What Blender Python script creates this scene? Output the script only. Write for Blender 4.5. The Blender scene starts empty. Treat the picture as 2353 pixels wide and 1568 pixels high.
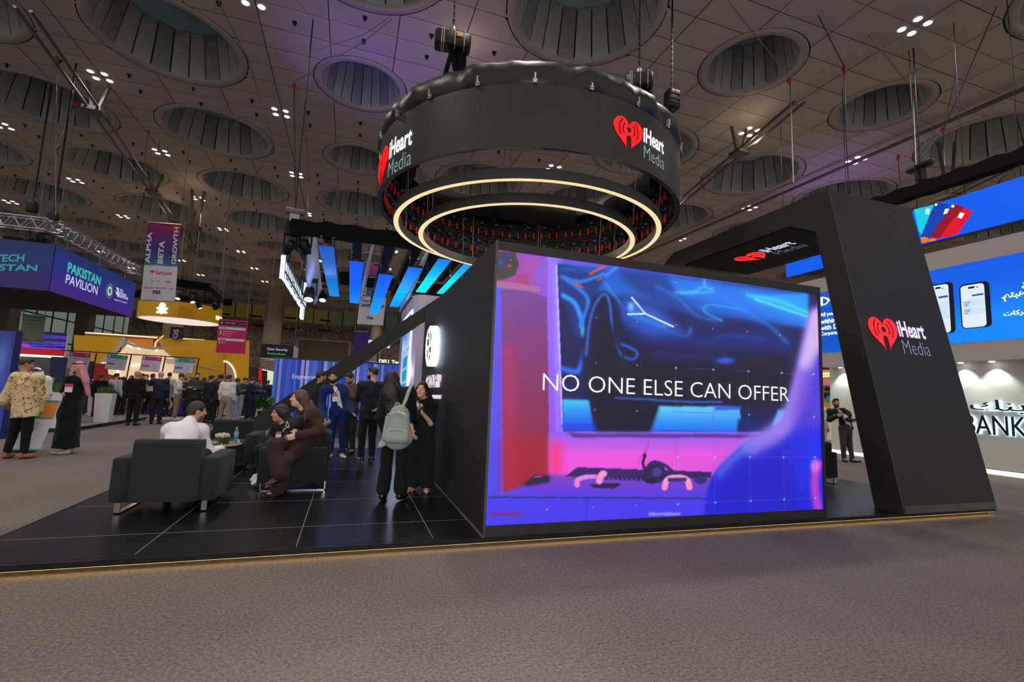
import bpy, math, random
import numpy as np
from mathutils import Vector, Matrix

SC = bpy.context.scene
COL = SC.collection
random.seed(7)
PI = math.pi

# ------------------------------------------------------------------ camera
# rows: camera right, up, forward in world axes (x along the stand's front, y away from the lens, z up)
F_PX = 1099.249
H_CAM = 1.5
def _rot(yaw, pitch, roll):
    cy, sy = math.cos(yaw), math.sin(yaw)
    f = np.array([sy * math.cos(pitch), cy * math.cos(pitch), math.sin(pitch)])
    r = np.array([cy, -sy, 0.0]); u = np.cross(r, f)
    cr, sr = math.cos(roll), math.sin(roll)
    return np.array([cr * r + sr * u, -sr * r + cr * u, f])
RC = _rot(0.32156623, 0.10983664, 0.04072502)
cam_d = bpy.data.cameras.new('camera')
cam_d.sensor_fit = 'HORIZONTAL'; cam_d.sensor_width = 36.0
cam_d.lens = 36.0 * F_PX / 2353.0
cam_d.clip_start = 0.05; cam_d.clip_end = 400
cam = bpy.data.objects.new('camera', cam_d); COL.objects.link(cam)
cam.matrix_world = Matrix(((RC[0][0], RC[1][0], -RC[2][0], 0), (RC[0][1], RC[1][1], -RC[2][1], 0),
                           (RC[0][2], RC[1][2], -RC[2][2], H_CAM), (0, 0, 0, 1)))
SC.camera = cam

def PX(x, y, ax, v):
    """where the sight line through photo pixel (x, y) meets the plane axis ax = v"""
    d = RC.T @ np.array([(x - 1176.5) / F_PX, -(y - 784) / F_PX, 1.0])
    o = np.array([0, 0, H_CAM]); t = (v - o[ax]) / d[ax]
    return o + t * d

# ------------------------------------------------------------------ world, exposure, big lights
SC.view_settings.view_transform = 'Standard'
SC.view_settings.look = 'None'
SC.view_settings.gamma = 1.0
SC.view_settings.use_curve_mapping = False
SC.view_settings.exposure = 0.0
w = bpy.data.worlds.new('hall_air'); SC.world = w; w.use_nodes = True
w.node_tree.nodes['Background'].inputs[0].default_value = (1.0, 0.93, 0.88, 1)
w.node_tree.nodes['Background'].inputs[1].default_value = 0.72

def lamp(name, kind, loc, energy, color=(1, 1, 1), size=0.5, aim=None, **kw):
    d = bpy.data.lights.new(name, kind); d.energy = energy; d.color = color
    if kind == 'AREA': d.size = size
    elif kind in ('SPOT', 'POINT'): d.shadow_soft_size = size
    for k, v in kw.items(): setattr(d, k, v)
    o = bpy.data.objects.new(name, d); COL.objects.link(o); o.location = loc
    if aim is not None:
        o.rotation_euler = (Vector(aim) - Vector(loc)).to_track_quat('-Z', 'Y').to_euler()
    return o
# the photographer's flash, a small bounced head just above the lens
lamp('camera_flash', 'AREA', (0.05, 0.0, 1.95), 120, (1.0, 0.97, 0.95), 0.30, (1.2, 5.0, 1.1))
# purple and blue stage wash thrown onto the ceiling by neighbouring stands
lamp('stage_wash_lamp', 'SPOT', (-0.5, 16.0, 6.4), 700, (0.32, 0.22, 1.0), 0.2, (0.6, 15.0, 12), spot_size=1.5, spot_blend=1.0)
lamp('stage_wash_lamp', 'SPOT', (20.5, 16.0, 7.2), 430, (0.40, 0.20, 1.0), 0.2, (20.0, 15.2, 12), spot_size=1.4, spot_blend=1.0)
HALL = []
for i in range(-5, 5):
    for j in range(-1, 10):
        HALL.append(lamp('hall_downlight_beam', 'SPOT', (8.28 + 5.77 * i, 13.83 + 5.77 * j, 11.9), 560 if i < -1 else (720 if i < 1 else 980), (1.0, 0.93, 0.87), 0.3,
                         (8.28 + 5.77 * i, 13.83 + 5.77 * j, 0), spot_size=2.2, spot_blend=0.7))

# ------------------------------------------------------------------ materials
def lin(c):
    c = np.array(c, float) / 255.0
    return tuple(np.where(c <= 0.04045, c / 12.92, ((c + 0.055) / 1.055) ** 2.4))
_M = {}
def mat(name, rgb, rough=0.6, metal=0.0, bump=0.0, bscale=200.0, vary=0.0, vscale=8.0, spec=0.5, alpha=None, transmission=0.0, coat=0.0, sheen=0.0):
    """plain procedural surface: rgb is sRGB 0-255; noise gives grain (bump) and colour drift (vary)"""
    if name in _M: return _M[name]
    m = bpy.data.materials.new(name); m.use_nodes = True; _M[name] = m
    nt = m.node_tree; b = nt.nodes['Principled BSDF']
    c = (*lin(rgb), 1)
    b.inputs['Base Color'].default_value = c
    b.inputs['Roughness'].default_value = rough; b.inputs['Metallic'].default_value = metal
    b.inputs['Specular IOR Level'].default_value = spec
    if transmission: b.inputs['Transmission Weight'].default_value = transmission
    if coat: b.inputs['Coat Weight'].default_value = coat
    if sheen: b.inputs['Sheen Weight'].default_value = sheen
    if bump or vary:
        tc = nt.nodes.new('ShaderNodeTexCoord')
        if vary:
            n = nt.nodes.new('ShaderNodeTexNoise'); n.inputs['Scale'].default_value = vscale; n.inputs['Detail'].default_value = 5
            nt.links.new(tc.outputs['Object'], n.inputs['Vector'])
            r = nt.nodes.new('ShaderNodeValToRGB')
            r.color_ramp.elements[0].position = 0.3; r.color_ramp.elements[1].position = 0.7
            r.color_ramp.elements[0].color = tuple(v * (1 - vary) for v in c[:3]) + (1,)
            r.color_ramp.elements[1].color = tuple(min(1, v * (1 + vary)) for v in c[:3]) + (1,)
            nt.links.new(n.outputs['Fac'], r.inputs['Fac']); nt.links.new(r.outputs['Color'], b.inputs['Base Color'])
        if bump:
            n2 = nt.nodes.new('ShaderNodeTexNoise'); n2.inputs['Scale'].default_value = bscale; n2.inputs['Detail'].default_value = 3
            nt.links.new(tc.outputs['Object'], n2.inputs['Vector'])
            bp = nt.nodes.new('ShaderNodeBump'); bp.inputs['Strength'].default_value = bump; bp.inputs['Distance'].default_value = 0.01
            nt.links.new(n2.outputs['Fac'], bp.inputs['Height']); nt.links.new(bp.outputs['Normal'], b.inputs['Normal'])
    return m
def emit(name, rgb, strength=1.0, base=(8, 8, 10)):
    if name in _M: return _M[name]
    m = bpy.data.materials.new(name); m.use_nodes = True; _M[name] = m
    b = m.node_tree.nodes['Principled BSDF']
    b.inputs['Base Color'].default_value = (*lin(base), 1); b.inputs['Roughness'].default_value = 0.4
    b.inputs['Emission Color'].default_value = (*lin(rgb), 1); b.inputs['Emission Strength'].default_value = strength
    return m
def vcol_mat(name, strength, gloss=0.35):
    """picture carried by the colour attribute 'picture' (screens give off light, prints do not)"""
    if name in _M: return _M[name]
    m = bpy.data.materials.new(name); m.use_nodes = True; _M[name] = m
    nt = m.node_tree; b = nt.nodes['Principled BSDF']
    a = nt.nodes.new('ShaderNodeAttribute'); a.attribute_name = 'picture'
    b.inputs['Roughness'].default_value = gloss
    if strength > 0:
        b.inputs['Base Color'].default_value = (0.004, 0.004, 0.005, 1)
        nt.links.new(a.outputs['Color'], b.inputs['Emission Color']); b.inputs['Emission Strength'].default_value = strength
    else:
        nt.links.new(a.outputs['Color'], b.inputs['Base Color'])
    return m

# ------------------------------------------------------------------ objects
def tag(o, label=None, cat=None, group=None, kind=None):
    if label: o['label'] = label
    if cat: o['category'] = cat
    if group: o['group'] = group
    if kind: o['kind'] = kind
    return o
def empty(name, loc=(0, 0, 0), rz=0.0, label=None, cat=None, group=None, kind=None, parent=None):
    o = bpy.data.objects.new(name, None); COL.objects.link(o)
    o.location = loc; o.rotation_euler = (0, 0, rz)
    if parent is not None: o.parent = parent
    return tag(o, label, cat, group, kind)
def link(name, me, parent=None, loc=None, rot=None, label=None, kind=None):
    o = bpy.data.objects.new(name, me); COL.objects.link(o)
    if parent is not None: o.parent = parent
    if loc is not None: o.location = loc
    if rot is not None: o.rotation_euler = rot
    if label: o['label'] = label
    if kind: o['kind'] = kind
    return o
def mesh_np(name, V, Fs, mats, mi=None, smooth=False):
    """V (n,3), Fs list of index tuples or an (m,k) array"""
    me = bpy.data.meshes.new(name)
    V = np.asarray(V, np.float32)
    if isinstance(Fs, np.ndarray):
        nf, k = Fs.shape
        me.vertices.add(len(V)); me.vertices.foreach_set('co', V.ravel())
        me.loops.add(nf * k); me.loops.foreach_set('vertex_index', Fs.astype(np.int32).ravel())
        me.polygons.add(nf)
        me.polygons.foreach_set('loop_start', np.arange(0, nf * k, k, dtype=np.int32))
        me.update(calc_edges=True)
    else:
        me.from_pydata([tuple(map(float, v)) for v in V], [], Fs); me.update()
    for m in (mats if isinstance(mats, (list, tuple)) else [mats]): me.materials.append(m)
    if mi is not None: me.polygons.foreach_set('material_index', np.asarray(mi, np.int32))
    if smooth: me.polygons.foreach_set('use_smooth', np.ones(len(me.polygons), bool))
    return me

class MB:
    """collects boxes, bars, tubes and prisms, then builds ONE mesh object"""
    def __init__(s): s.v = []; s.f = []; s.m = []; s.sm = []
    def add(s, vs, fs, mi=0, smooth=False):
        n = len(s.v); s.v.extend([tuple(map(float, p)) for p in vs])
        for f in fs: s.f.append(tuple(i + n for i in f)); s.m.append(mi); s.sm.append(smooth)
        return s
    def box(s, a, b, mi=0, bev=0.0):
        (x0, y0, z0), (x1, y1, z1) = [min(p, q) for p, q in zip(a, b)], [max(p, q) for p, q in zip(a, b)]
        if bev <= 0:
            vs = [(x, y, z) for z in (z0, z1) for y in (y0, y1) for x in (x0, x1)]
            return s.add(vs, [(0, 2, 3, 1), (4, 5, 7, 6), (0, 1, 5, 4), (2, 6, 7, 3), (0, 4, 6, 2), (1, 3, 7, 5)], mi)
        # bevelled: three stacked rings of octagons
        e = min(bev, (x1 - x0) / 2.01, (y1 - y0) / 2.01, (z1 - z0) / 2.01)
        def ring(z, i):
            X0, X1, Y0, Y1 = x0 + i, x1 - i, y0 + i, y1 - i; c = e * 0.6
            return [(X0 + c, Y0, z), (X1 - c, Y0, z), (X1, Y0 + c, z), (X1, Y1 - c, z), (X1 - c, Y1, z), (X0 + c, Y1, z), (X0, Y1 - c, z), (X0, Y0 + c, z)]
        R = [ring(z0, e), ring(z0 + e * .3, e * .3), ring(z0 + e, 0), ring(z1 - e, 0), ring(z1 - e * .3, e * .3), ring(z1, e)]
        vs = [p for r in R for p in r]; fs = [tuple(range(7, -1, -1)), tuple(range(40, 48))]
        for k in range(5):
            for i in range(8): fs.append((k * 8 + i, k * 8 + (i + 1) % 8, k * 8 + 8 + (i + 1) % 8, k * 8 + 8 + i))
        return s.add(vs, fs, mi, True)
    def tube(s, p, q, r, n=8, mi=0, r2=None, cap=True):
        p, q = Vector(p), Vector(q); d = q - p
        if d.length < 1e-6: return s
        u = d.orthogonal().normalized(); v = d.normalized().cross(u); r2 = r if r2 is None else r2
        vs = [p + (u * math.cos(2 * PI * i / n) + v * math.sin(2 * PI * i / n)) * r for i in range(n)]
        vs += [q + (u * math.cos(2 * PI * i / n) + v * math.sin(2 * PI * i / n)) * r2 for i in range(n)]
        fs = [(i, (i + 1) % n, n + (i + 1) % n, n + i) for i in range(n)]
        s.add(vs, fs, mi, n > 4)
        if cap: s.add(vs, [tuple(range(n - 1, -1, -1)), tuple(range(n, 2 * n))], mi)
        return s
    def path(s, pts, r, n=6, mi=0):
        for a, b in zip(pts[:-1], pts[1:]): s.tube(a, b, r, n, mi)
        return s
    def prism(s, poly, axis, a, b, mi=0):
        """poly: 2-D outline in the two axes other than `axis`, extruded a..b"""
        def P(u, v, t):
            return {0: (t, u, v), 1: (u, t, v), 2: (u, v, t)}[axis]
        n = len(poly); vs = [P(u, v, a) for u, v in poly] + [P(u, v, b) for u, v in poly]
        fs = [tuple(range(n)), tuple(range(2 * n - 1, n - 1, -1))] + [(i, n + i, n + (i + 1) % n, (i + 1) % n) for i in range(n)]
        return s.add(vs, fs, mi)
    def lathe(s, prof, c=(0, 0, 0), n=32, mi=0, a0=0.0, a1=2 * PI, smooth=True):
        full = abs(a1 - a0 - 2 * PI) < 1e-6; k = n if full else n + 1
        vs = [(c[0] + r * math.cos(a0 + (a1 - a0) * i / n), c[1] + r * math.sin(a0 + (a1 - a0) * i / n), c[2] + z) for (r, z) in prof for i in range(k)]
        fs = []
        for j in range(len(prof) - 1):
            for i in range(n):
                i2 = (i + 1) % k
                fs.append((j * k + i, j * k + i2, (j + 1) * k + i2, (j + 1) * k + i))
        return s.add(vs, fs, mi, smooth)
    def quad(s, a, b, c, d, mi=0): return s.add([a, b, c, d], [(0, 1, 2, 3)], mi)
    def mesh(s, name, mats):
        me = bpy.data.meshes.new(name); me.from_pydata(s.v, [], s.f); me.update()
        for m in (mats if isinstance(mats, (list, tuple)) else [mats]): me.materials.append(m)
        me.polygons.foreach_set('material_index', s.m); me.polygons.foreach_set('use_smooth', s.sm)
        return me
    def build(s, name, mats, parent=None, loc=None, rot=None, label=None, kind=None):
        return link(name, s.mesh(name, mats), parent, loc, rot, label, kind)

def copy_tree(o, parent=None):
    c = o.copy(); COL.objects.link(c)
    if parent is not None: c.parent = parent
    for ch in list(o.children): copy_tree(ch, c)
    return c

# ------------------------------------------------------------------ lettering
_T = {}
def text_verts(s, bold=0.0, space=1.0):
    key = (s, bold, space)
    if key in _T: return _T[key]
    cu = bpy.data.curves.new('letters', 'FONT'); cu.body = s; cu.offset = bold; cu.space_character = space
    cu.resolution_u = 3; cu.size = 1.0
    o = bpy.data.objects.new('letters', cu); COL.objects.link(o)
    dg = bpy.context.evaluated_depsgraph_get()
    me = bpy.data.meshes.new_from_object(o.evaluated_get(dg))
    V = np.array([v.co[:] for v in me.vertices]).reshape(-1, 3); Fs = [tuple(p.vertices) for p in me.polygons]
    bpy.data.meshes.remove(me); bpy.data.objects.remove(o); bpy.data.curves.remove(cu)
    if len(V): 
        V[:, :2] -= V[:, :2].min(0)
    _T[key] = (V, Fs)
    return _T[key]
def letters(name, s, fn, w, h=None, m=None, parent=None, bold=0.0, depth=0.0, space=1.0, o=(0, 0), align='l', label=None, cap=None):
    """string s scaled to width w (height h if given, else by its own aspect); fn maps (u, v, d) to a point"""
    V, Fs = text_verts(s, bold, space)
    if not len(V): return None
    V = V.copy(); W, Hh = V[:, 0].max(), V[:, 1].max()
    if w is None: k = h / Hh; kx = ky = k
    else: kx = w / W; ky = (h / Hh) if h else kx
    u = V[:, 0] * kx + o[0]; v = V[:, 1] * ky + o[1]
    if align == 'c': u -= W * kx / 2
    if align == 'r': u -= W * kx
    n = len(V); P = [fn(a, b, depth) for a, b in zip(u, v)]; F2 = list(Fs)
    if depth > 0.004:
        P += [fn(a, b, 0.0) for a, b in zip(u, v)]
        ed = {}
        for f in Fs:
            for a, b in zip(f, f[1:] + f[:1]): ed[(a, b)] = 1
        for (a, b) in ed:
            if (b, a) not in ed: F2.append((a, a + n, b + n, b))
    me = mesh_np(name, np.array(P), F2, m)
    return link(name, me, parent, label=label)
def flat(origin, U, Vv, N, off=0.004):
    """plane frame: origin + u*U + v*V + (d+off)*N"""
    O, U, Vv, N = (np.array(a, float) for a in (origin, U, Vv, N))
    return lambda u, v, d=0.0: O + u * U + v * Vv + (d + off) * N
def shape(name, pts, fn, m, parent=None, depth=0.0, holes=(), label=None):
    """flat outline (u, v) with optional holes, filled by the curve filler"""
    cu = bpy.data.curves.new(name, 'CURVE'); cu.dimensions = '2D'; cu.fill_mode = 'BOTH'
    for ring in (pts, *holes):
        sp = cu.splines.new('POLY'); sp.points.add(len(ring) - 1); sp.use_cyclic_u = True
        for p, q in zip(sp.points, ring): p.co = (q[0], q[1], 0, 1)
    o = bpy.data.objects.new(name, cu); COL.objects.link(o)
    me = bpy.data.meshes.new_from_object(o.evaluated_get(bpy.context.evaluated_depsgraph_get()))
    V = np.array([v.co[:] for v in me.vertices]).reshape(-1, 3); Fs = [tuple(p.vertices) for p in me.polygons]
    bpy.data.meshes.remove(me); bpy.data.objects.remove(o); bpy.data.curves.remove(cu)
    if len(V) == 0: return None
    P = [fn(a, b, depth) for a, b, _ in V]; F2 = list(Fs); n = len(V)
    if depth > 0.004:
        P += [fn(a, b, 0.0) for a, b, _ in V]; ed = {}
        for f in Fs:
            for a, b in zip(f, f[1:] + f[:1]): ed[(a, b)] = 1
        for (a, b) in ed:
            if (b, a) not in ed: F2.append((a, a + n, b + n, b))
    return link(name, mesh_np(name, np.array(P), F2, m), parent, label=label)
def disc(cx, cy, r, n=28, ry=None, a0=0, a1=2 * PI):
    k = n if abs(a1 - a0 - 2 * PI) < 1e-6 else n - 1
    return [(cx + r * math.cos(a0 + (a1 - a0) * i / k), cy + (ry or r) * math.sin(a0 + (a1 - a0) * i / k)) for i in range(n)]
def rect(u0, v0, u1, v1): return [(u0, v0), (u1, v0), (u1, v1), (u0, v1)]
def rrect(u0, v0, u1, v1, r, n=5):
    P = []
    for cx, cy, a in ((u1 - r, v0 + r, -PI / 2), (u1 - r, v1 - r, 0), (u0 + r, v1 - r, PI / 2), (u0 + r, v0 + r, PI)):
        P += [(cx + r * math.cos(a + PI / 2 * i / n), cy + r * math.sin(a + PI / 2 * i / n)) for i in range(n + 1)]
    return P
def sheet(name, fn, W, H, m, parent=None, n=(1, 1), paint=None, label=None):
    """rectangle 0..W x 0..H on fn; paint: array (rows from the bottom, cols, 3) of linear colour"""
    nu, nv = (paint.shape[1] - 1, paint.shape[0] - 1) if paint is not None else n
    us = np.linspace(0, W, nu + 1); vs = np.linspace(0, H, nv + 1)
    P = np.array([fn(u, v, 0) for v in vs for u in us])
    idx = np.arange((nu + 1) * (nv + 1)).reshape(nv + 1, nu + 1)
    Fs = np.stack([idx[:-1, :-1], idx[:-1, 1:], idx[1:, 1:], idx[1:, :-1]], -1).reshape(-1, 4)
    me = mesh_np(name, P, Fs, m)
    if paint is not None:
        at = me.color_attributes.new('picture', 'FLOAT_COLOR', 'POINT')
        c = np.ones((paint.shape[0] * paint.shape[1], 4), np.float32); c[:, :3] = paint.reshape(-1, 3)
        at.data.foreach_set('color', c.ravel())
    return link(name, me, parent, label=label)
def vgrad(stops, rows=24, cols=2):
    """vertical gradient, stops [(0..1, sRGB)] from bottom"""
    t = np.linspace(0, 1, rows); k = [s[0] for s in stops]; C = np.array([s[1] for s in stops], float)
    a = np.stack([np.interp(t, k, C[:, i]) for i in range(3)], -1)
    return np.repeat(np.array([lin(x) for x in a])[:, None, :], cols, 1)

def heart_logo(fn, s, parent, mr, mw, mg, ox=0, oy=0):
    """red heart with radio waves and the two-line word mark; heart is s wide, lower left at (ox, oy)"""
    P = []
    for i in range(72):
        t = 2 * PI * i / 72
        x = 16 * math.sin(t) ** 3; y = 13 * math.cos(t) - 5 * math.cos(2 * t) - 2 * math.cos(3 * t) - math.cos(4 * t)
        P.append((ox + s * (0.5 + x / 32), oy + s * (0.52 + y / 31)))
    # notch below the ring: cut as a hole that runs out of the tip
    cx, cy = ox + s * 0.5, oy + s * 0.60
    notch = [(cx - s * .085, oy + s * .20), (cx - s * .085, oy + s * .36)] + disc(cx, oy + s * .36, s * .085, 9, None, PI, 0)[1:-1] + [(cx + s * .085, oy + s * .36), (cx + s * .085, oy + s * .20)]
    body = [p for p in P if not (abs(p[0] - cx) < s * .085 and p[1] < oy + s * .3)]
    low = [i for i, p in enumerate(body)]
    # split the outline at the tip and thread the notch through it
    k = next(i for i in range(len(body)) if body[i][0] > cx and body[(i + 1) % len(body)][0] < cx and body[i][1] < oy + s * .4)
    body = body[:k + 1] + [(cx + s * .085, oy + s * .08), *notch[::-1][1:-1], (cx - s * .085, oy + s * .08)] + body[k + 1:]
    holes = [disc(cx, cy, s * .075, 18)]
    for sg in (-1, 1):
        for r in (0.20, 0.32):
            a = [(-0.75 + 1.5 * i / 9) for i in range(10)]
            R1, R2 = r - .020, r + .020
            ring = [(cx + sg * s * R2 * math.cos(x + .12), cy + s * R2 * math.sin(x + .12)) for x in a] + [(cx + sg * s * R1 * math.cos(x + .12), cy + s * R1 * math.sin(x + .12)) for x in a[::-1]]
            holes.append(ring)
    shape('heart_emblem', body, fn, mr, parent, 0.006, holes)
    letters('lettering', 'iHeart', fn, s * 0.98, s * .43, mw, parent, bold=0.028, o=(ox + s * 1.04, oy + s * .46))
    letters('lettering', 'Media', fn, s * 0.98, s * .36, mg, parent, bold=-0.012, o=(ox + s * 1.06, oy + s * .02))
# ================================================================== the hall
CEIL = 12.0; PITCH = 5.77; GX = 8.28; GY = 13.83
def carpet():
    m = mat('carpet_pile', (108, 100, 97), rough=0.95, spec=0.1, bump=0.5, bscale=260)
    nt = m.node_tree; b = nt.nodes['Principled BSDF']
    tc = nt.nodes.new('ShaderNodeTexCoord'); n = nt.nodes.new('ShaderNodeTexNoise'); n.inputs['Scale'].default_value = 48; n.inputs['Detail'].default_value = 8; n.inputs['Roughness'].default_value = 0.8
    n3 = nt.nodes.new('ShaderNodeTexNoise'); n3.inputs['Scale'].default_value = 1.3; n3.inputs['Detail'].default_value = 3
    ad = nt.nodes.new('ShaderNodeMath'); ad.operation = 'MULTIPLY_ADD'; ad.inputs[1].default_value = 0.10
    r = nt.nodes.new('ShaderNodeValToRGB')
    r.color_ramp.elements[0].position = 0.38; r.color_ramp.elements[1].position = 0.72
    r.color_ramp.elements[0].color = (*lin((72, 67, 64)), 1); r.color_ramp.elements[1].color = (*lin((140, 131, 126)), 1)
    nt.links.new(tc.outputs['Object'], n.inputs['Vector']); nt.links.new(tc.outputs['Object'], n3.inputs['Vector'])
    nt.links.new(n3.outputs['Fac'], ad.inputs[0]); nt.links.new(n.outputs['Fac'], ad.inputs[2])
    nt.links.new(ad.outputs[0], r.inputs['Fac']); nt.links.new(r.outputs['Color'], b.inputs['Base Color'])
    return m
MB().quad((-45, -8, 0), (45, -8, 0), (45, 72, 0), (-45, 72, 0)).build('floor', carpet(), kind='structure', label='grey loop-pile exhibition carpet covering the hall')

M_CP = mat('ceiling_panel_paint', (158, 145, 137), rough=0.75, vary=0.10, vscale=0.6)
M_GAP = mat('ceiling_void', (14, 13, 13), rough=0.9)
M_SKY = [mat('skylight_board_a', (150, 151, 145), rough=0.7, vary=0.15, vscale=3), mat('skylight_board_b', (126, 127, 123), rough=0.7, vary=0.15, vscale=3)]
M_RIM = mat('skylight_collar', (142, 132, 124), rough=0.6)
M_GLZ = mat('skylight_glazing', (120, 150, 152), rough=0.3)
HOLES = {}
SMALL = {(-2, 1), (-2, 2), (-5, 5), (0, 0), (1, 0), (-3, 5), (2, 3), (0, 3), (-1, 4), (3, 1), (-6, 2)}
for i in range(-8, 5):
    for j in range(-1, 11):
        HOLES[(i, j)] = (GX + PITCH * (i + .5), GY + PITCH * (j - .5), 1.58 if (i, j) in SMALL else 2.2)
ceiling = empty('ceiling', (0, 0, 0), label='dark panelled hall ceiling with round skylights', kind='structure')
def seen(x, y, z, pad=60):
    c = RC @ (np.array([x, y, z], float) - [0, 0, H_CAM])
    if c[2] < 0.3: return None
    u, v = 1176.5 + F_PX * c[0] / c[2], 784 - F_PX * c[1] / c[2]
    return (u, v, c[2]) if -pad < u < 2353 + pad and -pad < v < 1568 + pad else None
def clip_panel(x0, x1, y0, y1, hx, hy, r):
    """rectangle minus disc, as vertical slices"""
    if not (x1 > hx - r and x0 < hx + r and y1 > hy - r and y0 < hy + r): return None
    xs = np.unique(np.concatenate([np.linspace(x0, x1, 15), [v for v in (hx - r, hx + r) if x0 < v < x1], [v for k in (.985, .995, .93) for v in (hx - r * k, hx + r * k) if x0 < v < x1]])); out = []
    def cut(x):
        d = r * r - (x - hx) ** 2
        return math.sqrt(d) if d > 0 else 0.0
    for a, b in zip(xs[:-1], xs[1:]):
        ca, cb = cut(a), cut(b)
        if ca == 0 and cb == 0: out.append([(a, y0), (b, y0), (b, y1), (a, y1)]); continue
        la, lb = min(max(hy - ca, y0), y1), min(max(hy - cb, y0), y1)
        ua, ub = max(min(hy + ca, y1), y0), max(min(hy + cb, y1), y0)
        if la > y0 + 1e-4 or lb > y0 + 1e-4: out.append([(a, y0), (b, y0), (b, lb), (a, la)])
        if ua < y1 - 1e-4 or ub < y1 - 1e-4: out.append([(a, ua), (b, ub), (b, y1), (a, y1)])
    return out
PW, PH = PITCH / 3, PITCH / 6
full = None; cand = []
for i in range(-8, 5):
    for j in range(-1, 11):
        hx, hy, r = HOLES[(i, j)]
        for a in range(3):
            for b in range(6):
                x0 = GX + PITCH * i + PW * a + .012; y0 = GY + PITCH * (j - 1) + PH * b + .009
                cand.append((x0, x0 + PW - .024, y0, y0 + PH - .018, hx, hy, r))
def near_key(c):
    s = seen((c[0] + c[1]) / 2, (c[2] + c[3]) / 2, CEIL, 30)
    return s[2] if s else 1e9
cand.sort(key=near_key)
rest = MB(); k = 0
for c in cand:
    polys = clip_panel(*c)
    if polys == []: continue
    vis = near_key(c) < 1e8
    if k < 300 and vis:
        x0, x1, y0, y1 = c[:4]; cx, cy = (x0 + x1) / 2, (y0 + y1) / 2
        if polys is None:
            if full is None:
                full = MB().add([(-(x1 - x0) / 2, -(y1 - y0) / 2, 0), ((x1 - x0) / 2, -(y1 - y0) / 2, 0), ((x1 - x0) / 2, (y1 - y0) / 2, 0), (-(x1 - x0) / 2, (y1 - y0) / 2, 0),
                                 (-(x1 - x0) / 2, -(y1 - y0) / 2, .03), ((x1 - x0) / 2, -(y1 - y0) / 2, .03), ((x1 - x0) / 2, (y1 - y0) / 2, .03), (-(x1 - x0) / 2, (y1 - y0) / 2, .03)],
                                [(3, 2, 1, 0), (0, 1, 5, 4), (1, 2, 6, 5), (2, 3, 7, 6), (3, 0, 4, 7)]).mesh('panel', M_CP)
            link('panel', full, ceiling, (cx, cy, CEIL))
        else:
            mb = MB()
            for q in polys: mb.add([(x - cx, y - cy, 0) for x, y in q], [(3, 2, 1, 0)])
            mb.build('panel', M_CP, ceiling, (cx, cy, CEIL))
        k += 1
    else:
        for q in (polys if polys else [[(c[0], c[2]), (c[1], c[2]), (c[1], c[3]), (c[0], c[3])]]):
            rest.add([(x, y, CEIL) for x, y in q], [(3, 2, 1, 0)])
rest.build('farther_panels', M_CP, ceiling, kind='stuff')
back = MB(); prof_cache = {}
for (i, j), (hx, hy, r) in HOLES.items():
    n = 32; rr = r - .12; h = PITCH / 2
    sq = []
    for q in range(n):
        a = 2 * PI * q / n; c, s = math.cos(a), math.sin(a); t = h / max(abs(c), abs(s)); sq.append((hx + c * t, hy + s * t, CEIL + .05))
    ci = [(hx + rr * math.cos(2 * PI * q / n), hy + rr * math.sin(2 * PI * q / n), CEIL + .05) for q in range(n)]
    back.add(sq + ci, [(q, (q + 1) % n, n + (q + 1) % n, n + q) for q in range(n)])
back.build('void_backing', M_GAP, ceiling)
sk_m = {}
NSEG = 22
for (i, j), (hx, hy, r) in HOLES.items():
    if not (seen(hx, hy, CEIL, 250) or seen(hx, hy + 2, CEIL, 250)): continue
    if r not in sk_m:
        rb, rt, hh = r - .285, (r - .285) * .82, 1.5
        segs = []
        for kk in range(2):
            a0, a1 = -PI / NSEG + .012, PI / NSEG - .012
            P = []
            for (ra, z) in ((rb, .06), (rt, hh)):
                for a in (a0, 0, a1): P.append((ra * math.cos(a), ra * math.sin(a), z))
            for (ra, z) in ((rb + .05, .06), (rt + .05, hh)):
                for a in (a0, a1): P.append((ra * math.cos(a), ra * math.sin(a), z))
            segs.append(MB().add(P, [(0, 3, 4, 1), (1, 4, 5, 2), (0, 6, 8, 3), (2, 5, 9, 7)]).mesh('board', M_SKY[kk]))
        rim = MB().lathe([(r - .035, .03), (r - .035, -.012), (r - .27, -.012), (r - .285, .07), (r - .28, .12)], n=48).mesh('collar', M_RIM)
        shell = MB().lathe([(r - .1, .05), (rb + .09, .10), (rt + .09, hh + .05)], n=24).mesh('shell', M_GAP)
        cap = MB().lathe([(rt + .1, hh), (rt * .55, hh + .45), (0.01, hh + .62)], n=12, smooth=False).mesh('glazing', M_GLZ)
        sk_m[r] = (segs, rim, shell, cap)
    segs, rim, shell, cap = sk_m[r]
    s = link('skylight', rim, ceiling, (hx, hy, CEIL))
    for q in range(NSEG): link('board', segs[(q * 7 + i) % 3 % 2], s, rot=(0, 0, 2 * PI * q / NSEG))
    link('shell', shell, s); link('glazing', cap, s)

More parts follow.
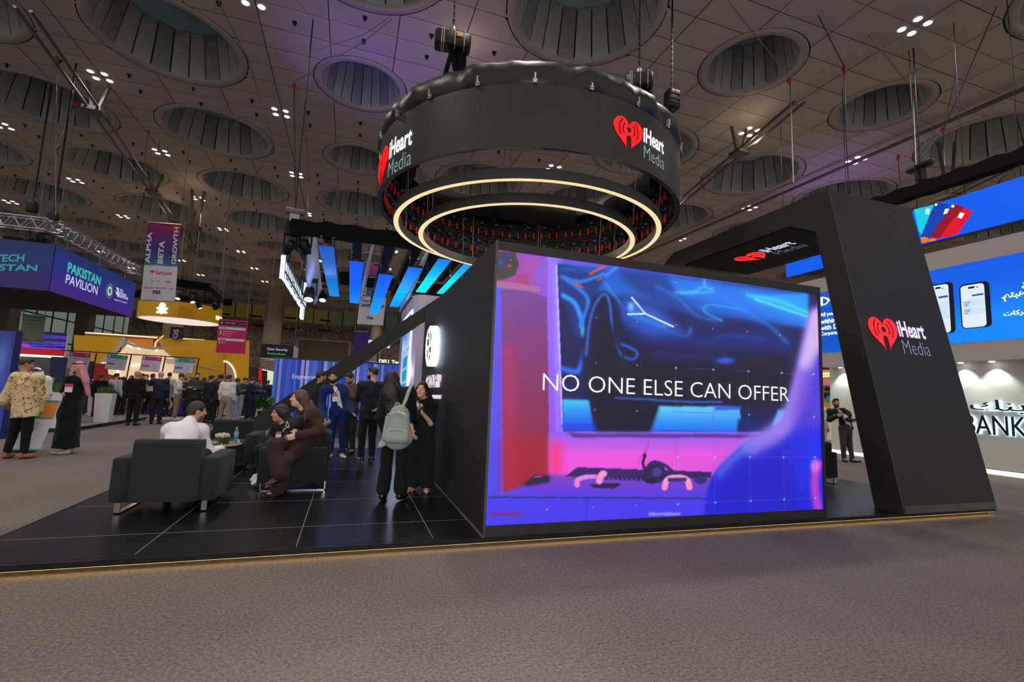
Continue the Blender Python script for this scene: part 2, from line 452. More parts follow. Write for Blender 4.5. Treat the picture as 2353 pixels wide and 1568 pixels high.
# downlights, four round each corner of the ceiling grid
M_DL = emit('downlight_glow', (255, 246, 235), 9.0)
M_TRIM = mat('white_trim', (200, 198, 194), rough=0.4)
dl = MB(); dl.lathe([(.0, -.004), (.098, -.004)], n=20, mi=0); dl.lathe([(.098, -.006), (.125, -.006), (.13, .0)], n=20, mi=1)
dl_me = dl.mesh('downlight', [M_DL, M_TRIM])
dark = {(585, 10), (243, 165), (655, 255), (1720, 487)}
DLS = []
for i in range(-5, 4):
    for j in range(-1, 8):
        for a, b in ((-.26, -.18), (.14, -.18), (.14, .22), (-.26, .22)):
            x, y = GX + PITCH * i + a, GY + PITCH * j + b
            p = seen(x, y, CEIL, 5)
            if not p: continue
            o = link('downlight', dl_me, None, (x, y, CEIL - .004)); tag(o, cat='ceiling light', group='round ceiling downlights in fours'); DLS.append((i, j, ('near-left', 'near-right', 'far-right', 'far-left')[((-.26, -.18), (.14, -.18), (.14, .22), (-.26, .22)).index((a, b))], o))
# anchors with shackles
M_BLK = mat('black_steel', (20, 20, 21), rough=0.5, metal=0.3)
M_STEEL = mat('galvanised_steel', (150, 148, 142), rough=0.4, metal=0.8)
M_RED = mat('red_shackle', (190, 30, 25), rough=0.4)
ank = MB(); ank.box((-.06, -.06, -.02), (.06, .06, .0)); ank.tube((0, 0, -.02), (0, 0, -.07), .024, 8); ank.lathe([(.035, -.07), (.042, -.09), (.035, -.11), (.024, -.09), (.035, -.07)], n=10)
ank_me = ank.mesh('anchor', M_BLK); k = 0
for i in range(-6, 4):
    for j in range(-1, 6):
        for a, b in ((.97, .48), (.97, 5.29), (4.8, .48), (4.8, 5.29), (2.9, .5), (2.9, 5.3)):
            x, y = GX + PITCH * i + a, GY + PITCH * (j - 1) + b
            if seen(x, y, CEIL, 0) and k < 110: link('anchor', ank_me, ceiling, (x, y, CEIL)); k += 1

# twin light tracks under the ceiling on V brackets
M_TRK = mat('track_tube', (88, 84, 80), rough=0.45, metal=0.5)
def track(label, A, B, drops, z=11.2, gap=.16, lit=True):
    A, B = np.array(A, float), np.array(B, float); u = (B - A) / np.linalg.norm(B - A); nrm = np.array([-u[1], u[0], 0])
    t = empty('ceiling_track', (A + B) / 2, label=label, cat='light track', group='twin-tube tracks under the ceiling')
    o = (A + B) / 2
    for s in (-1, 1): MB().tube(A + nrm * gap * s - o, B + nrm * gap * s - o, .045, 8).build('tube', M_TRK, t)
    for d in drops:
        p = A + (B - A) * d - o; top = CEIL - z
        mb = MB()
        for s in (-1, 1): mb.box_ = mb.tube(p + nrm * .08 * s + (0, 0, .02), p + nrm * .32 * s + np.array([0, 0, top]), .06, 4)
        mb.box(p + np.array([-.28, -.28, -.12]), p + np.array([.28, .28, .02]))
        mb.build('bracket', M_TRK, t)
    return t
zt = 11.0
a1, a2 = PX(52, 20, 2, zt), PX(395, 500, 2, zt)
track('twin tubes on brackets crossing the skylights above the banner of three words', a1, a1 + (a2 - a1) * 1.55, (.19, .49, .66, .90), zt)
b1, b2 = PX(1838, 234, 2, zt), PX(1566, 462, 2, zt)
track('twin tubes with a lit bracket running down behind the black ring sign', b1, b1 + (b2 - b1) * 1.5, (.27,), zt)
c1, c2 = PX(2345, 208, 2, 11.7), PX(1720, 478, 2, 11.7)
track('long straight twin tubes along the ceiling over the blue hanging screen', c1 + (c1 - c2) * .5, c2 + (c2 - c1) * 1.2, (), 11.7, .05)
d1, d2 = PX(2235, 425, 2, 9.8), PX(2125, 478, 2, 9.8)
track('short brightly lit twin tubes seen just above the hanging bank-card screen', d1 + (d1 - d2) * 1.1, d2 + (d2 - d1) * 1.2, (.47,), 9.8)
lamp('track_spot_lamp', 'POINT', PX(1735, 330, 2, 10.9), 22, (1.0, .75, .40), .05)
lamp('track_spot_lamp', 'POINT', PX(2180, 448, 2, 9.9), 14, (1.0, .75, .40), .05)
lamp('track_spot_lamp', 'POINT', PX(1066, 150, 2, 11.2), 14, (1.0, .70, .40), .05)
lamp('track_spot_lamp', 'POINT', PX(385, 500, 2, 10.7), 16, (1.0, .70, .35), .05)
lamp('track_spot_lamp', 'POINT', PX(452, 470, 2, 10.9), 16, (1.0, .70, .35), .05)
e1 = PX(452, 470, 2, 11.2)
mb = MB()
for s in (-1, 1): mb.tube((s * .3, 0, .8), (s * .08, 0, -1.3), .09, 4)
mb.box((-.3, -.3, -1.45), (.3, .3, -1.25)); mb.build('ceiling_bracket', M_TRK, None, e1)
tag(bpy.data.objects['ceiling_bracket'], 'warm lit V-shaped bracket hanging alone above the magenta banner', 'bracket')

# rigging wires
M_WIRE = mat('steel_wire', (120, 118, 112), rough=0.5, metal=0.6)
M_BWIRE = mat('black_wire', (22, 22, 23), rough=0.6)
def wire(label, pts, r=.016, m=None, hook=None):
    mb = MB(); o = np.array(pts[0], float); q = [np.array(p, float) - o for p in pts]
    mb.path(q, r, 5)
    t = mb.build('rigging_wire', m or M_WIRE, None, o, label=label); t['category'] = 'cable'; t['group'] = 'rigging wires below the ceiling'
    if hook is not None:
        h = np.array(hook, float) - o
        MB().lathe([(.02, .10), (.06, .05), (.07, 0), (.06, -.06), (.02, -.10)], c=h, n=8).build('shackle', M_RED, t)
    return t
def up(x, y, z, dz=0): return PX(x, y, 2, z)
W = [('pair of wires dropping from the red shackle beside the twin tubes to the lattice truss', [(130, 132, 11.6), (128, 495, 6.3)], (130, 135, 11.6)),
     ('wire dropping from a red shackle toward the small black hoist over the blue pavilion', [(172, 236, 11.4), (75, 470, 6.6)], (172, 240, 11.4)),
     ('wire dropping from a red shackle above the three-word banner', [(341, 302, 11.5), (310, 540, 8.2)], (341, 304, 11.5)),
     ('thin wire slanting past the largest skylight toward the banner', [(500, 0, 11.8), (570, 135, 11.7), (630, 335, 11.6), (495, 555, 9.0)], None),
     ('black wire falling from the shackle left of the ring sign', [(676, 195, 11.3), (679, 485, 7.2)], (676, 198, 11.3)),
     ('pale wire falling to the grey hoist over the blue strip screens', [(698, 245, 11.9), (710, 412, 11.5), (706, 500, 7.4)], (709, 414, 11.4)),
     ('wire crossing from the shackle to the small round skylight', [(676, 188, 11.3), (835, 97, 11.8), (900, 45, 11.9)], None),
     ('wire from the top edge to the shackle beside the skylight right of the ring sign', [(1672, 0, 11.6), (1815, 180, 11.2), (1823, 420, 6.6)], (1814, 186, 11.2)),
     ('wire dropping from the ceiling anchor straight behind the black portal', [(1880, 35, 11.95), (1939, 152, 11.1), (1950, 440, 7.2)], (1939, 158, 11.1)),
     ('wire slanting down to the shackle over the second skylight of the right row', [(1996, 80, 11.95), (2098, 205, 11.2), (2105, 380, 8.4)], (2099, 214, 11.2)),
     ('dark wire slanting from the upper right anchor toward the black beam', [(2290, 15, 11.95), (2167, 300, 9.6), (2070, 420, 8.0)], None),
     ('thin wire hanging between the two downlight groups at the right', [(2198, 165, 11.95), (2168, 298, 11.0), (2170, 380, 9.0)], (2167, 300, 11.0)),
     ('black wire from the long beam up to its ceiling anchor at the right edge', [(2064, 360, 11.0), (2068, 440, 8.3)], (2064, 362, 11.0))]
for lab, pts, hk in W: wire(lab, [PX(*p[:2], 2, p[2]) for p in pts], .014, M_BWIRE if ('black' in lab or 'dark' in lab) else M_WIRE, PX(hk[0], hk[1], 2, hk[2]) if hk else None)

# ------------------------------------------------------------------ far wall, clerestory, columns, glass curtain wall
FY = 71.0
def star_wall():
    m = mat('carved_wall', (120, 98, 84), rough=0.6)
    nt = m.node_tree; b = nt.nodes['Principled BSDF']; tc = nt.nodes.new('ShaderNodeTexCoord')
    outs = []
    for sc, rz in ((.42, 0), (.75, .6), (1.2, 1.1)):
        mp = nt.nodes.new('ShaderNodeMapping'); mp.inputs['Rotation'].default_value = (0, rz, 0); mp.inputs['Scale'].default_value = (1, .02, 1)
        v = nt.nodes.new('ShaderNodeTexVoronoi'); v.feature = 'DISTANCE_TO_EDGE'; v.inputs['Scale'].default_value = sc
        nt.links.new(tc.outputs['Object'], mp.inputs['Vector']); nt.links.new(mp.outputs['Vector'], v.inputs['Vector']); outs.append(v.outputs['Distance'])
    m1 = nt.nodes.new('ShaderNodeMath'); m1.operation = 'MINIMUM'; m2 = nt.nodes.new('ShaderNodeMath'); m2.operation = 'MINIMUM'
    nt.links.new(outs[0], m1.inputs[0]); nt.links.new(outs[1], m1.inputs[1]); nt.links.new(m1.outputs[0], m2.inputs[0]); nt.links.new(outs[2], m2.inputs[1])
    r = nt.nodes.new('ShaderNodeValToRGB'); r.color_ramp.elements[0].position = 0.012; r.color_ramp.elements[1].position = 0.035
    r.color_ramp.elements[0].color = (*lin((70, 57, 50)), 1); r.color_ramp.elements[1].color = (*lin((124, 104, 92)), 1)
    nt.links.new(m2.outputs[0], r.inputs['Fac']); nt.links.new(r.outputs['Color'], b.inputs['Base Color'])
    return m
M_SW = star_wall()
wx0 = PX(290, 780, 1, FY)[0]
wall = empty('wall_back', (0, FY, 0), label='brown carved star-pattern wall at the far end of the hall', kind='structure')
MB().box((wx0, 0, 0), (45, .5, 10.06)).build('wall_face', M_SW, wall)
M_SLOT = mat('dark_slot', (16, 14, 13), rough=0.8)
for (x, y) in ((515, 722), (587, 727), (667, 731), (596, 749), (665, 755), (747, 737), (745, 760), (500, 744), (830, 745), (480, 718)):
    p = PX(x, y, 1, FY); MB().box((p[0] - .75, -.06, p[2] - .12), (p[0] + .75, .02, p[2] + .12)).build('slot', M_SLOT, wall)
p0, p1 = PX(688, 782, 1, FY), PX(797, 842, 1, FY)
mb = MB(); mb.box((p0[0] - .4, -.2, 0), (p0[0], 0, p0[2] + .4)); mb.box((p1[0], -.2, 0), (p1[0] + .4, 0, p0[2] + .4)); mb.box((p0[0], -.2, p0[2]), (p1[0], 0, p0[2] + .4))
mb.build('opening_frame', mat('opening_frame', (132, 108, 94), rough=.6), wall)
MB().box((p0[0], -.05, 0), (p1[0], .01, p0[2])).build('roller_shutter', mat('roller_shutter', (84, 66, 54), rough=.6), wall)
# glints of the metal star ornaments
M_GL = mat('brass_star', (230, 205, 180), rough=.3)
for (x, y) in ((666, 721), (690, 745), (664, 752), (800, 742), (815, 765), (692, 758), (170, 770)):
    p = PX(x, y, 1, FY - .2); mb = MB()
    for q in range(11):
        a = random.uniform(0, 2 * PI); L = random.uniform(.15, .5); mb.tube((0, 0, 0), (L * math.cos(a), -.05, L * math.sin(a)), .02, 4, r2=.006)
    mb.build('star_ornament', M_GL, wall, (p[0], -.2, p[2]))
cl = empty('window_1', (0, FY + .1, 10), label='long clerestory band of yellowish panes under the ceiling', kind='structure')
M_CL = [emit('clerestory_glow_a', (62, 52, 16), .8), emit('clerestory_glow_b', (44, 46, 32), .8)]
x = wx0; kk = 0
while x < 42:
    MB().box((x + .05, 0, .0), (x + 1.85, .04, 1.99)).build('pane', M_CL[0 if x < -4 else 1], cl)
    MB().box((x + 1.85, -.08, .0), (x + 1.97, .1, 2.0)).build('mullion', M_SLOT, cl)
    x += 1.92
M_COLM = mat('concrete_column', (150, 128, 108), rough=.7, vary=.1)
for (x, y, rpx, yy) in ((628, 740, 17, 60), (862, 800, 13, 64), (392, 800, 16, 62), (1140, 800, 15, 62)):
    p = PX(x, y, 1, yy); MB().lathe([(rpx * yy / F_PX * 1.02, 0), (rpx * yy / F_PX, 12)], c=(0, 0, 0), n=24).build('column', M_COLM, None, (p[0], yy, 0), label='round concrete column', kind='structure')
# glass curtain wall on the left
gx = wx0
gw = empty('window_2', (gx, 0, 0), label='tall glazed curtain wall with dark mullions along the left side', kind='structure')
M_GLS = emit('daylit_glass', (112, 122, 112), 0.75)
M_MUL = mat('dark_mullion', (28, 27, 26), rough=.5)
ys = np.arange(24, 70.5, 2.4)
for a in ys:
    for z0, z1 in ((0, 2.4), (2.4, 4.6), (4.6, 6.8), (6.8, 9.4), (9.4, 12)):
        MB().box((-.03, a + .06, z0 + .05), (.03, a + 2.34, z1 - .05)).build('pane', M_GLS, gw)
    MB().box((-.1, a - .06, 0), (.1, a + .06, 12)).build('mullion', M_MUL, gw)
for z in (2.4, 4.6, 6.8, 9.4): MB().box((-.08, 22, z - .06), (.08, 71, z + .06)).build('transom', M_MUL, gw)
for a in (36, 46.5, 58): MB().box((.5, a, 0), (1.6, a + 1.3, 12)).build('wall_pier', mat('pier', (70, 62, 54), rough=.7), gw)
MB().box((gx - 8, 20, 0), (gx - 7.6, 74, 10)).build('wall_left', mat('facade_beyond_glass', (150, 150, 138), rough=.8, vary=.3, vscale=.4), kind='structure', label='pale ornamented facade standing outside the glazed wall')
# ================================================================== the black stand
def PXP(x, y, O, N):
    d = RC.T @ np.array([(x - 1176.5) / F_PX, -(y - 784) / F_PX, 1.0]); o = np.array([0, 0, H_CAM])
    O, N = np.array(O, float), np.array(N, float)
    return o + d * (np.dot(O - o, N) / np.dot(d, N))
X0, X1, YF, YB, ZP = -2.74, 9.21, 4.65, 11.95, 0.10
M_CH = mat('charcoal_panel', (37, 36, 36), rough=0.6, spec=.35, bump=0.25, bscale=420, vary=0.10, vscale=3)
M_CH2 = mat('charcoal_edge', (58, 57, 57), rough=0.45)
M_TILE = mat('black_tile', (15, 15, 17), rough=0.32, spec=0.4, vary=0.25, vscale=5)
M_JOINT = mat('tile_joint', (118, 112, 106), rough=0.8)
M_LIP = mat('black_lip', (22, 22, 23), rough=0.3)
M_STONE = mat('plinth_board', (52, 46, 34), rough=0.7, vary=0.4, vscale=14)
pf = empty('stand_platform', (0, 0, 0), label='low black tiled platform with a warm strip light under its front edge', cat='platform')
MB().box((X0 + .05, YF + .095, .0), (X1 - .05, YB - .05, ZP - .0008)).build('base', M_JOINT, pf)
tile_me = {}
xs = [X0, -1.53, -.34, .86, 2.05, 3.25, 4.44, 5.64, 6.83, 8.03, X1]; ys_ = [YF + .03, 5.33, 6.52, 7.72, 8.91, 10.11, 11.30, YB]
for a, b in zip(xs[:-1], xs[1:]):
    for c, d in zip(ys_[:-1], ys_[1:]):
        wq, hq = round(b - a - .010, 3), round(d - c - .016, 3)
        if (wq, hq) not in tile_me: tile_me[(wq, hq)] = MB().box((-wq / 2, -hq / 2, -.012), (wq / 2, hq / 2, 0)).mesh('tile', M_TILE)
        link('tile', tile_me[(wq, hq)], pf, ((a + b) / 2, (c + d) / 2, ZP))
MB().box((X0 - .01, YF - .02, ZP - .045), (X1 + .01, YF + .028, ZP + .001)).build('front_lip', M_LIP, pf)
MB().box((X0 - .02, YF, ZP - .045), (X0, YB, ZP + .001)).box((X1, YF, ZP - .045), (X1 + .02, YB, ZP + .001)).build('side_lip', M_LIP, pf)
MB().box((X0 + .03, YF + .06, .0), (X1 - .03, YF + .09, ZP - .045)).build('plinth', M_STONE, pf, label='lit tan plinth board')
MB().box((X0 + .02, YF - .014, ZP - .0475), (X1 - .02, YF + .012, ZP - .0448)).build('strip_light', emit('warm_strip', (255, 200, 120), 7.0), pf, label='warm strip light')

# ---- the big LED wall with its logo wall
XL, XR, ZT = 1.336, 5.85, 3.08
lw = empty('led_wall', ((XL + XR) / 2, YF, ZP), label='large charcoal wall carrying the bright purple screen', cat='led wall')
def lo(p): return (p[0] - (XL + XR) / 2, p[1] - YF, p[2] - ZP)
SX0, SX1, SZ0, SZ1 = 1.358, 5.815, .205, 2.985
def lbox(name, a, b, m, lab=None, **kw): return MB().box(lo(a), lo(b), **kw).build(name, m, lw, label=lab)
lbox('top_frame', (XL + .012, YF - .002, SZ1), (XR, YF + .20, ZT), M_CH)
lbox('bottom_frame', (XL + .012, YF - .002, ZP), (XR, YF + .20, SZ0), M_CH)
lbox('side_frame', (SX1, YF - .004, ZP + .002), (XR + .004, YF + .20, ZT - .002), M_CH)
lbox('corner_trim', (XL - .006, YF - .006, ZP), (SX0 - .004, YF + .02, ZT + .004), M_CH2, 'thin grey corner trim')
lbox('back_panel', (SX0, YF + .03, SZ0), (SX1, YF + .20, SZ1), M_CH)
lbox('inner_return', (XR - .20, YF + .2, ZP), (XR, YF + 4.9, ZT), M_CH)
lbox('rear_panel', (XL + .2, 9.4, ZP), (XR, 9.58, ZT), M_CH)
# side panels, with open joints
jy = [YF + .02, 4.93, 6.03, 7.23, 8.43, 9.6]; jz = [ZP, 2.56, ZT]
for a, b in zip(jy[:-1], jy[1:]):
    if a < 4.9:
        lbox('wall_panel', (XL, a, ZP), (XL + .18, b - .002, ZT), M_CH); continue
    for c, d in zip(jz[:-1], jz[1:]): lbox('wall_panel', (XL, a + .002, c + (.002 if c > 1 else 0)), (XL + .18, b - .002, d), M_CH)
MB().box(lo((XL - .012, YF, ZP)), lo((XL, 9.6, ZP + .012))).build('floor_trim', mat('grey_trim', (112, 108, 104), rough=.4), lw)

class Paint:
    """small painter for screens: works on a grid of sample points, colours in sRGB"""
    def __init__(s, X, Y, base):
        s.X, s.Y = X, Y; s.C = np.zeros(X.shape + (3,)); s.C[:] = base
    def blur(s, m, r):
        r = max(r * 0.42, .5)
        k = np.exp(-0.5 * (np.arange(-int(3 * r) - 1, int(3 * r) + 2) / r) ** 2); k /= k.sum(); h = len(k) // 2
        for ax in (0, 1):
            p = np.pad(m, [(h, h) if i == ax else (0, 0) for i in (0, 1)], mode='edge')
            m = sum(k[i] * (p[i:i + m.shape[0], :] if ax == 0 else p[:, i:i + m.shape[1]]) for i in range(len(k)))
        return m
    def mask(s, pts):
        x, y = s.X, s.Y; m = np.zeros(x.shape, bool); n = len(pts)
        for i in range(n):
            (x1, y1), (x2, y2) = pts[i], pts[(i + 1) % n]
            if y1 == y2: continue
            c = ((y1 > y) != (y2 > y)) & (x < (x2 - x1) * (y - y1) / (y2 - y1) + x1); m ^= c
        return m.astype(float)
    def put(s, m, col, a=1.0):
        if callable(col): col = col(s.X, s.Y)
        m = (m * a)[..., None]; s.C = s.C * (1 - m) + np.asarray(col, float) * m
    def poly(s, pts, col, r=0.7, a=1.0): s.put(s.blur(s.mask(pts), r), col, a); return s
    def ell(s, cx, cy, rx, ry, col, r=0.7, a=1.0, rot=0.0):
        c, t = math.cos(rot), math.sin(rot); dx, dy = s.X - cx, s.Y - cy
        s.put(s.blur((((dx * c + dy * t) / rx) ** 2 + ((-dx * t + dy * c) / ry) ** 2 < 1).astype(float), r), col, a); return s
    def line(s, pts, wd, col, r=0.7, a=1.0):
        m = np.zeros(s.X.shape)
        for (x1, y1), (x2, y2) in zip(pts[:-1], pts[1:]):
            dx, dy = x2 - x1, y2 - y1; L = dx * dx + dy * dy + 1e-9
            t = np.clip(((s.X - x1) * dx + (s.Y - y1) * dy) / L, 0, 1)
            m = np.maximum(m, np.clip(wd - np.hypot(s.X - x1 - t * dx, s.Y - y1 - t * dy) + .5, 0, 1))
        s.put(s.blur(m, r), col, a); return s
    def out(s):
        c = np.clip(s.C, 0, 255) / 255.0
        return np.where(c <= 0.04045, c / 12.92, ((c + 0.055) / 1.055) ** 2.4)
def vg(y0, c0, y1, c1, ax=1):
    c0, c1 = np.array(c0, float), np.array(c1, float)
    return lambda X, Y: c0 + (c1 - c0) * np.clip(((Y if ax else X) - y0) / (y1 - y0), 0, 1)[..., None]

NU, NV = 520, 326
us, vs = np.meshgrid(np.linspace(SX0, SX1, NU), np.linspace(SZ0, SZ1, NV))
cc = np.stack([us, np.full_like(us, YF), vs - H_CAM], -1) @ RC.T
gx_ = (1176.5 + F_PX * cc[..., 0] / cc[..., 2] - 1080) * 2.2405; gy_ = (784 - F_PX * cc[..., 1] / cc[..., 2] - 540) * 2.2405
P_ = Paint(gx_, gy_, (112, 78, 225))
def s_curve(pts, n=8):
    out = []
    for i in range(len(pts) - 1):
        p0, p1, p2, p3 = pts[max(i - 1, 0)], pts[i], pts[i + 1], pts[min(i + 2, len(pts) - 1)]
        for k in range(n):
            t = k / n
            out.append(tuple(0.5 * ((2 * b) + (-a + c) * t + (2 * a - 5 * b + 4 * c - d) * t * t + (-a + 3 * b - 3 * c + d) * t ** 3) for a, b, c, d in zip(p0, p1, p2, p3)))
    return out + [tuple(pts[-1])]
def picture(p):
    # back wall and cabinet at the left
    p.poly([(60, 60), (480, 110), (480, 420), (60, 330)], vg(150, (168, 66, 150), 480, (132, 88, 240), 0), 3)
    p.ell(320, 180, 55, 60, (176, 70, 160), 6, .7); p.ell(365, 200, 28, 40, (140, 95, 235), 5, .8)
    p.poly([(230, 200), (300, 205), (310, 300), (240, 290)], (170, 60, 130), 4)
    p.poly([(100, 250), (170, 262), (160, 1520), (70, 1530)], vg(250, (92, 86, 240), 1500, (70, 60, 230)), 2)
    p.poly([(400, 90), (462, 100), (485, 1260), (405, 1260)], vg(200, (150, 112, 250), 1050, (140, 80, 245)), 3)
    p.line([(440, 150), (455, 1010)], 9, (172, 146, 255), 4, .6)
    p.poly([(163, 278), (300, 290), (398, 322), (412, 1240), (175, 1332)], vg(300, (118, 66, 150), 1200, (148, 26, 58)), 1)
    p.poly([(163, 560), (230, 560), (240, 1310), (175, 1332)], (196, 38, 92), 14, .5)
    p.poly([(175, 1040), (410, 1040), (412, 1240), (175, 1330)], (172, 22, 44), 14, .6)
    p.poly([(137, 236), (362, 264), (364, 292), (137, 268)], (172, 110, 160), 1, .9)
    p.poly([(140, 85), (235, 88), (255, 150), (235, 205), (195, 222), (140, 235)], (62, 60, 58), 1.5)
    p.ell(185, 130, 30, 40, (54, 50, 110), 4, .8); p.ell(160, 140, 9, 14, (60, 70, 210), 2); p.ell(212, 128, 8, 6, (190, 40, 70), 1.4); p.ell(205, 158, 9, 8, (255, 40, 70), 1.4); p.line([(210, 95), (200, 110)], 5, (60, 60, 190), 2)
    # television
    p.poly([(450, 145), (1790, 300), (1790, 480), (1640, 1010), (480, 1016)], (20, 22, 84), 1)
    p.line([(447, 146), (478, 1012)], 5, (198, 178, 255), 1); p.line([(447, 146), (1000, 205)], 4, (30, 100, 230), 1)
    p.line([(478, 1016), (1500, 1020)], 3, (150, 110, 240), 1)
    tv = lambda pts, c, r=3, a=1.0: p.poly(pts, c, r, a)
    tv([(460, 160), (760, 170), (1740, 300), (1745, 480), (1300, 420), (900, 330), (640, 300), (480, 330)], (22, 92, 205), 8)
    tv([(760, 170), (1000, 200), (1080, 300), (1200, 420), (960, 360), (800, 240)], (16, 58, 150), 10)
    tv([(1020, 220), (1260, 250), (1500, 300), (1745, 420), (1745, 480), (1440, 400), (1080, 300)], (24, 116, 235), 8)
    tv([(1480, 310), (1745, 300), (1745, 410), (1600, 380)], (30, 150, 250), 6)
    for q, wd, c, r in (([(700, 250), (760, 330), (860, 420), (1100, 520), (1140, 480)], 8, (40, 130, 255), 4),
                        ([(960, 260), (1080, 330), (1180, 420), (1300, 440)], 7, (30, 120, 250), 5),
                        ([(1060, 296), (1160, 290), (1200, 268), (1256, 290), (1090, 300)], 7, (60, 170, 255), 2.5),
                        ([(1300, 440), (1216, 400), (1210, 372), (1250, 360), (1430, 386)], 6, (40, 140, 245), 2.5),
                        ([(1256, 290), (1400, 380), (1560, 480), (1640, 560)], 9, (30, 110, 240), 6),
                        ([(1430, 310), (1600, 340), (1740, 400)], 12, (40, 190, 255), 4),
                        ([(1212, 228), (1210, 258)], 5, (50, 180, 255), 1.5), ([(1470, 330), (1740, 420)], 8, (70, 215, 255), 3),
                        ([(920, 550), (1100, 540), (1200, 560), (1330, 520), (1520, 540)], 8, (26, 70, 190), 6)):
        p.line(s_curve(q), wd * 2.2, c, r * 4, .35); p.line(s_curve(q), wd * .55, tuple(min(255, k * 1.1 + 10) for k in c), r, .9)
    tv([(690, 400), (900, 520), (1180, 560), (1640, 600), (1640, 780), (700, 800)], (14, 12, 50), 22)
    tv([(760, 440), (940, 500), (1130, 530), (1500, 520), (1640, 560), (1640, 600), (1100, 590), (860, 560)], (18, 44, 150), 16, .55)
    tv([(800, 300), (1000, 420), (1120, 500), (920, 520), (760, 440)], (22, 70, 190), 10, .8)
    tv([(470, 180), (700, 190), (660, 290), (600, 420), (580, 540), (540, 520), (500, 380), (470, 320)], (14, 48, 130), 6)
    for q, wd, c, r in (([(475, 215), (560, 240), (640, 220), (690, 200)], 9, (40, 130, 240), 3), ([(480, 310), (540, 350), (575, 430), (590, 520)], 12, (40, 150, 250), 3),
                        ([(500, 230), (590, 300), (610, 360), (570, 470)], 10, (36, 120, 245), 3), ([(620, 200), (690, 162)], 6, (230, 90, 70), 2.5), ([(700, 210), (760, 165)], 7, (60, 140, 255), 3),
                        ([(545, 250), (580, 268)], 6, (240, 80, 60), 2.5), ([(660, 232), (680, 222)], 5, (230, 60, 60), 2), ([(480, 690), (560, 700), (592, 600)], 14, (30, 110, 240), 4)):
        p.line(s_curve(q), wd, c, r)
    p.ell(590, 500, 14, 22, (70, 210, 255), 4)
    p.ell(690, 640, 110, 350, (16, 18, 62), 5); p.line(s_curve([(600, 620), (625, 420), (680, 310), (720, 340), (740, 520), (780, 620)]), 6, (40, 110, 230), 3)
    p.ell(700, 720, 70, 280, (10, 10, 36), 8)
    p.line(s_curve([(780, 560), (860, 600), (850, 640), (800, 630)]), 6, (30, 100, 240), 3)
    tv([(700, 690), (1640, 670), (1640, 880), (720, 900)], (13, 11, 40), 20)
    tv([(930, 590), (1330, 620), (1320, 660), (940, 640)], (24, 30, 96), 10); p.ell(1320, 648, 50, 14, (40, 90, 240), 6)
    # head lamp
    tv([(806, 340), (850, 350), (900, 420), (1050, 470), (1000, 482), (820, 420)], (50, 130, 235), 3, .7)
    p.ell(930, 420, 130, 60, (40, 110, 230), 26, .7, .4); p.line([(835, 320), (905, 405)], 4, (235, 240, 255), 1.2); p.line([(815, 408), (905, 405), (1050, 472)], 4, (240, 245, 255), 1.2); p.ell(832, 370, 14, 22, (150, 200, 250), 4, .8)
    # floor under the car
    tv([(478, 846), (615, 852), (640, 980), (480, 985)], vg(850, (60, 200, 240), 975, (20, 90, 240)), 3)
    tv([(470, 975), (660, 975), (650, 1012), (478, 1012)], (24, 70, 230), 3)
    tv([(975, 882), (1270, 884), (1390, 890), (1400, 950), (1380, 1015), (925, 1012)], vg(885, (96, 205, 245), 1010, (16, 110, 245)), 3)
    tv([(1270, 880), (1400, 886), (1400, 900), (1260, 905)], (30, 90, 230), 3)
    tv([(1385, 950), (1560, 955), (1600, 1012), (1380, 1018)], (16, 28, 110), 5); tv([(1590, 900), (1660, 900), (1600, 990), (1560, 985)], (40, 190, 250), 4)
    tv([(640, 850), (975, 880), (930, 1012), (650, 1012)], (12, 12, 44), 8)
    p.line([(750, 838), (1150, 862), (1300, 860)], 4, (40, 120, 240), 2.5)
    p.line([(515, 1022), (600, 1045)], 10, (70, 40, 130), 3)
    # wall under the television and the desk
    tv([(405, 1022), (1520, 1026), (1400, 1260), (412, 1260)], vg(1030, (150, 92, 236), 1130, (232, 84, 222)), 6)
    tv([(412, 1050), (480, 1080), (470, 1250), (412, 1250)], (246, 50, 120), 10, .8)
    tv([(515, 1024), (1480, 1028), (1470, 1046), (530, 1044)], (92, 48, 150), 2)
    p.line(s_curve([(925, 1060), (915, 1100), (880, 1150), (870, 1180)]), 2, (190, 40, 140), 1)
    tv([(175, 1332), (412, 1236), (1300, 1240), (1230, 1360), (90, 1356)], vg(1240, (130, 60, 190), 1350, (82, 56, 232)), 5)
    tv([(80, 1352), (1230, 1358), (1210, 1470), (75, 1520)], (68, 56, 236), 2)
    p.line([(85, 1352), (1230, 1358)], 4, (44, 34, 120), 1.2); p.line([(602, 1360), (600, 1490)], 2, (52, 42, 170), 1)
    p.poly([(100, 1430), (260, 1428), (272, 1440), (262, 1452), (100, 1448)], (110, 40, 150), 3); p.poly([(920, 1432), (1090, 1432), (1085, 1446), (925, 1446)], (150, 130, 240), 2)
    tv([(270, 1290), (330, 1242), (412, 1240), (410, 1275), (300, 1296)], (36, 26, 60), 3); p.line([(335, 1248), (370, 1246)], 3, (190, 90, 240), 1)
    # things on the desk
    tv([(495, 1245), (555, 1198), (1000, 1214), (1250, 1222), (1240, 1250), (890, 1268), (700, 1262)], (48, 24, 92), 1.5)
    for i in range(16):
        p.line([(520 + i * 24, 1246 + i * .9), (528 + i * 24, 1252 + i * .9)], 3, (120, 90, 220), .8, .8)
    for i in range(18): p.line([(560 + i * 20, 1204 + i * .5), (540 + i * 20, 1240 + i * .6)], 1.6, (96, 60, 160), .8, .6)
    tv([(615, 1288), (760, 1278), (782, 1290), (740, 1308), (640, 1304)], (36, 18, 70), 1.5)
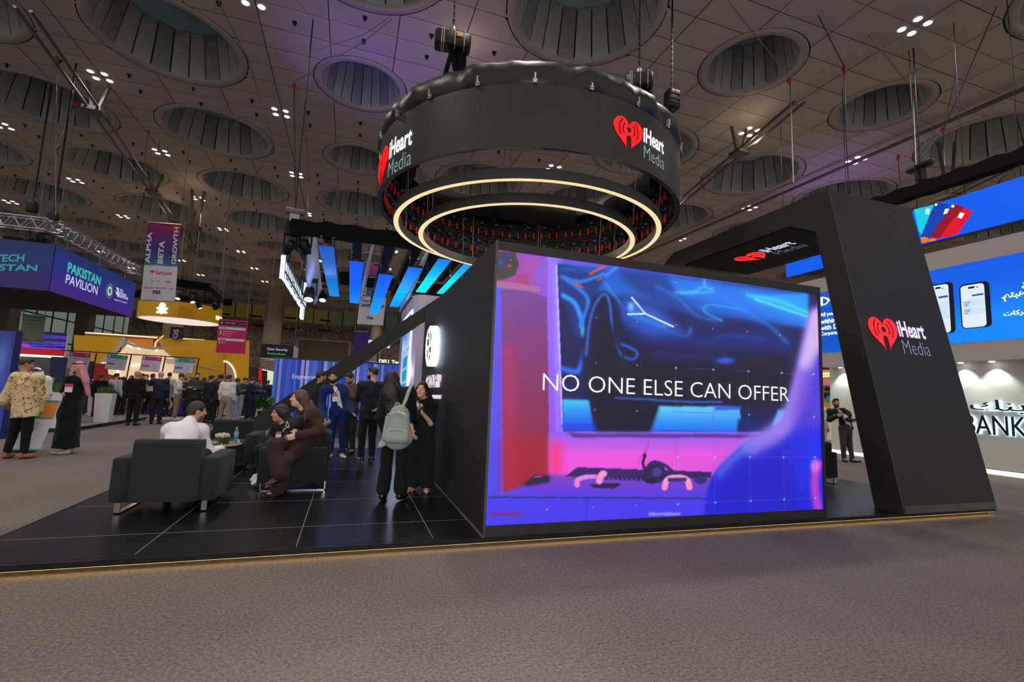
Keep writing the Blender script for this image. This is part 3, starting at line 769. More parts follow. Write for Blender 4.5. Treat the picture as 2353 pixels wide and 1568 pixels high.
    p.line(s_curve([(556, 1290), (560, 1262), (600, 1248), (645, 1246)]), 12, (226, 130, 226), 1.2); p.line(s_curve([(668, 1268), (680, 1236), (692, 1232)]), 17, (244, 150, 206), 1.5); p.ell(553, 1278, 14, 22, (255, 120, 190), 2)
    p.line(s_curve([(903, 1142), (894, 1180), (912, 1230)]), 7, (34, 24, 70), 1); p.ell(903, 1136, 8, 10, (30, 20, 50), 1)
    p.ell(960, 1228, 52, 52, (40, 26, 80), 1.5); p.line(s_curve([(915, 1200), (950, 1172), (1010, 1190), (1050, 1222), (1110, 1240)]), 9, (46, 32, 96), 1.2); p.ell(965, 1222, 26, 24, (74, 54, 140), 2); p.ell(935, 1270, 34, 12, (30, 18, 60), 1.2)
    p.line(s_curve([(1005, 1302), (1020, 1262), (1068, 1250), (1120, 1262), (1132, 1300)]), 15, (245, 150, 200), 1.2); p.line([(1030, 1262), (1110, 1262)], 10, (60, 40, 110), 1.5); p.ell(1005, 1300, 12, 16, (255, 130, 185), 1.5); p.ell(1136, 1300, 12, 16, (255, 140, 200), 1.5)
    p.ell(1190, 1262, 34, 22, (52, 38, 120), 2); p.line(s_curve([(1150, 1245), (1190, 1236), (1240, 1246)]), 4, (36, 24, 80), 1)
    # the blurred arm in the foreground
    edge = s_curve([(1800, 350), (1744, 450), (1716, 560), (1690, 680), (1650, 830), (1612, 940), (1560, 992), (1460, 1044), (1360, 1124), (1262, 1226), (1226, 1320), (1208, 1450)])
    tv(edge + [(1500, 1500), (1850, 1450), (1850, 330)], (28, 34, 222), 3)
    p.line(s_curve([(1800, 420), (1760, 560), (1720, 740), (1670, 900), (1580, 1020), (1460, 1090)]), 52, (176, 140, 240), 12, .85)
    p.line(s_curve([(1790, 420), (1770, 540), (1740, 660)]), 36, (226, 190, 240), 10, .8)
    p.line(s_curve([(1450, 1080), (1360, 1150), (1290, 1230)]), 24, (110, 130, 240), 10, .8)
    tv([(1300, 1220), (1640, 1060), (1700, 1420), (1230, 1440)], (24, 26, 190), 30, .8)
    tv([(1720, 720), (1830, 600), (1830, 1000), (1650, 1000)], (92, 60, 214), 20, .8)
    tv([(1740, 1020), (1840, 980), (1840, 1160), (1720, 1180)], (14, 40, 240), 14, .8)
    p.line(s_curve([(1800, 1180), (1785, 1220), (1780, 1300), (1798, 1420)]), 22, (206, 60, 200), 7, .85); p.ell(1780, 1190, 24, 34, (220, 130, 226), 6, .8)
    # graphic dots and grid lines
    for i, (xa, xb) in enumerate(((1063, 1068), (1254, 1264), (1434, 1448), (1606, 1624), (1762, 1790))):
        p.line([(xa, 690), (xb, 1420)], 1.0, (120, 60, 200), .6, .55)
    for ya, yb in ((684, 722), (912, 938), (1146, 1144), (1388, 1356)): p.line([(1050, ya), (1800, yb)], 1.0, (120, 60, 200), .6, .5)
    for i, xx in enumerate((1064, 1256, 1437, 1610, 1772)):
        for yy, yk, c in ((686, 8, (120, 220, 215)), (914, 6, (40, 210, 215)), (1146, 0, (30, 225, 240)), (1388, -8, (40, 225, 240))):
            p.ell(xx + (yy - 686) * .017, yy + yk * i, 5, 5, c, .6)
    for (xx, yy) in ((1062, 244), (1430, 290), (1252, 270), (653, 424), (865, 448), (1253, 482), (1432, 498), (1600, 516), (650, 660), (863, 672), (645, 902), (862, 908), (415, 896), (637, 1405), (858, 1395), (400, 1415), (1066, 464)):
        p.ell(xx, yy, 4, 4, (240, 110, 150), .6)
picture(P_)
fs = flat(lo((SX0, YF + .012, SZ0)), (1, 0, 0), (0, 0, 1), (0, -1, 0), 0.0)
sheet('screen', fs, SX1 - SX0, SZ1 - SZ0, vcol_mat('led_picture', 1.0, .5), lw, paint=P_.out(), label='lit screen showing a desk, a blue car on a television and an arm')
q0, q1 = PX(1247, 897, 1, YF), PX(1813, 923, 1, YF); q2 = PX(1250, 858, 1, YF)
ft = flat(lo((q0[0], YF - .001, q0[2])), (1, 0, (q1[2] - q0[2]) / (q1[0] - q0[0])), (0, 0, 1), (0, -1, 0), 0.0)
letters('lettering', 'NO ONE ELSE CAN OFFER', ft, q1[0] - q0[0], q2[2] - q0[2], emit('screen_white', (250, 250, 255), 1.3), lw, bold=-0.013)

# ---- halo sign on the logo wall
def SW(x, y): p = PX(x, y, 0, XL); return (p[1], p[2])
fw = lambda u, v, d=0.0: np.array(lo((XL - .02 - d, u, v)))
c8 = lambda x, y: SW(930 + x / 6.533, 720 + y / 6.533)
HC = c8(486, 500)
halo = empty('halo_sign', (XL, HC[0], HC[1]), label='white halo-lit round emblem fixed to the charcoal wall above the raised letters', cat='sign')
def ho(u, v, d=0.0): return np.array((-.05 - d, u - HC[0], v - HC[1]))
shape('face', [c8(*p) for p in [(466, 197), (545, 197), (563, 240), (576, 330), (577, 430), (570, 560), (556, 680), (535, 770), (515, 804), (424, 804), (410, 770), (399, 700), (394, 600), (397, 480), (408, 370), (430, 270)]], ho, emit('halo_white', (255, 255, 255), 1.8), halo, .05)
for pts in ([(480, 250), (486, 262), (483, 300), (472, 470), (463, 480), (468, 330)], [(492, 300), (498, 330), (494, 400), (482, 462), (484, 380)], [(452, 285), (457, 300), (455, 368), (437, 374), (441, 320)],
            [(452, 388), (450, 490), (424, 497), (426, 408), (440, 395)], [(484, 505), (482, 595), (460, 603), (459, 520)], [(470, 630), (466, 680), (455, 718), (449, 715), (452, 640)], [(445, 520), (440, 620), (428, 742), (421, 738), (428, 600), (440, 518)], [(428, 520), (420, 600), (418, 690), (411, 650), (414, 560)]):
    shape('glyph', [c8(*p) for p in pts], lambda u, v, d=0.0: ho(u, v, d) + np.array((-.052, 0, 0)), mat('sign_black', (12, 12, 14), rough=.5), halo)
MB().box((-.05, -.03, -.03), (-.0, .03, .03)).build('standoff', M_BLK, halo)
MB().lathe([(.0, 0), (.33, 0)], n=24).build('backlight', emit('halo_back', (190, 232, 255), 9.0), halo, (-.046, 0, 0), (0, PI / 2, 0), label='blue-white backlight facing the wall')

gs = empty('raised_letters', (XL, 7.3, 1.6), label='white and red raised lettering on the charcoal wall beside the standing woman', cat='sign')
def gf(u, v, d=0.0): return np.array((-.004 - d, u - 7.3, v - 1.6))
a, b = c8(372, 1117), c8(548, 1117); t = c8(372, 945)
def gtxt(s, pa, pb, pt, m, dep, extra=0.0, **kw):
    g = lambda u, v, d=0.0: gf(pa[0] + u * (pb[0] - pa[0]), pa[1] + u * (pb[1] - pa[1]) + v * (pt[1] - pa[1]), d + extra)
    return letters('lettering', s, g, 1.0, 1.0, m, gs, depth=dep, **kw)
gtxt('GROUP', a, b, t, emit('letter_white', (214, 206, 216), .75, (200, 195, 200)), .07, bold=.02)
gtxt('GROUP', a, b, t, mat('letter_red', (170, 28, 44), rough=.4), .0, .072, bold=.0)
a, b = c8(440, 1283), c8(556, 1290); t = c8(440, 1228)
gtxt('NMENT GROUP'[0:5], a, b, t, emit('letter_white', (214, 206, 216), .75), .03)

# ---- portal at the right
PXL, PXR = 7.213, 9.205
pt = empty('portal_frame', (PXL, YF, ZP), label='tall leaning charcoal portal with red heart logos at the open end', cat='portal')
def po(y, z): return (y - YF, z - ZP)
leg = [po(4.605, ZP), po(5.53, 5.055), po(5.76, 5.075), po(5.81, 4.60), po(4.995, ZP)]
beam = [po(5.76, 5.075), po(9.51, 5.06), po(9.92, 4.86), po(9.22, 4.69), po(6.26, 4.68), po(5.81, 4.60)]
MB().prism(leg, 0, 0, PXR - PXL).build('leg', M_CH, pt)
MB().prism(beam, 0, 0, PXR - PXL).build('beam', M_CH, pt)
lv = np.array((0, 5.53 - 4.605, 5.055 - ZP)); Ln = np.linalg.norm(lv); lv /= Ln; ln = np.array((0, -lv[2], lv[1]))
MB().quad(*[tuple(np.array((x, 0, 0)) + lv * v + ln * .006 + np.array((0, 4.605 - YF, 0))) for x, v in ((.02, .0), (PXR - PXL, .0), (PXR - PXL, .10), (.02, .10))]).build('skirting', M_LIP, pt)
MB().box((-.004, 4.60 - YF, 0), (.0, 4.62 - YF, .001)).build('corner_bead', M_CH2, pt)
mb = MB(); mb.tube((0, 4.605 - YF, 0), (0, 5.53 - YF, 5.055 - ZP), .006, 4); mb.build('edge_bead', M_CH2, pt)
M_HR = emit('heart_red', (255, 8, 24), 1.0); M_LW = emit('logo_white', (232, 218, 250), 1.1); M_LG = emit('logo_grey', (142, 132, 176), .9)
O_ = (PXL, 4.605, ZP)
a = PXP(2012, 808, O_, ln); b = PXP(2070, 806, O_, ln)
def leg_uv(x, y):
    p = PXP(x, y, O_, ln) - np.array(O_); return p[0], np.dot(p, lv)
u0, v0 = leg_uv(2008, 809); u1, _ = leg_uv(2072, 806)
fl = flat(np.array((0, 4.605 - YF, 0)), (1, 0, 0), lv, ln, .008)
heart_logo(fl, u1 - u0, pt, M_HR, M_LW, M_LG, u0, v0)
# soffit screen with logo
MB().box((.06, 6.34 - YF, 4.672 - ZP), (PXR - PXL - .06, 9.16 - YF, 4.69 - ZP)).build('soffit_screen', mat('soffit_screen', (16, 16, 15), rough=.75, spec=.15), pt, label='dark screen set in the underside')
s0 = PX(1703, 600, 2, 4.665); s1 = PX(1872, 566, 2, 4.665)
W_ = (s0[1] - s1[1]) / 2.02
fsf = flat((s0[0] - PXL + .05, s0[1] - YF + .02, 4.668 - ZP), (0, -1, 0), (-1, 0, 0), (0, 0, -1), .0)
heart_logo(fsf, W_, pt, M_HR, emit('logo_lilac', (206, 206, 245), 1.0), emit('logo_dim', (92, 94, 120), .9), 0, -.30)

# ---- leaning strut at the back left
YD = 11.4
st = empty('leaning_strut', (X0, YD, ZP), label='black diagonal strut rising from the platform corner to the logo wall', cat='strut')
pa = [(-2.71 - X0, 0), (2.0 - X0, 3.74), (2.10 - X0, 3.40), (1.56 - X0, 3.03), (-2.13 - X0, 0)]
MB().prism(pa, 1, 0, .5).build('strut', M_CH, st)
MB().box((1.9 - X0, .05, 0), (2.10 - X0, .45, 3.45)).build('post', M_CH, st)
# ================================================================== the hanging ring sign
RCX, RCY, RR = 3.58, 10.03, 3.33
ZB_, ZT_ = 5.46, 6.56
rg = empty('ring_sign', (RCX, RCY, ZB_), label='huge black circular LED sign hanging from chains over the stand', cat='ring sign')
M_LED = mat('black_led_face', (34, 33, 32), rough=0.5, vary=0.12, vscale=2)
M_LBK = mat('led_cabinet_back', (14, 14, 15), rough=0.45, bump=0.5, bscale=40)
M_RDH = mat('red_handle', (200, 28, 30), rough=0.4); M_BLU = mat('blue_plug', (60, 84, 190), rough=0.4); M_GRN = emit('green_led', (120, 220, 60), 1.5)
M_CAB = mat('grey_cable', (92, 90, 86), rough=0.6)
NCOL = 42; ha = PI / NCOL; hrow = (ZT_ - ZB_) / 2
def pan():
    mb = MB(); n = 4; a = [-ha + .0002 + (2 * ha - .0004) * i / n for i in range(n + 1)]
    vs = [(RR * math.cos(t), RR * math.sin(t), z) for z in (.0004, hrow - .0004) for t in a]
    mb.add(vs, [(i, i + 1, n + 2 + i, n + 1 + i) for i in range(n)], 0)
    vs2 = [((RR - .03) * math.cos(t), (RR - .03) * math.sin(t), z) for z in (.0004, hrow - .0004) for t in a]
    mb.add(vs2, [(n + 1 + i, n + 2 + i, i + 1, i) for i in range(n)], 1)
    mb.add(vs[:n + 1] + vs2[:n + 1], [(n + 1 + i, n + 2 + i, i + 1, i) for i in range(n)], 1)
    mb.add(vs[n + 1:] + vs2[n + 1:], [(i, i + 1, n + 2 + i, n + 1 + i) for i in range(n)], 1)
    # cabinet frame, power box and latches on the inner side
    def B(r0, r1, y0, y1, z0, z1): mb.box((RR - r1, y0, z0), (RR - r0, y1, z1), 1)
    B(.04, .10, -.235, -.20, .01, hrow - .01); B(.04, .10, .20, .235, .01, hrow - .01); B(.04, .09, -.2, .2, .01, .05); B(.04, .09, -.2, .2, hrow - .05, hrow - .01)
    B(.04, .13, -.12, .12, .16, .36); B(.04, .07, -.2, .2, .24, .27); B(.05, .12, -.05, .05, .40, .47)
    return mb.mesh('led_panel', [M_LED, M_LBK])
pm = pan()
hm = MB().box((RR - .175, -.018, .09), (RR - .14, .018, .26)).mesh('handle', M_RDH)
hm2 = MB().box((RR - .15, -.045, .42), (RR - .12, .045, .46)).mesh('plug', M_BLU)
hm3 = MB().path([(RR - .14, -.15, .30), (RR - .17, -.1, .2), (RR - .17, .0, .14), (RR - .16, .12, .2), (RR - .14, .19, .34)], .006, 4).mesh('cable', M_CAB)
hm5 = MB().path([(RR - .13, -.22, .45), (RR - .17, -.18, .36), (RR - .18, -.05, .41), (RR - .16, .05, .50), (RR - .17, .14, .46), (RR - .15, .2, .52)], .005, 4).path([(RR - .12, .05, .16), (RR - .16, .1, .06), (RR - .16, .2, .03)], .005, 4).mesh('cable', mat('dark_cable', (58, 56, 54)))
hm4 = MB().box((RR - .14, .13, .38), (RR - .13, .142, .39)).mesh('status_light', M_GRN)
for c in range(NCOL):
    for r in range(2):
        p = link('led_panel', pm, rg, (0, 0, r * hrow), (0, 0, 2 * ha * c))
        away = math.sin(2 * ha * c) > -.35
        if away:
            for yy in (-.13, .13): link('handle', hm, p, (0, yy + random.uniform(-.02, .02), 0))
            link('cable', hm5, p, rot=(0, 0, 0)); link('plug', hm2, p, (0, random.uniform(-.1, .1), 0)); link('cable', hm3, p)
            if (c + r) % 3 == 0: link('status_light', hm4, p)
# cloth skirt with pinched folds
mb = MB(); n = 168; rows = [(3.27, 1.06, .0), (3.31, 1.12, .3), (3.36, 1.20, .7), (3.37, 1.34, 1.0), (3.34, 1.47, .9), (3.28, 1.54, .5), (3.05, 1.57, .4), (2.82, 1.52, .3), (2.80, 1.1, .1)]
vs = []
for (r, z, k) in rows:
    for i in range(n):
        a = 2 * PI * i / n
        f = .028 * math.sin(19 * a) + .022 * math.sin(31 * a + 1) + .018 * math.sin(53 * a + z * 9)
        pinch = max(0, math.cos(11 * a)) ** 12
        vs.append(((r + k * f - k * .05 * pinch) * math.cos(a), (r + k * f - k * .05 * pinch) * math.sin(a), z + k * (.018 * math.sin(11 * a + .5) - .05 * pinch)))
mb.add(vs, [(j * n + i, j * n + (i + 1) % n, (j + 1) * n + (i + 1) % n, (j + 1) * n + i) for j in range(len(rows) - 1) for i in range(n)], 0, True)
mb.build('cloth_skirt', mat('black_stretch_cloth', (10, 10, 11), rough=0.42, spec=0.5), rg, label='black stretch cloth over the truss')
cl_me = MB().box((-.02, -.015, -.03), (.07, .015, .10)).tube((.03, -.04, .0), (.03, .04, .0), .018, 6).box((.02, -.035, -.06), (.05, .035, -.03)).mesh('clamp', mat('bright_clamp', (196, 196, 192), rough=.3, metal=.9))
for k in range(22):
    a = 2 * PI * k / 22 + .1; link('clamp', cl_me, rg, ((RR - .01) * math.cos(a), (RR - .01) * math.sin(a), ZT_ - ZB_ + .06), (0, 0, a))
# draped cross trusses inside
M_DRP = mat('truss_drape', (11, 11, 11), rough=0.85, spec=.15)
for (a, b) in ((.75, 2.3), (-.35, .45), (2.75, 3.6)):
    p, q = np.array((2.95 * math.cos(a), 2.95 * math.sin(a), 1.15)), np.array((2.95 * math.cos(b), 2.95 * math.sin(b), 1.15))
    mb = MB(); m = 14; vs = []
    u = (q - p) / np.linalg.norm(q - p); nn = np.array((-u[1], u[0], 0))
    for i in range(m + 1):
        c = p + (q - p) * i / m; sag = .10 * math.sin(i * 2.1) + .06 * math.sin(i * 3.7)
        for (sx, sz) in ((-.17, .1), (.17, .1), (.17, -.26 - sag), (0, -.32 - sag * .7), (-.17, -.26 + sag * .5)): vs.append(c + nn * sx + np.array((0, 0, sz)))
    mb.add(vs, [(i * 5 + k, i * 5 + (k + 1) % 5, i * 5 + 5 + (k + 1) % 5, i * 5 + 5 + k) for i in range(m) for k in range(5)] + [tuple(range(5)), tuple(range(m * 5 + 4, m * 5 - 1, -1))], 0, True)
    mb.build('draped_truss', M_DRP, rg)
# logos on the drum
def PXC(x, y, R=RR):
    d = RC.T @ np.array([(x - 1176.5) / F_PX, -(y - 784) / F_PX, 1.0]); o = np.array([0, 0, H_CAM])
    ex, ey = o[0] - RCX, o[1] - RCY; A = d[0] ** 2 + d[1] ** 2; B = ex * d[0] + ey * d[1]; C = ex * ex + ey * ey - R * R
    t = (-B - math.sqrt(max(B * B - A * C, 0))) / A; p = o + t * d
    return math.atan2(p[1] - RCY, p[0] - RCX), p[2] - ZB_
def drum_fn(a0, z0): return lambda u, v, d=0.0: np.array(((RR + .012 + d) * math.cos(a0 + u / RR), (RR + .012 + d) * math.sin(a0 + u / RR), z0 + v))
M_R2, M_W2, M_G2 = emit('drum_red', (255, 0, 4), 1.05), emit('drum_white', (250, 250, 250), 1.15), emit('drum_teal', (140, 168, 170), .95)
a, z = PXC(1408, 318); a2, z2 = PXC(1474, 318)
heart_logo(drum_fn(a, z - .16), (a2 - a) * RR * 1.02, rg, M_R2, M_W2, M_G2)
a, z = PXC(950, 335); _, zz = PXC(897, 352)
wd = (PXC(947, 320)[0] - PXC(896, 340)[0]) * RR
heart_logo(drum_fn(PXC(947, 330)[0] - wd * 2.06 / RR, z - .36), wd / .98 * 1.0, rg, M_R2, M_W2, M_G2)
# the two warm light rings
M_RING = mat('ring_black', (50, 49, 48), rough=0.6); M_WARM = emit('ring_warm', (255, 226, 170), 1.0)
def light_ring(label, R, z, hgt=.19, wid=.115):
    t = empty('light_ring', (RCX, RCY, z), label=label, cat='ring light', group='warm ring lights under the black sign')
    MB().lathe([(R - .006, .004), (R, .012), (R, hgt), (R - wid, hgt), (R - wid, .012), (R - wid + .006, .004)], n=96, smooth=False).build('housing', M_RING, t)
    MB().lathe([(R - wid + .006, .002), (R - .006, .002)], n=96).build('diffuser', M_WARM, t, label='glowing warm diffuser')
    for k in range(8):
        a = 2 * PI * k / 8 + .3; MB().tube(((R - .06) * math.cos(a), (R - .06) * math.sin(a), hgt), ((R - .06) * math.cos(a) * 1.03, (R - .06) * math.sin(a) * 1.03, ZT_ - z), .008, 5).build('wire', M_STEEL, t)
    return t
light_ring('wider warm light ring hanging under the black circular sign', 2.97, 5.10)
light_ring('narrower warm light ring hanging lowest under the black circular sign', 2.43, 4.90)
for k in range(6):
    a = 2 * PI * k / 6; lamp('drum_fill_lamp', 'POINT', (RCX + 2.1 * math.cos(a), RCY + 2.1 * math.sin(a), 5.25), 16, (1.0, .80, .5), .5)  # added fill lamps without fixtures, brightening the inside of the drum
# hoists and chains
M_YG = mat('hoist_plate', (196, 150, 90), rough=.5)
def chain(parent, p, q, r=.022, step=.075):
    mb = MB(); p, q = np.array(p, float), np.array(q, float); L = np.linalg.norm(q - p); n = int(L / step)
    for i in range(n):
        c = p + (q - p) * (i + .5) / n
        if i % 2: mb.box(c + (-r, -.008, -step * .62), c + (r, .008, step * .62))
        else: mb.box(c + (-.008, -r, -step * .62), c + (.008, r, step * .62))
    mb.build('chain', M_BLK, parent)
def hoist(label, c, ln_, rz, down, plate=True):
    t = empty('chain_hoist', c, rz, label=label, cat='hoist', group='chain hoists carrying the hanging signs')
    mb = MB(); mb.box((-ln_, -.17, -.15), (ln_, .17, .17), bev=.06); mb.build('case', M_BLK, t)
    mb = MB()
    for x in (-ln_ * .62, -ln_ * .5, ln_ * .1, ln_ * .62): mb.box((x - .009, -.178, -.158), (x + .009, .178, .178))
    mb.build('strap', mat('pale_strap', (150, 144, 132), rough=.5), t)
    if plate: MB().box((ln_ * .2, -.182, .03), (ln_ * .5, -.176, .13)).build('plate', M_YG, t, label='tan rating plate')
    MB().lathe([(.03, .18), (.07, .10), (.03, .0)], c=(0, 0, .17), n=10).build('hook', M_STEEL, t)
    chain(t, (0, 0, .36), (0, 0, CEIL - c[2] - .08))
    mb = MB(); 
    for s in (-1, 1): mb.tube((.0, 0, -.17), (s * .28, 0, -down), .05, 6)
    mb.tube((.18, .1, -.15), (.22, .1, -down), .12, 8); mb.build('sling', M_DRP, t)
    return t
h1 = PX(1040, 98, 1, 9.0); hoist('long strapped hoist with a tan plate above the far left of the ring sign', tuple(h1), .36, -.12, h1[2] - 7.0)
h2 = PX(1468, 190, 1, 8.6); hoist('black hoist half hidden behind the cloth at the right of the ring sign', tuple(h2), .30, -.55, .5, False)
h3 = PX(1544, 232, 1, 9.3)
t = empty('chain_hoist', h3, 0, label='upright black hoist with a red and white label at the ring sign’s right rim', cat='hoist', group='chain hoists carrying the hanging signs')
MB().box((-.16, -.14, -.24), (.16, .14, .26), bev=.05).box((-.15, -.15, -.02), (.15, -.13, .02)).box((-.13, -.15, -.12), (.13, -.13, -.09)).build('case', M_BLK, t)
MB().box((-.13, -.148, .10), (.13, -.141, .22)).build('label_plate', M_GAP, t)
for q, (x, z) in enumerate(((-.11, .175), (-.11, .125), (.0, .175), (.0, .125))):
    MB().box((x, -.152, z), (x + (.09 if q < 2 else .12), -.148, z + .03)).build('label_print', mat('label_red', (210, 40, 40)) if q % 2 else mat('label_white', (225, 225, 225)), t)
chain(t, (0, 0, .26), (0, 0, CEIL - h3[2] - .08))
chain(t, (-.05, 0, -.24), (-.25, 0, -(h3[2] - 6.9)))
for (x, y, zz) in ((1548, 0, 9.0),): pass
# ================================================================== soft bodies: smooth unions of tapered limbs, meshed as one skin
def nrm(v):
    v = np.array(v, float); return v / (np.linalg.norm(v) + 1e-12)
class Soft:
    def __init__(s): s.p = []
    def C(s, a, b, ra, rb=None, lat=None, ratio=1.0, k=.03, op='+'):
        s.p.append(('C', np.array(a, float), np.array(b, float), ra, ra if rb is None else rb, lat, ratio, k, op)); return s
    def E(s, c, r, R=None, k=.02, op='+'):
        s.p.append(('E', np.array(c, float), np.array(r, float), np.eye(3) if R is None else np.array(R, float), k, op)); return s
    def Hs(s, c, n): s.p.append(('H', np.array(c, float), nrm(n))); return s
    def bounds(s, q):
        if q[0] == 'C':
            r = max(q[3], q[4]); return np.minimum(q[1], q[2]) - r, np.maximum(q[1], q[2]) + r
        r = q[2].max(); return q[1] - r, q[1] + r
    def mesh(s, name, vox, mats, folds=0.0, ffreq=26.0, fdir=(0, 0, 1)):
        B = [s.bounds(q) for q in s.p if q[0] != 'H' and q[-1] == '+']
        lo = np.min([b[0] for b in B], 0) - 3 * vox; hi = np.max([b[1] for b in B], 0) + 3 * vox
        N = np.ceil((hi - lo) / vox).astype(int) + 1
        ax = [lo[i] + vox * np.arange(N[i]) for i in range(3)]
        f = np.full(N, 0.5, np.float32)
        for q in s.p:
            if q[0] == 'H':
                d = ((ax[0] - q[1][0]) * q[2][0])[:, None, None] + ((ax[1] - q[1][1]) * q[2][1])[None, :, None] + ((ax[2] - q[1][2]) * q[2][2])[None, None, :]
                f = np.maximum(f, d.astype(np.float32)); continue
            b0, b1 = s.bounds(q); k = q[-2]; mg = k + 3 * vox
            i0 = np.clip(np.floor((b0 - mg - lo) / vox).astype(int), 0, N - 1); i1 = np.clip(np.ceil((b1 + mg - lo) / vox).astype(int) + 1, 1, N)
            sl = tuple(slice(a, b) for a, b in zip(i0, i1))
            X = ax[0][sl[0]][:, None, None].astype(np.float32); Y = ax[1][sl[1]][None, :, None].astype(np.float32); Z = ax[2][sl[2]][None, None, :].astype(np.float32)
            if q[0] == 'C':
                _, a, b, ra, rb, lat, ratio, k, op = q
                d_ = b - a; L = np.linalg.norm(d_) + 1e-9; w = d_ / L
                px, py, pz = X - a[0], Y - a[1], Z - a[2]
                if lat is None or ratio == 1.0:
                    t = np.clip((px * w[0] + py * w[1] + pz * w[2]), 0, L)
                    d = np.sqrt((px - t * w[0]) ** 2 + (py - t * w[1]) ** 2 + (pz - t * w[2]) ** 2) - (ra + (rb - ra) * t / L)
                else:
                    u = np.array(lat, float); u = nrm(u - w * np.dot(u, w)); v = np.cross(w, u)
                    cu = px * u[0] + py * u[1] + pz * u[2]; cv = (px * v[0] + py * v[1] + pz * v[2]) / ratio; cw = px * w[0] + py * w[1] + pz * w[2]
                    t = np.clip(cw, 0, L)
                    d = (np.sqrt(cu ** 2 + cv ** 2 + (cw - t) ** 2) - (ra + (rb - ra) * t / L))
                    d = d * np.where(np.abs(cv) > np.abs(cu), max(ratio, .5), 1.0)
            else:
                _, c, r, R, k, op = q
                px, py, pz = X - c[0], Y - c[1], Z - c[2]
                e = [(px * R[0][i] + py * R[1][i] + pz * R[2][i]) / r[i] for i in range(3)]
                n0 = np.sqrt(e[0] ** 2 + e[1] ** 2 + e[2] ** 2) + 1e-6
                n1 = np.sqrt((e[0] / r[0]) ** 2 + (e[1] / r[1]) ** 2 + (e[2] / r[2]) ** 2) + 1e-6
                d = n0 * (n0 - 1.0) / n1
            g = f[sl]
            if op == '+':
                h = np.clip(.5 + .5 * (g - d) / k, 0, 1); f[sl] = g * (1 - h) + d * h - k * h * (1 - h)
            else:
                f[sl] = np.maximum(g, -d)
        if folds:
            A, Bx, Cz = ax[0][:, None, None], ax[1][None, :, None], ax[2][None, None, :]
            f = f + (folds * np.sin(ffreq * (Cz * .8 + .55 * A) + 3 * np.sin(7 * Bx + 5 * A)) * np.sin(ffreq * .6 * (A - .7 * Bx + .3 * Cz) + 1.3)).astype(np.float32)
        return surf(name, f, lo, vox, mats)
def surf(name, f, lo, vox, mats):
    """naive surface nets"""
    ins = f < 0; N = np.array(f.shape); cN = N - 1; tot = int(cN.prod())
    S = np.zeros((4, tot)); quads = []
    for a in range(3):
        sa = [slice(None)] * 3; sb = [slice(None)] * 3; sa[a] = slice(0, -1); sb[a] = slice(1, None)
        A, Bm = ins[tuple(sa)], ins[tuple(sb)]
        idx = np.argwhere(A != Bm)
        if not len(idx): continue
        f0 = f[tuple(sa)][tuple(idx.T)]; f1 = f[tuple(sb)][tuple(idx.T)]; t = f0 / (f0 - f1)
        P = idx.astype(float); P[:, a] += t
        b, c = [(1, 2), (2, 0), (0, 1)][a]
        cells = []
        for db, dc in ((0, 0), (-1, 0), (-1, -1), (0, -1)):
            ci = idx.copy(); ci[:, b] += db; ci[:, c] += dc
            ok = (ci >= 0).all(1) & (ci < cN).all(1)
            lin_ = np.where(ok, (ci[:, 0] * cN[1] + ci[:, 1]) * cN[2] + ci[:, 2], -1); cells.append(lin_)
            L = lin_[ok]
            S[3] += np.bincount(L, minlength=tot)
            for q in range(3): S[q] += np.bincount(L, weights=P[ok, q], minlength=tot)
        Q = np.stack(cells, 1); fl = f0 < 0
        Q[~fl] = Q[~fl][:, ::-1]
        quads.append(Q[(Q >= 0).all(1)])
    act = np.nonzero(S[3])[0]; mp = np.full(tot, -1); mp[act] = np.arange(len(act))
    V = (S[:3, act] / S[3, act]).T * vox + lo
    return mesh_np(name, V, mp[np.concatenate(quads)], mats, smooth=True)

BASE = dict(pelvis=(0, 0, .95), waist=(0, .005, 1.08), chest=(0, .0, 1.27), neck=(0, -.015, 1.45), head=(0, .015, 1.615),
            hipL=(-.088, 0, .92), hipR=(.088, 0, .92), knL=(-.10, .015, .50), knR=(.10, .015, .50), anL=(-.105, -.02, .085), anR=(.105, -.02, .085),
            toeL=(-.14, .15, .03), toeR=(.14, .15, .03), shL=(-.18, -.01, 1.405), shR=(.18, -.01, 1.405),
            elL=(-.225, -.03, 1.13), elR=(.225, -.03, 1.13), wrL=(-.235, .05, .89), wrR=(.235, .05, .89))
def fem(J):
    J = dict(J); J.update(shL=(-.155, -.01, 1.40), shR=(.155, -.01, 1.40), elL=(-.2, -.03, 1.13), elR=(.2, -.03, 1.13)); return J
def hmat(look):
    yaw, pitch, tilt = [math.radians(a) for a in look]     # yaw: + turns to the person's left
    return np.array(Matrix.Rotation(yaw, 3, 'Z') @ Matrix.Rotation(pitch, 3, 'X') @ Matrix.Rotation(tilt, 3, 'Y'))
M_SKIN = {}
def skin(rgb):
    k = tuple(rgb)
    if k not in M_SKIN: M_SKIN[k] = mat('skin_%d' % len(M_SKIN), rgb, rough=.5, spec=.4, vary=.06, vscale=20)
    return M_SKIN[k]
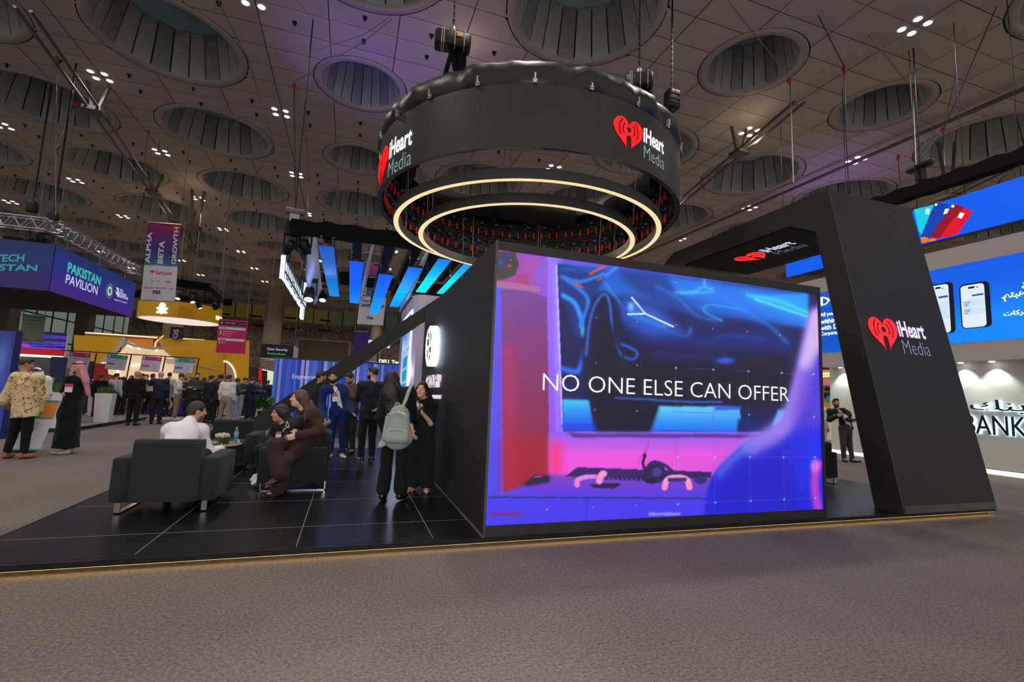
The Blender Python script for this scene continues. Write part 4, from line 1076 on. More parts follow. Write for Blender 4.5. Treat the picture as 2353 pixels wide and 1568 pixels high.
def hand(S, wr, el, side, curl=.5, fdir=None, pn=None, fine=True, spread=1.0):
    wr, el = np.array(wr, float), np.array(el, float)
    f = nrm(wr - el) if fdir is None else nrm(fdir)
    n = np.array((-side, 0, 0) if pn is None else pn, float); n = nrm(n - f * np.dot(n, f)); u = np.cross(f, n)      # n: palm side
    if abs(u[2]) > .2 and u[2] > 0 and pn is None: u = -u
    pc = wr + f * .02
    S.C(wr, wr + f * .082, .033, .042, lat=u, ratio=.42, k=.012)
    th = u if np.dot(u, (0, 1, .4)) > 0 else -u
    for i, (o, L) in enumerate(((.031, .068), (.0105, .078), (-.0105, .072), (-.031, .056))):
        b = wr + f * .080 + th * o * spread
        d1 = nrm(f + n * curl * .7 + th * o * 1.2 * spread); d2 = nrm(f * (1 - curl * .6) + n * curl * 1.6)
        S.C(b - f * .015, b + d1 * L * .5, .0095, .0085, k=.006); S.C(b + d1 * L * .5, b + d1 * L * .5 + d2 * L * .5, .0085, .0070, k=.005)
    b = wr + f * .028 + th * .032
    d1 = nrm(f * .55 + th * .75 + n * .35); d2 = nrm(f * .85 + th * .25 + n * .5)
    S.C(b - th * .012, b + d1 * .04, .013, .0105, k=.01); S.C(b + d1 * .04, b + d1 * .04 + d2 * .032, .0105, .0085, k=.006)
    return pc, f, u, n
def head_prims(S, c, R, neck, female=False, k=.018):
    h = lambda x, y, z: c + R @ np.array((x, y, z))
    w = .94 if female else 1.0
    S.E(h(0, -.012, .022), (.075 * w, .094, .097), R, k)
    S.E(h(0, .026, -.050), (.056 * w, .060, .070), R, .03)
    S.E(h(0, .066, -.092), (.024, .020, .018), R, .02)
    S.C(h(-.034, .072, .026), h(.034, .072, .026), .014, k=.014)
    S.C(h(0, .084, .016), h(0, .106, -.022), .0075, .0125, k=.008); S.C(h(-.011, .094, -.026), h(.011, .094, -.026), .0085, k=.006)
    for s in (-1, 1):
        S.E(h(s * .038, .058, -.022), (.024, .022, .020), R, .02)
        S.E(h(s * .076 * w, -.008, -.006), (.010, .018, .031), R, .006)
        S.E(h(s * .031, .084, .006), (.017, .012, .010), R, .006, '-')
    S.C(h(0, .082, -.055), h(0, .078, -.066), .011, .012, k=.01)
    S.C(h(0, -.018, -.05), np.array(neck, float) + (0, 0, -.02), .050 * w, .060 * w, k=.03)
    return h
M_EYEW = mat('eye_white', (225, 218, 212), rough=.25); M_IRIS = mat('dark_iris', (30, 20, 14), rough=.2)
HAIRC = dict(black=(20, 16, 15), dark=(34, 25, 20), brown=(86, 54, 38), grey=(96, 90, 84))
def hairm(n): return mat('hair_' + n, HAIRC[n], rough=.42, spec=.6, bump=.6, bscale=160)
def face_bits(par, h, R, brow, closed=False, lips=(150, 78, 70), smile=False, face=True):
    for s in (-1, 1):
        mb = MB(); c = h(s * .031, .0765, .006)
        if not closed:
            e = link('eye', EYE, par); e.matrix_local = Matrix.Translation(c) @ Matrix(R.tolist()).to_4x4()
        else:
            mb.path([h(s * .031 + x, .0855 - abs(x) * .25, .001 + x * x * 22) for x in (-.014, -.007, 0, .007, .014)], .0022, 4); mb.build('eyelash', hairm('black'), par)
        b = MB(); b.path([h(s * (.031 + x), .088 - abs(x + .004) * .35 - (.004 if x > .01 else 0), .028 + .004 - x * x * 18) for x in (-.019, -.008, .004, .016, .024)], .0042, 5)
        b.build('eyebrow', hairm(brow), par)
    b = MB(); z = .004 if smile else 0
    b.path([h(x, .0935 - x * x * 9, -.0595 + (x * x * 9 if smile else -x * x * 3)) for x in (-.022, -.012, 0, .012, .022)], .0052, 6); b.build('lips', mat('lips_%d' % lips[0], lips, rough=.4), par)
_e = MB(); _e.lathe([(.0001, -.0065), (.006, -.005), (.0095, 0), (.006, .005), (.0001, .0065)], n=10)
_e.v = [(x * 1.25, y * .75, z) for x, y, z in _e.v]
_e.lathe([(.0001, 0), (.0052, 0)], c=(0, .0, 0), n=10, mi=1); _q = len(_e.v) - 20
_e.v[_q:] = [(x, .0092, y) for x, y, z in _e.v[_q:]]
EYE = _e.mesh('eye', [M_EYEW, M_IRIS])

def make_person(label, loc, yaw, pose=None, height=1.75, female=False, sk=(196, 148, 122), look=(0, 0, 0), hair='short', hairc='black', beard=None,
                top=None, bottom=None, shoes=((24, 22, 22), None), vox=.011, group=None, hands=(None, None), closed=False, smile=False, face=True, lips=None, extra=None, z0=0.0, coarse=False):
    """top: dict(kind, rgb, hem, open, sleeve, mat) or list of them; bottom: dict(kind, rgb, flare)"""
    J = fem(BASE) if female else dict(BASE)
    if pose: J.update(pose)
    s = height / 1.75
    J = {k: np.array(v, float) * s for k, v in J.items()}
    root = empty('person', (loc[0], loc[1], z0), yaw, label, 'person', group)
    lat = nrm(J['shR'] - J['shL']); R = hmat(look)
    if vox is None: vox = .011
    hips_lat = nrm(J['hipR'] - J['hipL'])
    # --- body: one continuous skin
    S = Soft()
    S.C(J['pelvis'], J['waist'], .150 * s, .130 * s, lat=hips_lat, ratio=.72, k=.04); S.C(J['waist'], J['chest'], .128 * s, .150 * s, lat=lat, ratio=.70, k=.05)
    S.C(J['shL'], J['shR'], .058 * s, k=.05); S.C(J['chest'], J['neck'], .11 * s, .055 * s, lat=lat, ratio=.75, k=.05)
    hd = []
    for sd, q in ((-1, 'L'), (1, 'R')):
        S.C(J['sh' + q], J['el' + q], .046 * s, .037 * s); S.C(J['el' + q], J['wr' + q], .038 * s, .026 * s)
        kw = hands[0 if q == 'L' else 1] or {}
        if coarse: S.C(J['wr' + q], J['wr' + q] + nrm(J['wr' + q] - J['el' + q]) * .13 * s, .036, .026, k=.02); hd.append((J['wr' + q], nrm(J['wr' + q] - J['el' + q]), None, None))
        else: hd.append(hand(S, J['wr' + q], J['el' + q], sd, **kw))
        S.C(J['hip' + q], J['kn' + q], .078 * s, .052 * s); S.C(J['kn' + q], J['an' + q], .050 * s, .034 * s)
        S.C(J['an' + q] + (0, 0, -.03 * s), J['toe' + q], .034, .028)
    h = head_prims(S, J['head'], R, J['neck'], female)
    me = S.mesh('body', vox, skin(sk)); link('body', me, root)
    if face and not coarse: face_bits(root, h, R, hairc if hairc != 'grey' else 'dark', closed, lips or ((168, 84, 80) if female else (150, 96, 82)), smile)
    gv = vox * 1.2
    tops = top if isinstance(top, list) else ([top] if top else [])
    for T in tops:
        e = T.get('e', .018); G = Soft(); kd = T.get('kind', 'jacket'); hem = T.get('hem')
        up = nrm(J['neck'] - J['pelvis']); fw = np.cross(up, lat)
        hemp = J['pelvis'] - up * (T.get('len', .06) * s) if hem is None else np.array(hem, float) * s
        G.C(J['shL'] + up * -.005, J['shR'] + up * -.005, .056 * s + e, k=.05)
        G.C(J['chest'], J['waist'], .150 * s + e, (.128 + T.get('wide', 0)) * s + e, lat=lat, ratio=.72, k=.05)
        G.C(J['waist'], hemp - up * .12, (.130 + T.get('wide', 0)) * s + e, (.162 + T.get('flare', 0)) * s + e, lat=hips_lat, ratio=.74, k=.05)
        G.C(J['chest'] + up * .02, J['neck'] + up * -.045, .12 * s + e, .050 * s + e, lat=lat, ratio=.78, k=.05)
        if kd == 'robe':
            G.C(hemp, np.array((hemp[0], hemp[1], .0)), (.165) * s + e, T.get('hemr', .24) + .01, lat=hips_lat, ratio=.8, k=.05); G.Hs((0, 0, .12), (0, 0, -1))
        else: G.Hs(hemp, -up)
        sl = T.get('sleeve', 1.0)
        for q in 'LR':
            a, b, c = J['sh' + q], J['el' + q], J['wr' + q]
            if sl > .5:
                G.C(a, b, .050 * s + e, .041 * s + e, k=.055); G.C(b, b + (c - b) * (sl - .5) * 1.9, .042 * s + e, .032 * s + e * T.get('cuff', 1.0))
            elif sl > 0: G.C(a, a + (b - a) * sl * 2, .052 * s + e, .048 * s + e * 1.2)
        if T.get('open'):
            o = T['open']; G.C(J['neck'] + fw * .10 * s + up * .0, J['waist'] + fw * .19 * s, .020 + o * .4, .05 + o * .5, k=.01, op='-'); G.C(J['waist'] + fw * .19 * s, hemp + fw * .20 * s - up * .12, .05 + o * .5, .06 + o, k=.01, op='-')
        if T.get('neckcut', True): G.C(J['neck'] + up * .02 + fw * .01, J['head'], .050 * s, .075, k=.01, op='-')
        if T.get('vneck'): G.C(J['neck'] + fw * .10 * s, J['neck'] + fw * .13 * s - up * T['vneck'], .045, .01, k=.01, op='-')
        if T.get('collar'): 
            G.C(J['neck'] - up * .03, J['neck'] + up * .0, .064 * s + .010, .058 * s + .006, k=.02); G.C(J['neck'] + up * .01 + fw * .02, J['head'] + fw * .03, .047 * s, .07, k=.01, op='-')
        m = T.get('mat') or mat('cloth_%d_%d_%d' % tuple(T['rgb']), T['rgb'], rough=T.get('rough', .85), sheen=.05, spec=.25, bump=.2, bscale=320)
        link(T.get('name', kd), G.mesh(T.get('name', kd), gv, m, T.get('folds', .0055)), root)
    if bottom:
        G = Soft(); e = bottom.get('e', .016); fl = bottom.get('flare', .0); kn = bottom.get('knee', 0)
        G.C(J['pelvis'] + (0, 0, .02 * s), (J['hipL'] + J['hipR']) / 2, .150 * s + e * .6, .150 * s + e, lat=hips_lat, ratio=.78, k=.04)
        for q in 'LR':
            G.C(J['hip' + q], J['kn' + q], .084 * s + e, (.058 + kn) * s + e, k=.03); G.C(J['kn' + q], J['an' + q] + nrm(J['kn' + q] - J['an' + q]) * (bottom.get('cut', .05)), (.056 + kn) * s + e, .042 * s + e + fl, k=.03)
            if fl > .015: G.Hs  # flare is closed by the hem plane below
        if bottom.get('floor', True) and J['anL'][2] < .2 * s and J['anR'][2] < .2 * s: G.Hs((0, 0, .045), (0, 0, -1))
        m = bottom.get('mat') or mat('cloth_%d_%d_%d' % tuple(bottom['rgb']), bottom['rgb'], rough=.88, sheen=.04, spec=.2, bump=.2, bscale=320)
        link(bottom.get('name', 'trousers'), G.mesh('trousers', gv, m, bottom.get('folds', .004), 20), root)
    if shoes:
        rgb, sole = shoes
        for q in 'LR':
            a, t = J['an' + q], J['toe' + q]; d = nrm((t - a) * (1, 1, 0)) if np.linalg.norm((t - a)[:2]) > .02 else np.array((0, 1., 0)); sd = np.cross(d, (0, 0, 1.0))
            dn = nrm(t - a); G = Soft(); heel = a + np.array((0, 0, -.045)) - d * .03
            G.C(heel, heel + d * .10 + (0, 0, -.005), .040, .042, lat=sd, ratio=.9, k=.02); G.C(heel + d * .08 + (0, 0, -.008), t + (0, 0, .008), .044, .034, lat=sd, ratio=.72, k=.02)
            if shoes != 'flat' and not bottom is None: G.C(heel + (0, 0, .01), heel + (0, 0, .05), .036, .036, k=.02)
            zmin = min(heel[2], t[2]) - .038
            o = link('shoe', G.mesh('shoe', max(vox * .8, .008), [mat('shoe_%d_%d_%d' % tuple(rgb), rgb, rough=.35), mat('sole_%d_%d_%d' % tuple(sole or rgb), sole or rgb, rough=.6)]), root)
            if sole:
                mi = [1 if p.center.z < zmin + .032 else 0 for p in o.data.polygons]; o.data.polygons.foreach_set('material_index', mi)
    if hair:
        G = Soft(); sub = True
        G.E(h(0, -.016, .030), (.080, .098, .098) if hair != 'long' else (.082, .104, .102), R)
        if hair in ('short', 'long', 'bob'): G.E(h(0, -.045, -.005), (.080, .075, .085), R, .02)
        if hair == 'buzz': G.E(h(0, -.05, -.01), (.074, .062, .075), R, .02)
        if hair in ('short', 'full'): G.E(h(0, .034, .092), (.058, .045, .030), R, .03)
        if hair in ('long', 'bob'):
            Ld = extra.get('hairlen', .45) if extra else .45; up = nrm(J['neck'] - J['pelvis']); bk = -np.cross(up, lat)
            base = h(0, -.06, -.02); nb = J['neck'] + bk * .085 + up * -.02; end = nb - up * Ld
            G.C(base, nb, .075, .085, lat=lat, ratio=.75, k=.04); G.C(nb, end, .105, .085, lat=lat, ratio=.45, k=.04)
            for sd in (-1, 1):
                a = h(sd * .070, -.025, .02); b = J['neck'] + lat * sd * .095 + up * -.03 + bk * .01
                G.C(a, b, .030, .042, k=.03)
                fr = (extra or {}).get('front', .0)
                if fr: G.C(b, b - up * fr + bk * -.085, .045, .030, k=.03)
        G.E(h(0, .088, -.045), (.082, .070, .110), R, .01, '-'); G.E(h(0, .105, .025), (.058, .044, .052), R, .01, '-')
        if hair in ('short', 'buzz', 'full'):
            for sd in (-1, 1): G.E(h(sd * .082, .010, -.035), (.024, .034, .05), R, .01, '-')
            G.Hs(h(0, -.05, -.085), R @ np.array((0, .25, -1.0)))
        link('hair', G.mesh('hair', max(vox, .010), hairm(hairc), .0028 if hair in ('long', 'bob') else .0015, 90 if hair == 'long' else 140), root)
    if beard:
        G = Soft(); t = .004 if beard == 'stubble' else .011
        G.E(h(0, .028, -.056), (.057 + t * .4, .060 + t, .066 + t), R); G.E(h(0, .066, -.090), (.030, .022, .022 + t), R)
        G.E(h(0, .10, .012), (.06, .055, .052), R, .01, '-'); G.E(h(0, .098, -.058), (.020, .02, .007), R, .01, '-'); G.Hs(h(0, 0, -.022), R @ np.array((0, .35, 1.0))); G.Hs(h(0, -.012, 0), R @ np.array((0, -1.0, .1)))
        link('beard', G.mesh('beard', .008, (mat('stubble', (112, 82, 66), rough=.6) if beard == 'stubble' else hairm(hairc)), .001, 180), root)
    return root, J, h, hd, R
# ================================================================== lounge furniture
M_UPH = mat('charcoal_upholstery', (37, 39, 43), rough=0.9, sheen=.1, spec=.25, bump=.35, bscale=520, vary=.06, vscale=5)
M_CHR = mat('chrome', (205, 203, 200), rough=0.12, metal=1.0)
def armchair(label, loc, yaw):
    t = empty('lounge_armchair', (loc[0], loc[1], ZP), yaw, label, 'armchair', 'charcoal lounge armchairs')
    MB().box((-.31, -.40, .11), (.31, .40, .30), bev=.02).build('base', M_UPH, t)
    MB().box((-.31, -.22, .30), (.31, .41, .44), bev=.04).build('seat_cushion', M_UPH, t)
    for s in (-1, 1): MB().box((s * .314, -.40, .11), (s * .49, .42, .57), bev=.022).build('arm', M_UPH, t)
    mb = MB()
    prof = [(-.43, .112), (-.43, .72), (-.40, .757), (-.28, .757), (-.25, .73), (-.20, .112)]
    mb.prism(prof, 0, -.311, .311); mb.build('backrest', M_UPH, t)
    for s in (-1, 1):
        x = s * .39
        MB().box((x - .026, -.415, 0), (x + .026, -.40, .115)).box((x - .026, -.415, 0), (x + .026, .39, .014)).box((x - .026, .376, 0), (x + .026, .39, .115)).build('sled_leg', M_CHR, t)
    return t
armchair('charcoal armchair seen from behind with the man in the white shirt', (-1.79, 6.53), 0)
armchair('charcoal armchair side-on under the two seated women', (-.63, 7.54), PI / 2)
armchair('empty charcoal armchair facing us behind the round table', (-1.85, 9.23), PI)
armchair('charcoal armchair glimpsed through the gap beside the portal', (8.12, 6.99), 0)
tb = empty('side_table', (-1.80, 8.12, ZP), 0, 'round low side table with crossed dark panels between the armchairs', 'table')
M_TT = mat('table_top', (150, 136, 120), rough=.35)
MB().lathe([(.0, .482), (.335, .482), (.345, .49), (.345, .50), (.335, .506), (.0, .506)], n=40).build('tabletop', M_TT, tb)
M_DP = mat('dark_panel', (26, 24, 24), rough=.4)
for r in (.5, .5 + PI / 2):
    mb = MB(); mb.prism([(-.30, 0), (.30, 0), (.10, .482), (-.10, .482)], 1, -.012, .012); mb.build('leg_panel', M_DP, tb, rot=(0, 0, r))
TZ = ZP + .507
M_GLASS = mat('clear_glass', (235, 245, 240), rough=.03, transmission=1.0)
v = PX(512, 1021, 2, TZ)
va = empty('flower_vase', (v[0], v[1], TZ), .5, 'square glass vase of cream roses on the round table', 'flowers')
mb = MB(); q = .062
mb.box((-q, -q, 0), (q, q, .012))
for a, b in (((-q, -q), (q, -q + .006)), ((-q, q - .006), (q, q)), ((-q, -q), (-q + .006, q)), ((q - .006, -q), (q, q))): mb.box((*a, 0), (*b, .10))
mb.build('glass', M_GLASS, va)
MB().box((-.05, -.05, .014), (.05, .05, .085)).build('stems', mat('green_stems', (70, 110, 62), rough=.6, vary=.4, vscale=60), va)
M_LEAF = mat('leaf_green', (62, 104, 50), rough=.5, vary=.3, vscale=30); M_ROSE = mat('cream_rose', (236, 222, 200), rough=.6)
for k in range(12):
    a = 2 * PI * k / 12; r = .08
    MB().add([(r * .5 * math.cos(a), r * .5 * math.sin(a), .09), (r * math.cos(a - .25), r * math.sin(a - .25), .10), (r * 1.5 * math.cos(a), r * 1.5 * math.sin(a), .085), (r * math.cos(a + .25), r * math.sin(a + .25), .10)], [(0, 1, 2, 3)]).build('leaf', M_LEAF, va)
rose = MB()
for k, (r0, z0) in enumerate(((.030, 0), (.024, .006), (.017, .010), (.010, .012))):
    for i in range(5):
        a = 2 * PI * i / 5 + k * .6
        P = []
        for u in (-.5, 0, .5):
            for w_ in (0, .5, 1):
                rr = r0 * (.55 + .55 * math.sin(w_ * 1.7)); P.append((rr * math.cos(a + u * 1.35), rr * math.sin(a + u * 1.35), z0 + w_ * .040 - .01 * abs(u)))
        rose.add(P, [(0, 3, 4, 1), (1, 4, 5, 2), (3, 6, 7, 4), (4, 7, 8, 5)], 0, True)
rose_me = rose.mesh('rose', M_ROSE)
for (x, y) in ((0, 0), (.052, .01), (-.052, -.008), (.02, .052), (-.03, .05), (.03, -.05), (-.025, -.052), (.07, .05), (-.07, .04)):
    link('rose', rose_me, va, (x, y, .095 + .02 * math.cos(12 * (x + y)) - 2.2 * (x * x + y * y)), (0, 0, x * 40))
def bottle(label, p, sc=1.0):
    t = empty('water_bottle', p, 0, label, 'bottle')
    MB().lathe([(.0, 0), (.030, .002), (.032, .02), (.030, .05), (.032, .08), (.030, .11), (.032, .14), (.030, .165), (.014, .20), (.013, .213)], n=18).build('body', mat('pet_plastic', (225, 238, 248), rough=.08, transmission=.85), t)
    MB().lathe([(.0325, .095), (.0328, .096), (.0328, .155), (.0325, .156)], n=18).build('wrapper', mat('blue_wrapper', (70, 170, 220), rough=.4), t)
    MB().lathe([(.033, .135), (.0332, .136), (.0332, .150), (.033, .151)], n=18).build('band', mat('pink_band', (225, 120, 160), rough=.4), t)
    MB().lathe([(.0155, .212), (.0155, .232), (.012, .236), (.0, .236)], n=14).build('cap', mat('green_cap', (60, 190, 60), rough=.35), t)
b_ = PX(541, 1019, 2, TZ); bottle('water bottle with a green cap standing by the roses', (b_[0], b_[1], TZ))
b_ = PX(488, 1043, 2, TZ); b_ = (-1.98, 7.93, TZ); bottle('water bottle half hidden by the white-shirted man at the table edge', b_)
c_ = PX(550, 1018, 2, TZ); MB().box((-.02, -.003, 0), (.02, .003, .05)).build('card_stand', mat('white_card', (220, 228, 220), rough=.4), None, (c_[0] - .02, c_[1], TZ), (0, 0, .3)); tag(bpy.data.objects['card_stand'], 'small pale card standing at the table edge by the bottle', 'card')
c_ = PX(503, 1029, 2, TZ); MB().box((-.036, -.074, 0), (.036, .074, .009), bev=.003).build('phone', mat('black_glass', (12, 12, 14), rough=.1), None, (-1.80, 7.93, TZ), (0, 0, 1.1)); tag(bpy.data.objects['phone'], 'black phone lying flat on the round table', 'phone')

# ================================================================== people
def jp(root, yaw, z0, **kw):
    """joints from photo pixels at a given depth (px, py, y), or plain local triples tagged 'l'"""
    c, s = math.cos(-yaw), math.sin(-yaw); out = {}
    for k, v in kw.items():
        if v[0] == 'l': out[k] = v[1:]; continue
        p = PX(v[0], v[1], 1, v[2]); dx, dy = p[0] - root[0], p[1] - root[1]
        out[k] = (c * dx - s * dy, s * dx + c * dy, p[2] - z0)
    return out
rad = math.radians
WHITE = (224, 220, 222)
# --- man in the white shirt, leaning forward in the near chair
r0 = (-1.80, 6.46)
pose = jp(r0, 0, ZP, neck=(437, 966, 6.90), head=(453, 945, 6.98), chest=(420, 1000, 6.70), shL=(392, 988, 6.74), shR=(461, 990, 6.94), elR=(480, 1042, 6.98), wrR=(506, 1034, 7.22), elL=(372, 1040, 6.98), wrL=(452, 1044, 7.25),
          pelvis=('l', 0, 0, .53), waist=(410, 1042, 6.58), hipL=('l', -.10, .02, .51), hipR=('l', .10, .02, .51), knL=('l', -.17, .46, .50), knR=('l', .17, .46, .50), anL=('l', -.17, .46, .085), anR=('l', .17, .44, .085), toeL=('l', -.19, .62, .03), toeR=('l', .19, .6, .03))
make_person('seated man in a white shirt leaning forward, seen from behind in the near armchair', r0, 0, pose, look=(-62, -6, 4), sk=(206, 150, 122), hairc='dark', hair='buzz', beard='stubble', smile=True,
            top=[dict(kind='shirt', rgb=(232, 226, 232), e=.026, wide=.02, collar=True, sleeve=1.0, folds=.005, len=.02)], bottom=dict(rgb=(30, 32, 40)), shoes=((30, 26, 24), None), z0=ZP, vox=.010)
# --- woman in brown on the chair arm
r1 = (-.45, 7.2); y1 = rad(112)
pose = jp(r1, y1, ZP, pelvis=(714, 1006, 7.30), waist=(719, 982, 7.30), chest=(716, 961, 7.28), neck=(698, 940, 7.22), head=(687, 916, 7.18), shL=(722, 952, 7.08), shR=(696, 948, 7.42), elL=(734, 992, 6.98), wrL=(684, 1002, 6.86), elR=(684, 990, 7.42), wrR=(676, 992, 7.02),
          hipL=(714, 1016, 7.20), hipR=(706, 1012, 7.36), knL=(658, 1056, 6.80), anL=(638, 1128, 6.86), toeL=(606, 1142, 6.76), knR=(630, 1022, 6.80), anR=(644, 1094, 6.74), toeR=(612, 1116, 6.66))
BRN = (58, 40, 34)
make_person('seated woman in a brown suit with long brown hair on the chair arm', r1, y1, pose, female=True, look=(-16, 2, 0), sk=(222, 176, 156), hair='long', hairc='brown', extra=dict(hairlen=.20, front=.12),
            top=[dict(kind='jacket', rgb=BRN, e=.026, len=.10, folds=.005, collar=True)], bottom=dict(rgb=BRN, flare=.045, knee=.012, cut=.04, floor=False, folds=.006), shoes=((44, 34, 30), None), z0=ZP, vox=.010, hands=(dict(curl=.35), dict(curl=.9)))
# --- woman in black on the seat behind
r2 = (-.66, 7.62); y2 = rad(118)
pose = jp(r2, y2, ZP, pelvis=('l', 0, 0, .53), waist=(668, 1010, 7.66), chest=(662, 994, 7.64), neck=(654, 976, 7.60), head=(643, 950, 7.54), shL=(668, 984, 7.46), shR=(636, 982, 7.72), elL=(662, 1012, 7.32), wrL=(632, 1022, 7.30), elR=(620, 1010, 7.66), wrR=(626, 1020, 7.42),
          hipL=('l', -.09, .03, .50), hipR=('l', .09, .03, .50), knL=('l', -.10, .46, .52), knR=('l', .07, .46, .50), anL=(604, 1092, 7.46), anR=(598, 1086, 7.60), toeL=(582, 1112, 7.36), toeR=(580, 1104, 7.52))
make_person('seated woman in black with long black hair listening in the armchair', r2, y2, pose, female=True, look=(-12, -4, -6), sk=(206, 152, 128), hair='long', hairc='black', extra=dict(hairlen=.26, front=.30),
            top=[dict(kind='jacket', rgb=(20, 20, 22), e=.022, len=.08)], bottom=dict(rgb=(34, 34, 36), folds=.003), shoes=((226, 222, 216), (236, 234, 230)), z0=ZP, vox=.010, lips=(176, 80, 84))
# --- standing group behind
r3 = (-.17, 10.29); y3 = PI - .12
pose = jp(r3, y3, ZP, neck=(766, 882, 10.3), head=(765, 867, 10.26), elR=(739, 930, 10.35), wrR=(746, 962, 10.12), elL=(793, 924, 10.30), wrL=(811, 949, 10.05), anL=('l', -.13, 0, .085), anR=('l', .10, .03, .085), toeL=('l', -.2, .17, .03), shR=(746, 894, 10.3), shL=(785, 894, 10.3))
make_person('bearded man in a royal blue suit with a white tee, one arm held out', r3, y3, pose, 1.75, look=(8, -2, 4), sk=(206, 158, 130), beard='full', hair='full', smile=True,
            top=[dict(kind='shirt', name='tee', rgb=(226, 224, 228), e=.012, sleeve=.4, len=.0), dict(kind='jacket', rgb=(28, 48, 104), e=.026, open=.06, len=.12)], bottom=dict(rgb=(26, 44, 98)), shoes=((226, 224, 222), (240, 238, 236)), z0=ZP, hands=(dict(curl=.25, pn=(-.3, -.2, 1)), dict(curl=.9)))
r4 = (.07, 10.95); y4 = rad(128)
pose = jp(r4, y4, ZP, neck=(806, 886, 10.95), head=(804, 869, 10.86), elL=(828, 915, 10.78), wrL=(800, 910, 10.60), elR=(786, 908, 11.05), wrR=(793, 908, 10.72))
make_person('man in a taupe jacket looking down at his phone', r4, y4, pose, 1.74, look=(6, -22, 0), sk=(198, 150, 124), beard='stubble', hair='full', hairc='dark', top=[dict(kind='jacket', rgb=(104, 88, 76), e=.03, len=.08, open=.01)], bottom=dict(rgb=(52, 52, 54)), z0=ZP, hands=(dict(curl=.9), dict(curl=.9)))
r5 = (.39, 9.68); y5 = rad(22)
pose = jp(r5, y5, ZP, elR=(880, 918, 9.75), wrR=(866, 940, 9.6), elL=(826, 915, 9.8), wrL=(836, 925, 10.1), neck=(858, 882, 9.66), head=(856, 863, 9.7))
make_person('man in a dark check blazer seen from behind, hand in pocket', r5, y5, pose, 1.80, look=(42, 0, 0), sk=(196, 146, 120), beard='full', hair='full', top=[dict(kind='jacket', rgb=(34, 35, 42), e=.028, len=.16)], bottom=dict(rgb=(26, 29, 38)), shoes=((28, 30, 36), (220, 218, 214)), z0=ZP, hands=(dict(curl=.6), dict(curl=.9)))
g = PX(738, 900, 1, 10.95); r6 = (g[0] - .02, 10.95); y6 = rad(-70)
make_person('dark-haired man in black behind the blue-suited man, in profile', r6, y6, jp(r6, y6, ZP, neck=(735, 886, 10.95), head=(738, 867, 10.93)), 1.76, look=(0, -2, 0), sk=(200, 150, 122), beard='stubble', hair='full', top=[dict(kind='shirt', name='sweater', rgb=(20, 20, 23), e=.022, len=.08)], bottom=dict(rgb=(24, 24, 28)), z0=ZP)
# --- woman with the backpack
r7 = (.60, 6.33); y7 = rad(-20)
pose = jp(r7, y7, ZP, head=(903, 866, 6.38), neck=(901, 893, 6.33), elR=(950, 955, 6.46), wrR=(962, 943, 6.70), elL=(872, 955, 6.40), wrL=(884, 985, 6.62), anL=('l', -.12, 0, .10), anR=('l', .10, .05, .10), toeL=('l', -.13, .16, .03), toeR=('l', .14, .2, .03))
root7, J7, *_ = make_person('woman in a black suit with waist-long black hair wearing a backpack, back to us', r7, y7, pose, 1.70, female=True, look=(-14, 4, 0), sk=(214, 164, 140), hair='long', hairc='black', extra=dict(hairlen=.36),
            top=[dict(kind='jacket', rgb=(22, 22, 23), e=.022, len=.12, folds=.005)], bottom=dict(rgb=(24, 23, 23), flare=.036, knee=.006, e=.012, folds=.005), shoes=((16, 16, 17), None), z0=ZP, vox=.010)
# --- the woman facing her
r8 = (1.02, 6.86); y8 = rad(158)
pose = jp(r8, y8, ZP, head=(970, 882, 6.80), neck=(974, 907, 6.84), shL=(1000, 922, 6.9), shR=(951, 924, 6.84), elL=(992, 962, 6.74), wrL=(970, 936, 6.62), elR=(942, 962, 6.80), wrR=(948, 985, 6.62))
make_person('woman in a black tee and wide black trousers with a hand at her neck', r8, y8, pose, 1.64, female=True, look=(-2, 10, 0), sk=(226, 174, 150), hair='long', hairc='dark', extra=dict(hairlen=.22), closed=True, lips=(196, 104, 98),
            top=[dict(kind='shirt', name='tee', rgb=(24, 24, 26), e=.016, sleeve=.42, len=.02)], bottom=dict(rgb=(32, 32, 33), flare=.05, knee=.03, folds=.006), shoes=((206, 156, 130), None), z0=ZP, vox=.010, hands=(dict(curl=1.0, fdir=(.1, -.2, 1.0)), None))
p = PX(968, 948, 1, 6.60)
# badges and watch are worn: parts of the people
def child_at(par, name, mb_, m, wpos, rz=0.0, label=None):
    o = mb_.build(name, m, None, label=label); bpy.context.view_layer.update()
    o.parent = par; c, s = math.cos(-par.rotation_euler.z), math.sin(-par.rotation_euler.z)
    dx, dy = wpos[0] - par.location.x, wpos[1] - par.location.y
    o.location = (c * dx - s * dy, s * dx + c * dy, wpos[2] - par.location.z); o.rotation_euler = (0, 0, rz - par.rotation_euler.z); return o
ppl = [o for o in bpy.data.objects if o.name.startswith('person') and o.parent is None]
M_BDG = mat('white_card', (220, 228, 220)); M_PNK = mat('pink_print', (214, 40, 120), rough=.4); M_LAN = mat('black_strap', (16, 16, 18), rough=.6)
def badge(par, px, py, y, w_=.075, h_=.11, neck=None):
    q = PX(px, py, 1, y)
    child_at(par, 'badge', MB().box((-w_ / 2, -.004, -h_ / 2), (w_ / 2, .0, h_ / 2)), M_BDG, q)
    child_at(par, 'badge_print', MB().box((-w_ / 2, -.006, h_ * .12), (w_ / 2, -.004, h_ / 2)), M_PNK, q, label='pink printed top of the badge')
    if neck:
        for nx in neck:
            e_ = PX(nx[0], nx[1], 1, y + .02); child_at(par, 'lanyard', MB().tube((0, 0, h_ / 2), tuple(np.array(e_) - q), .007, 5), M_LAN, q)
badge(ppl[3], 770, 914, 10.04, .10, .15, ((763, 890), (778, 893)))
badge(ppl[2], 640, 1000, 7.30, .07, .09)
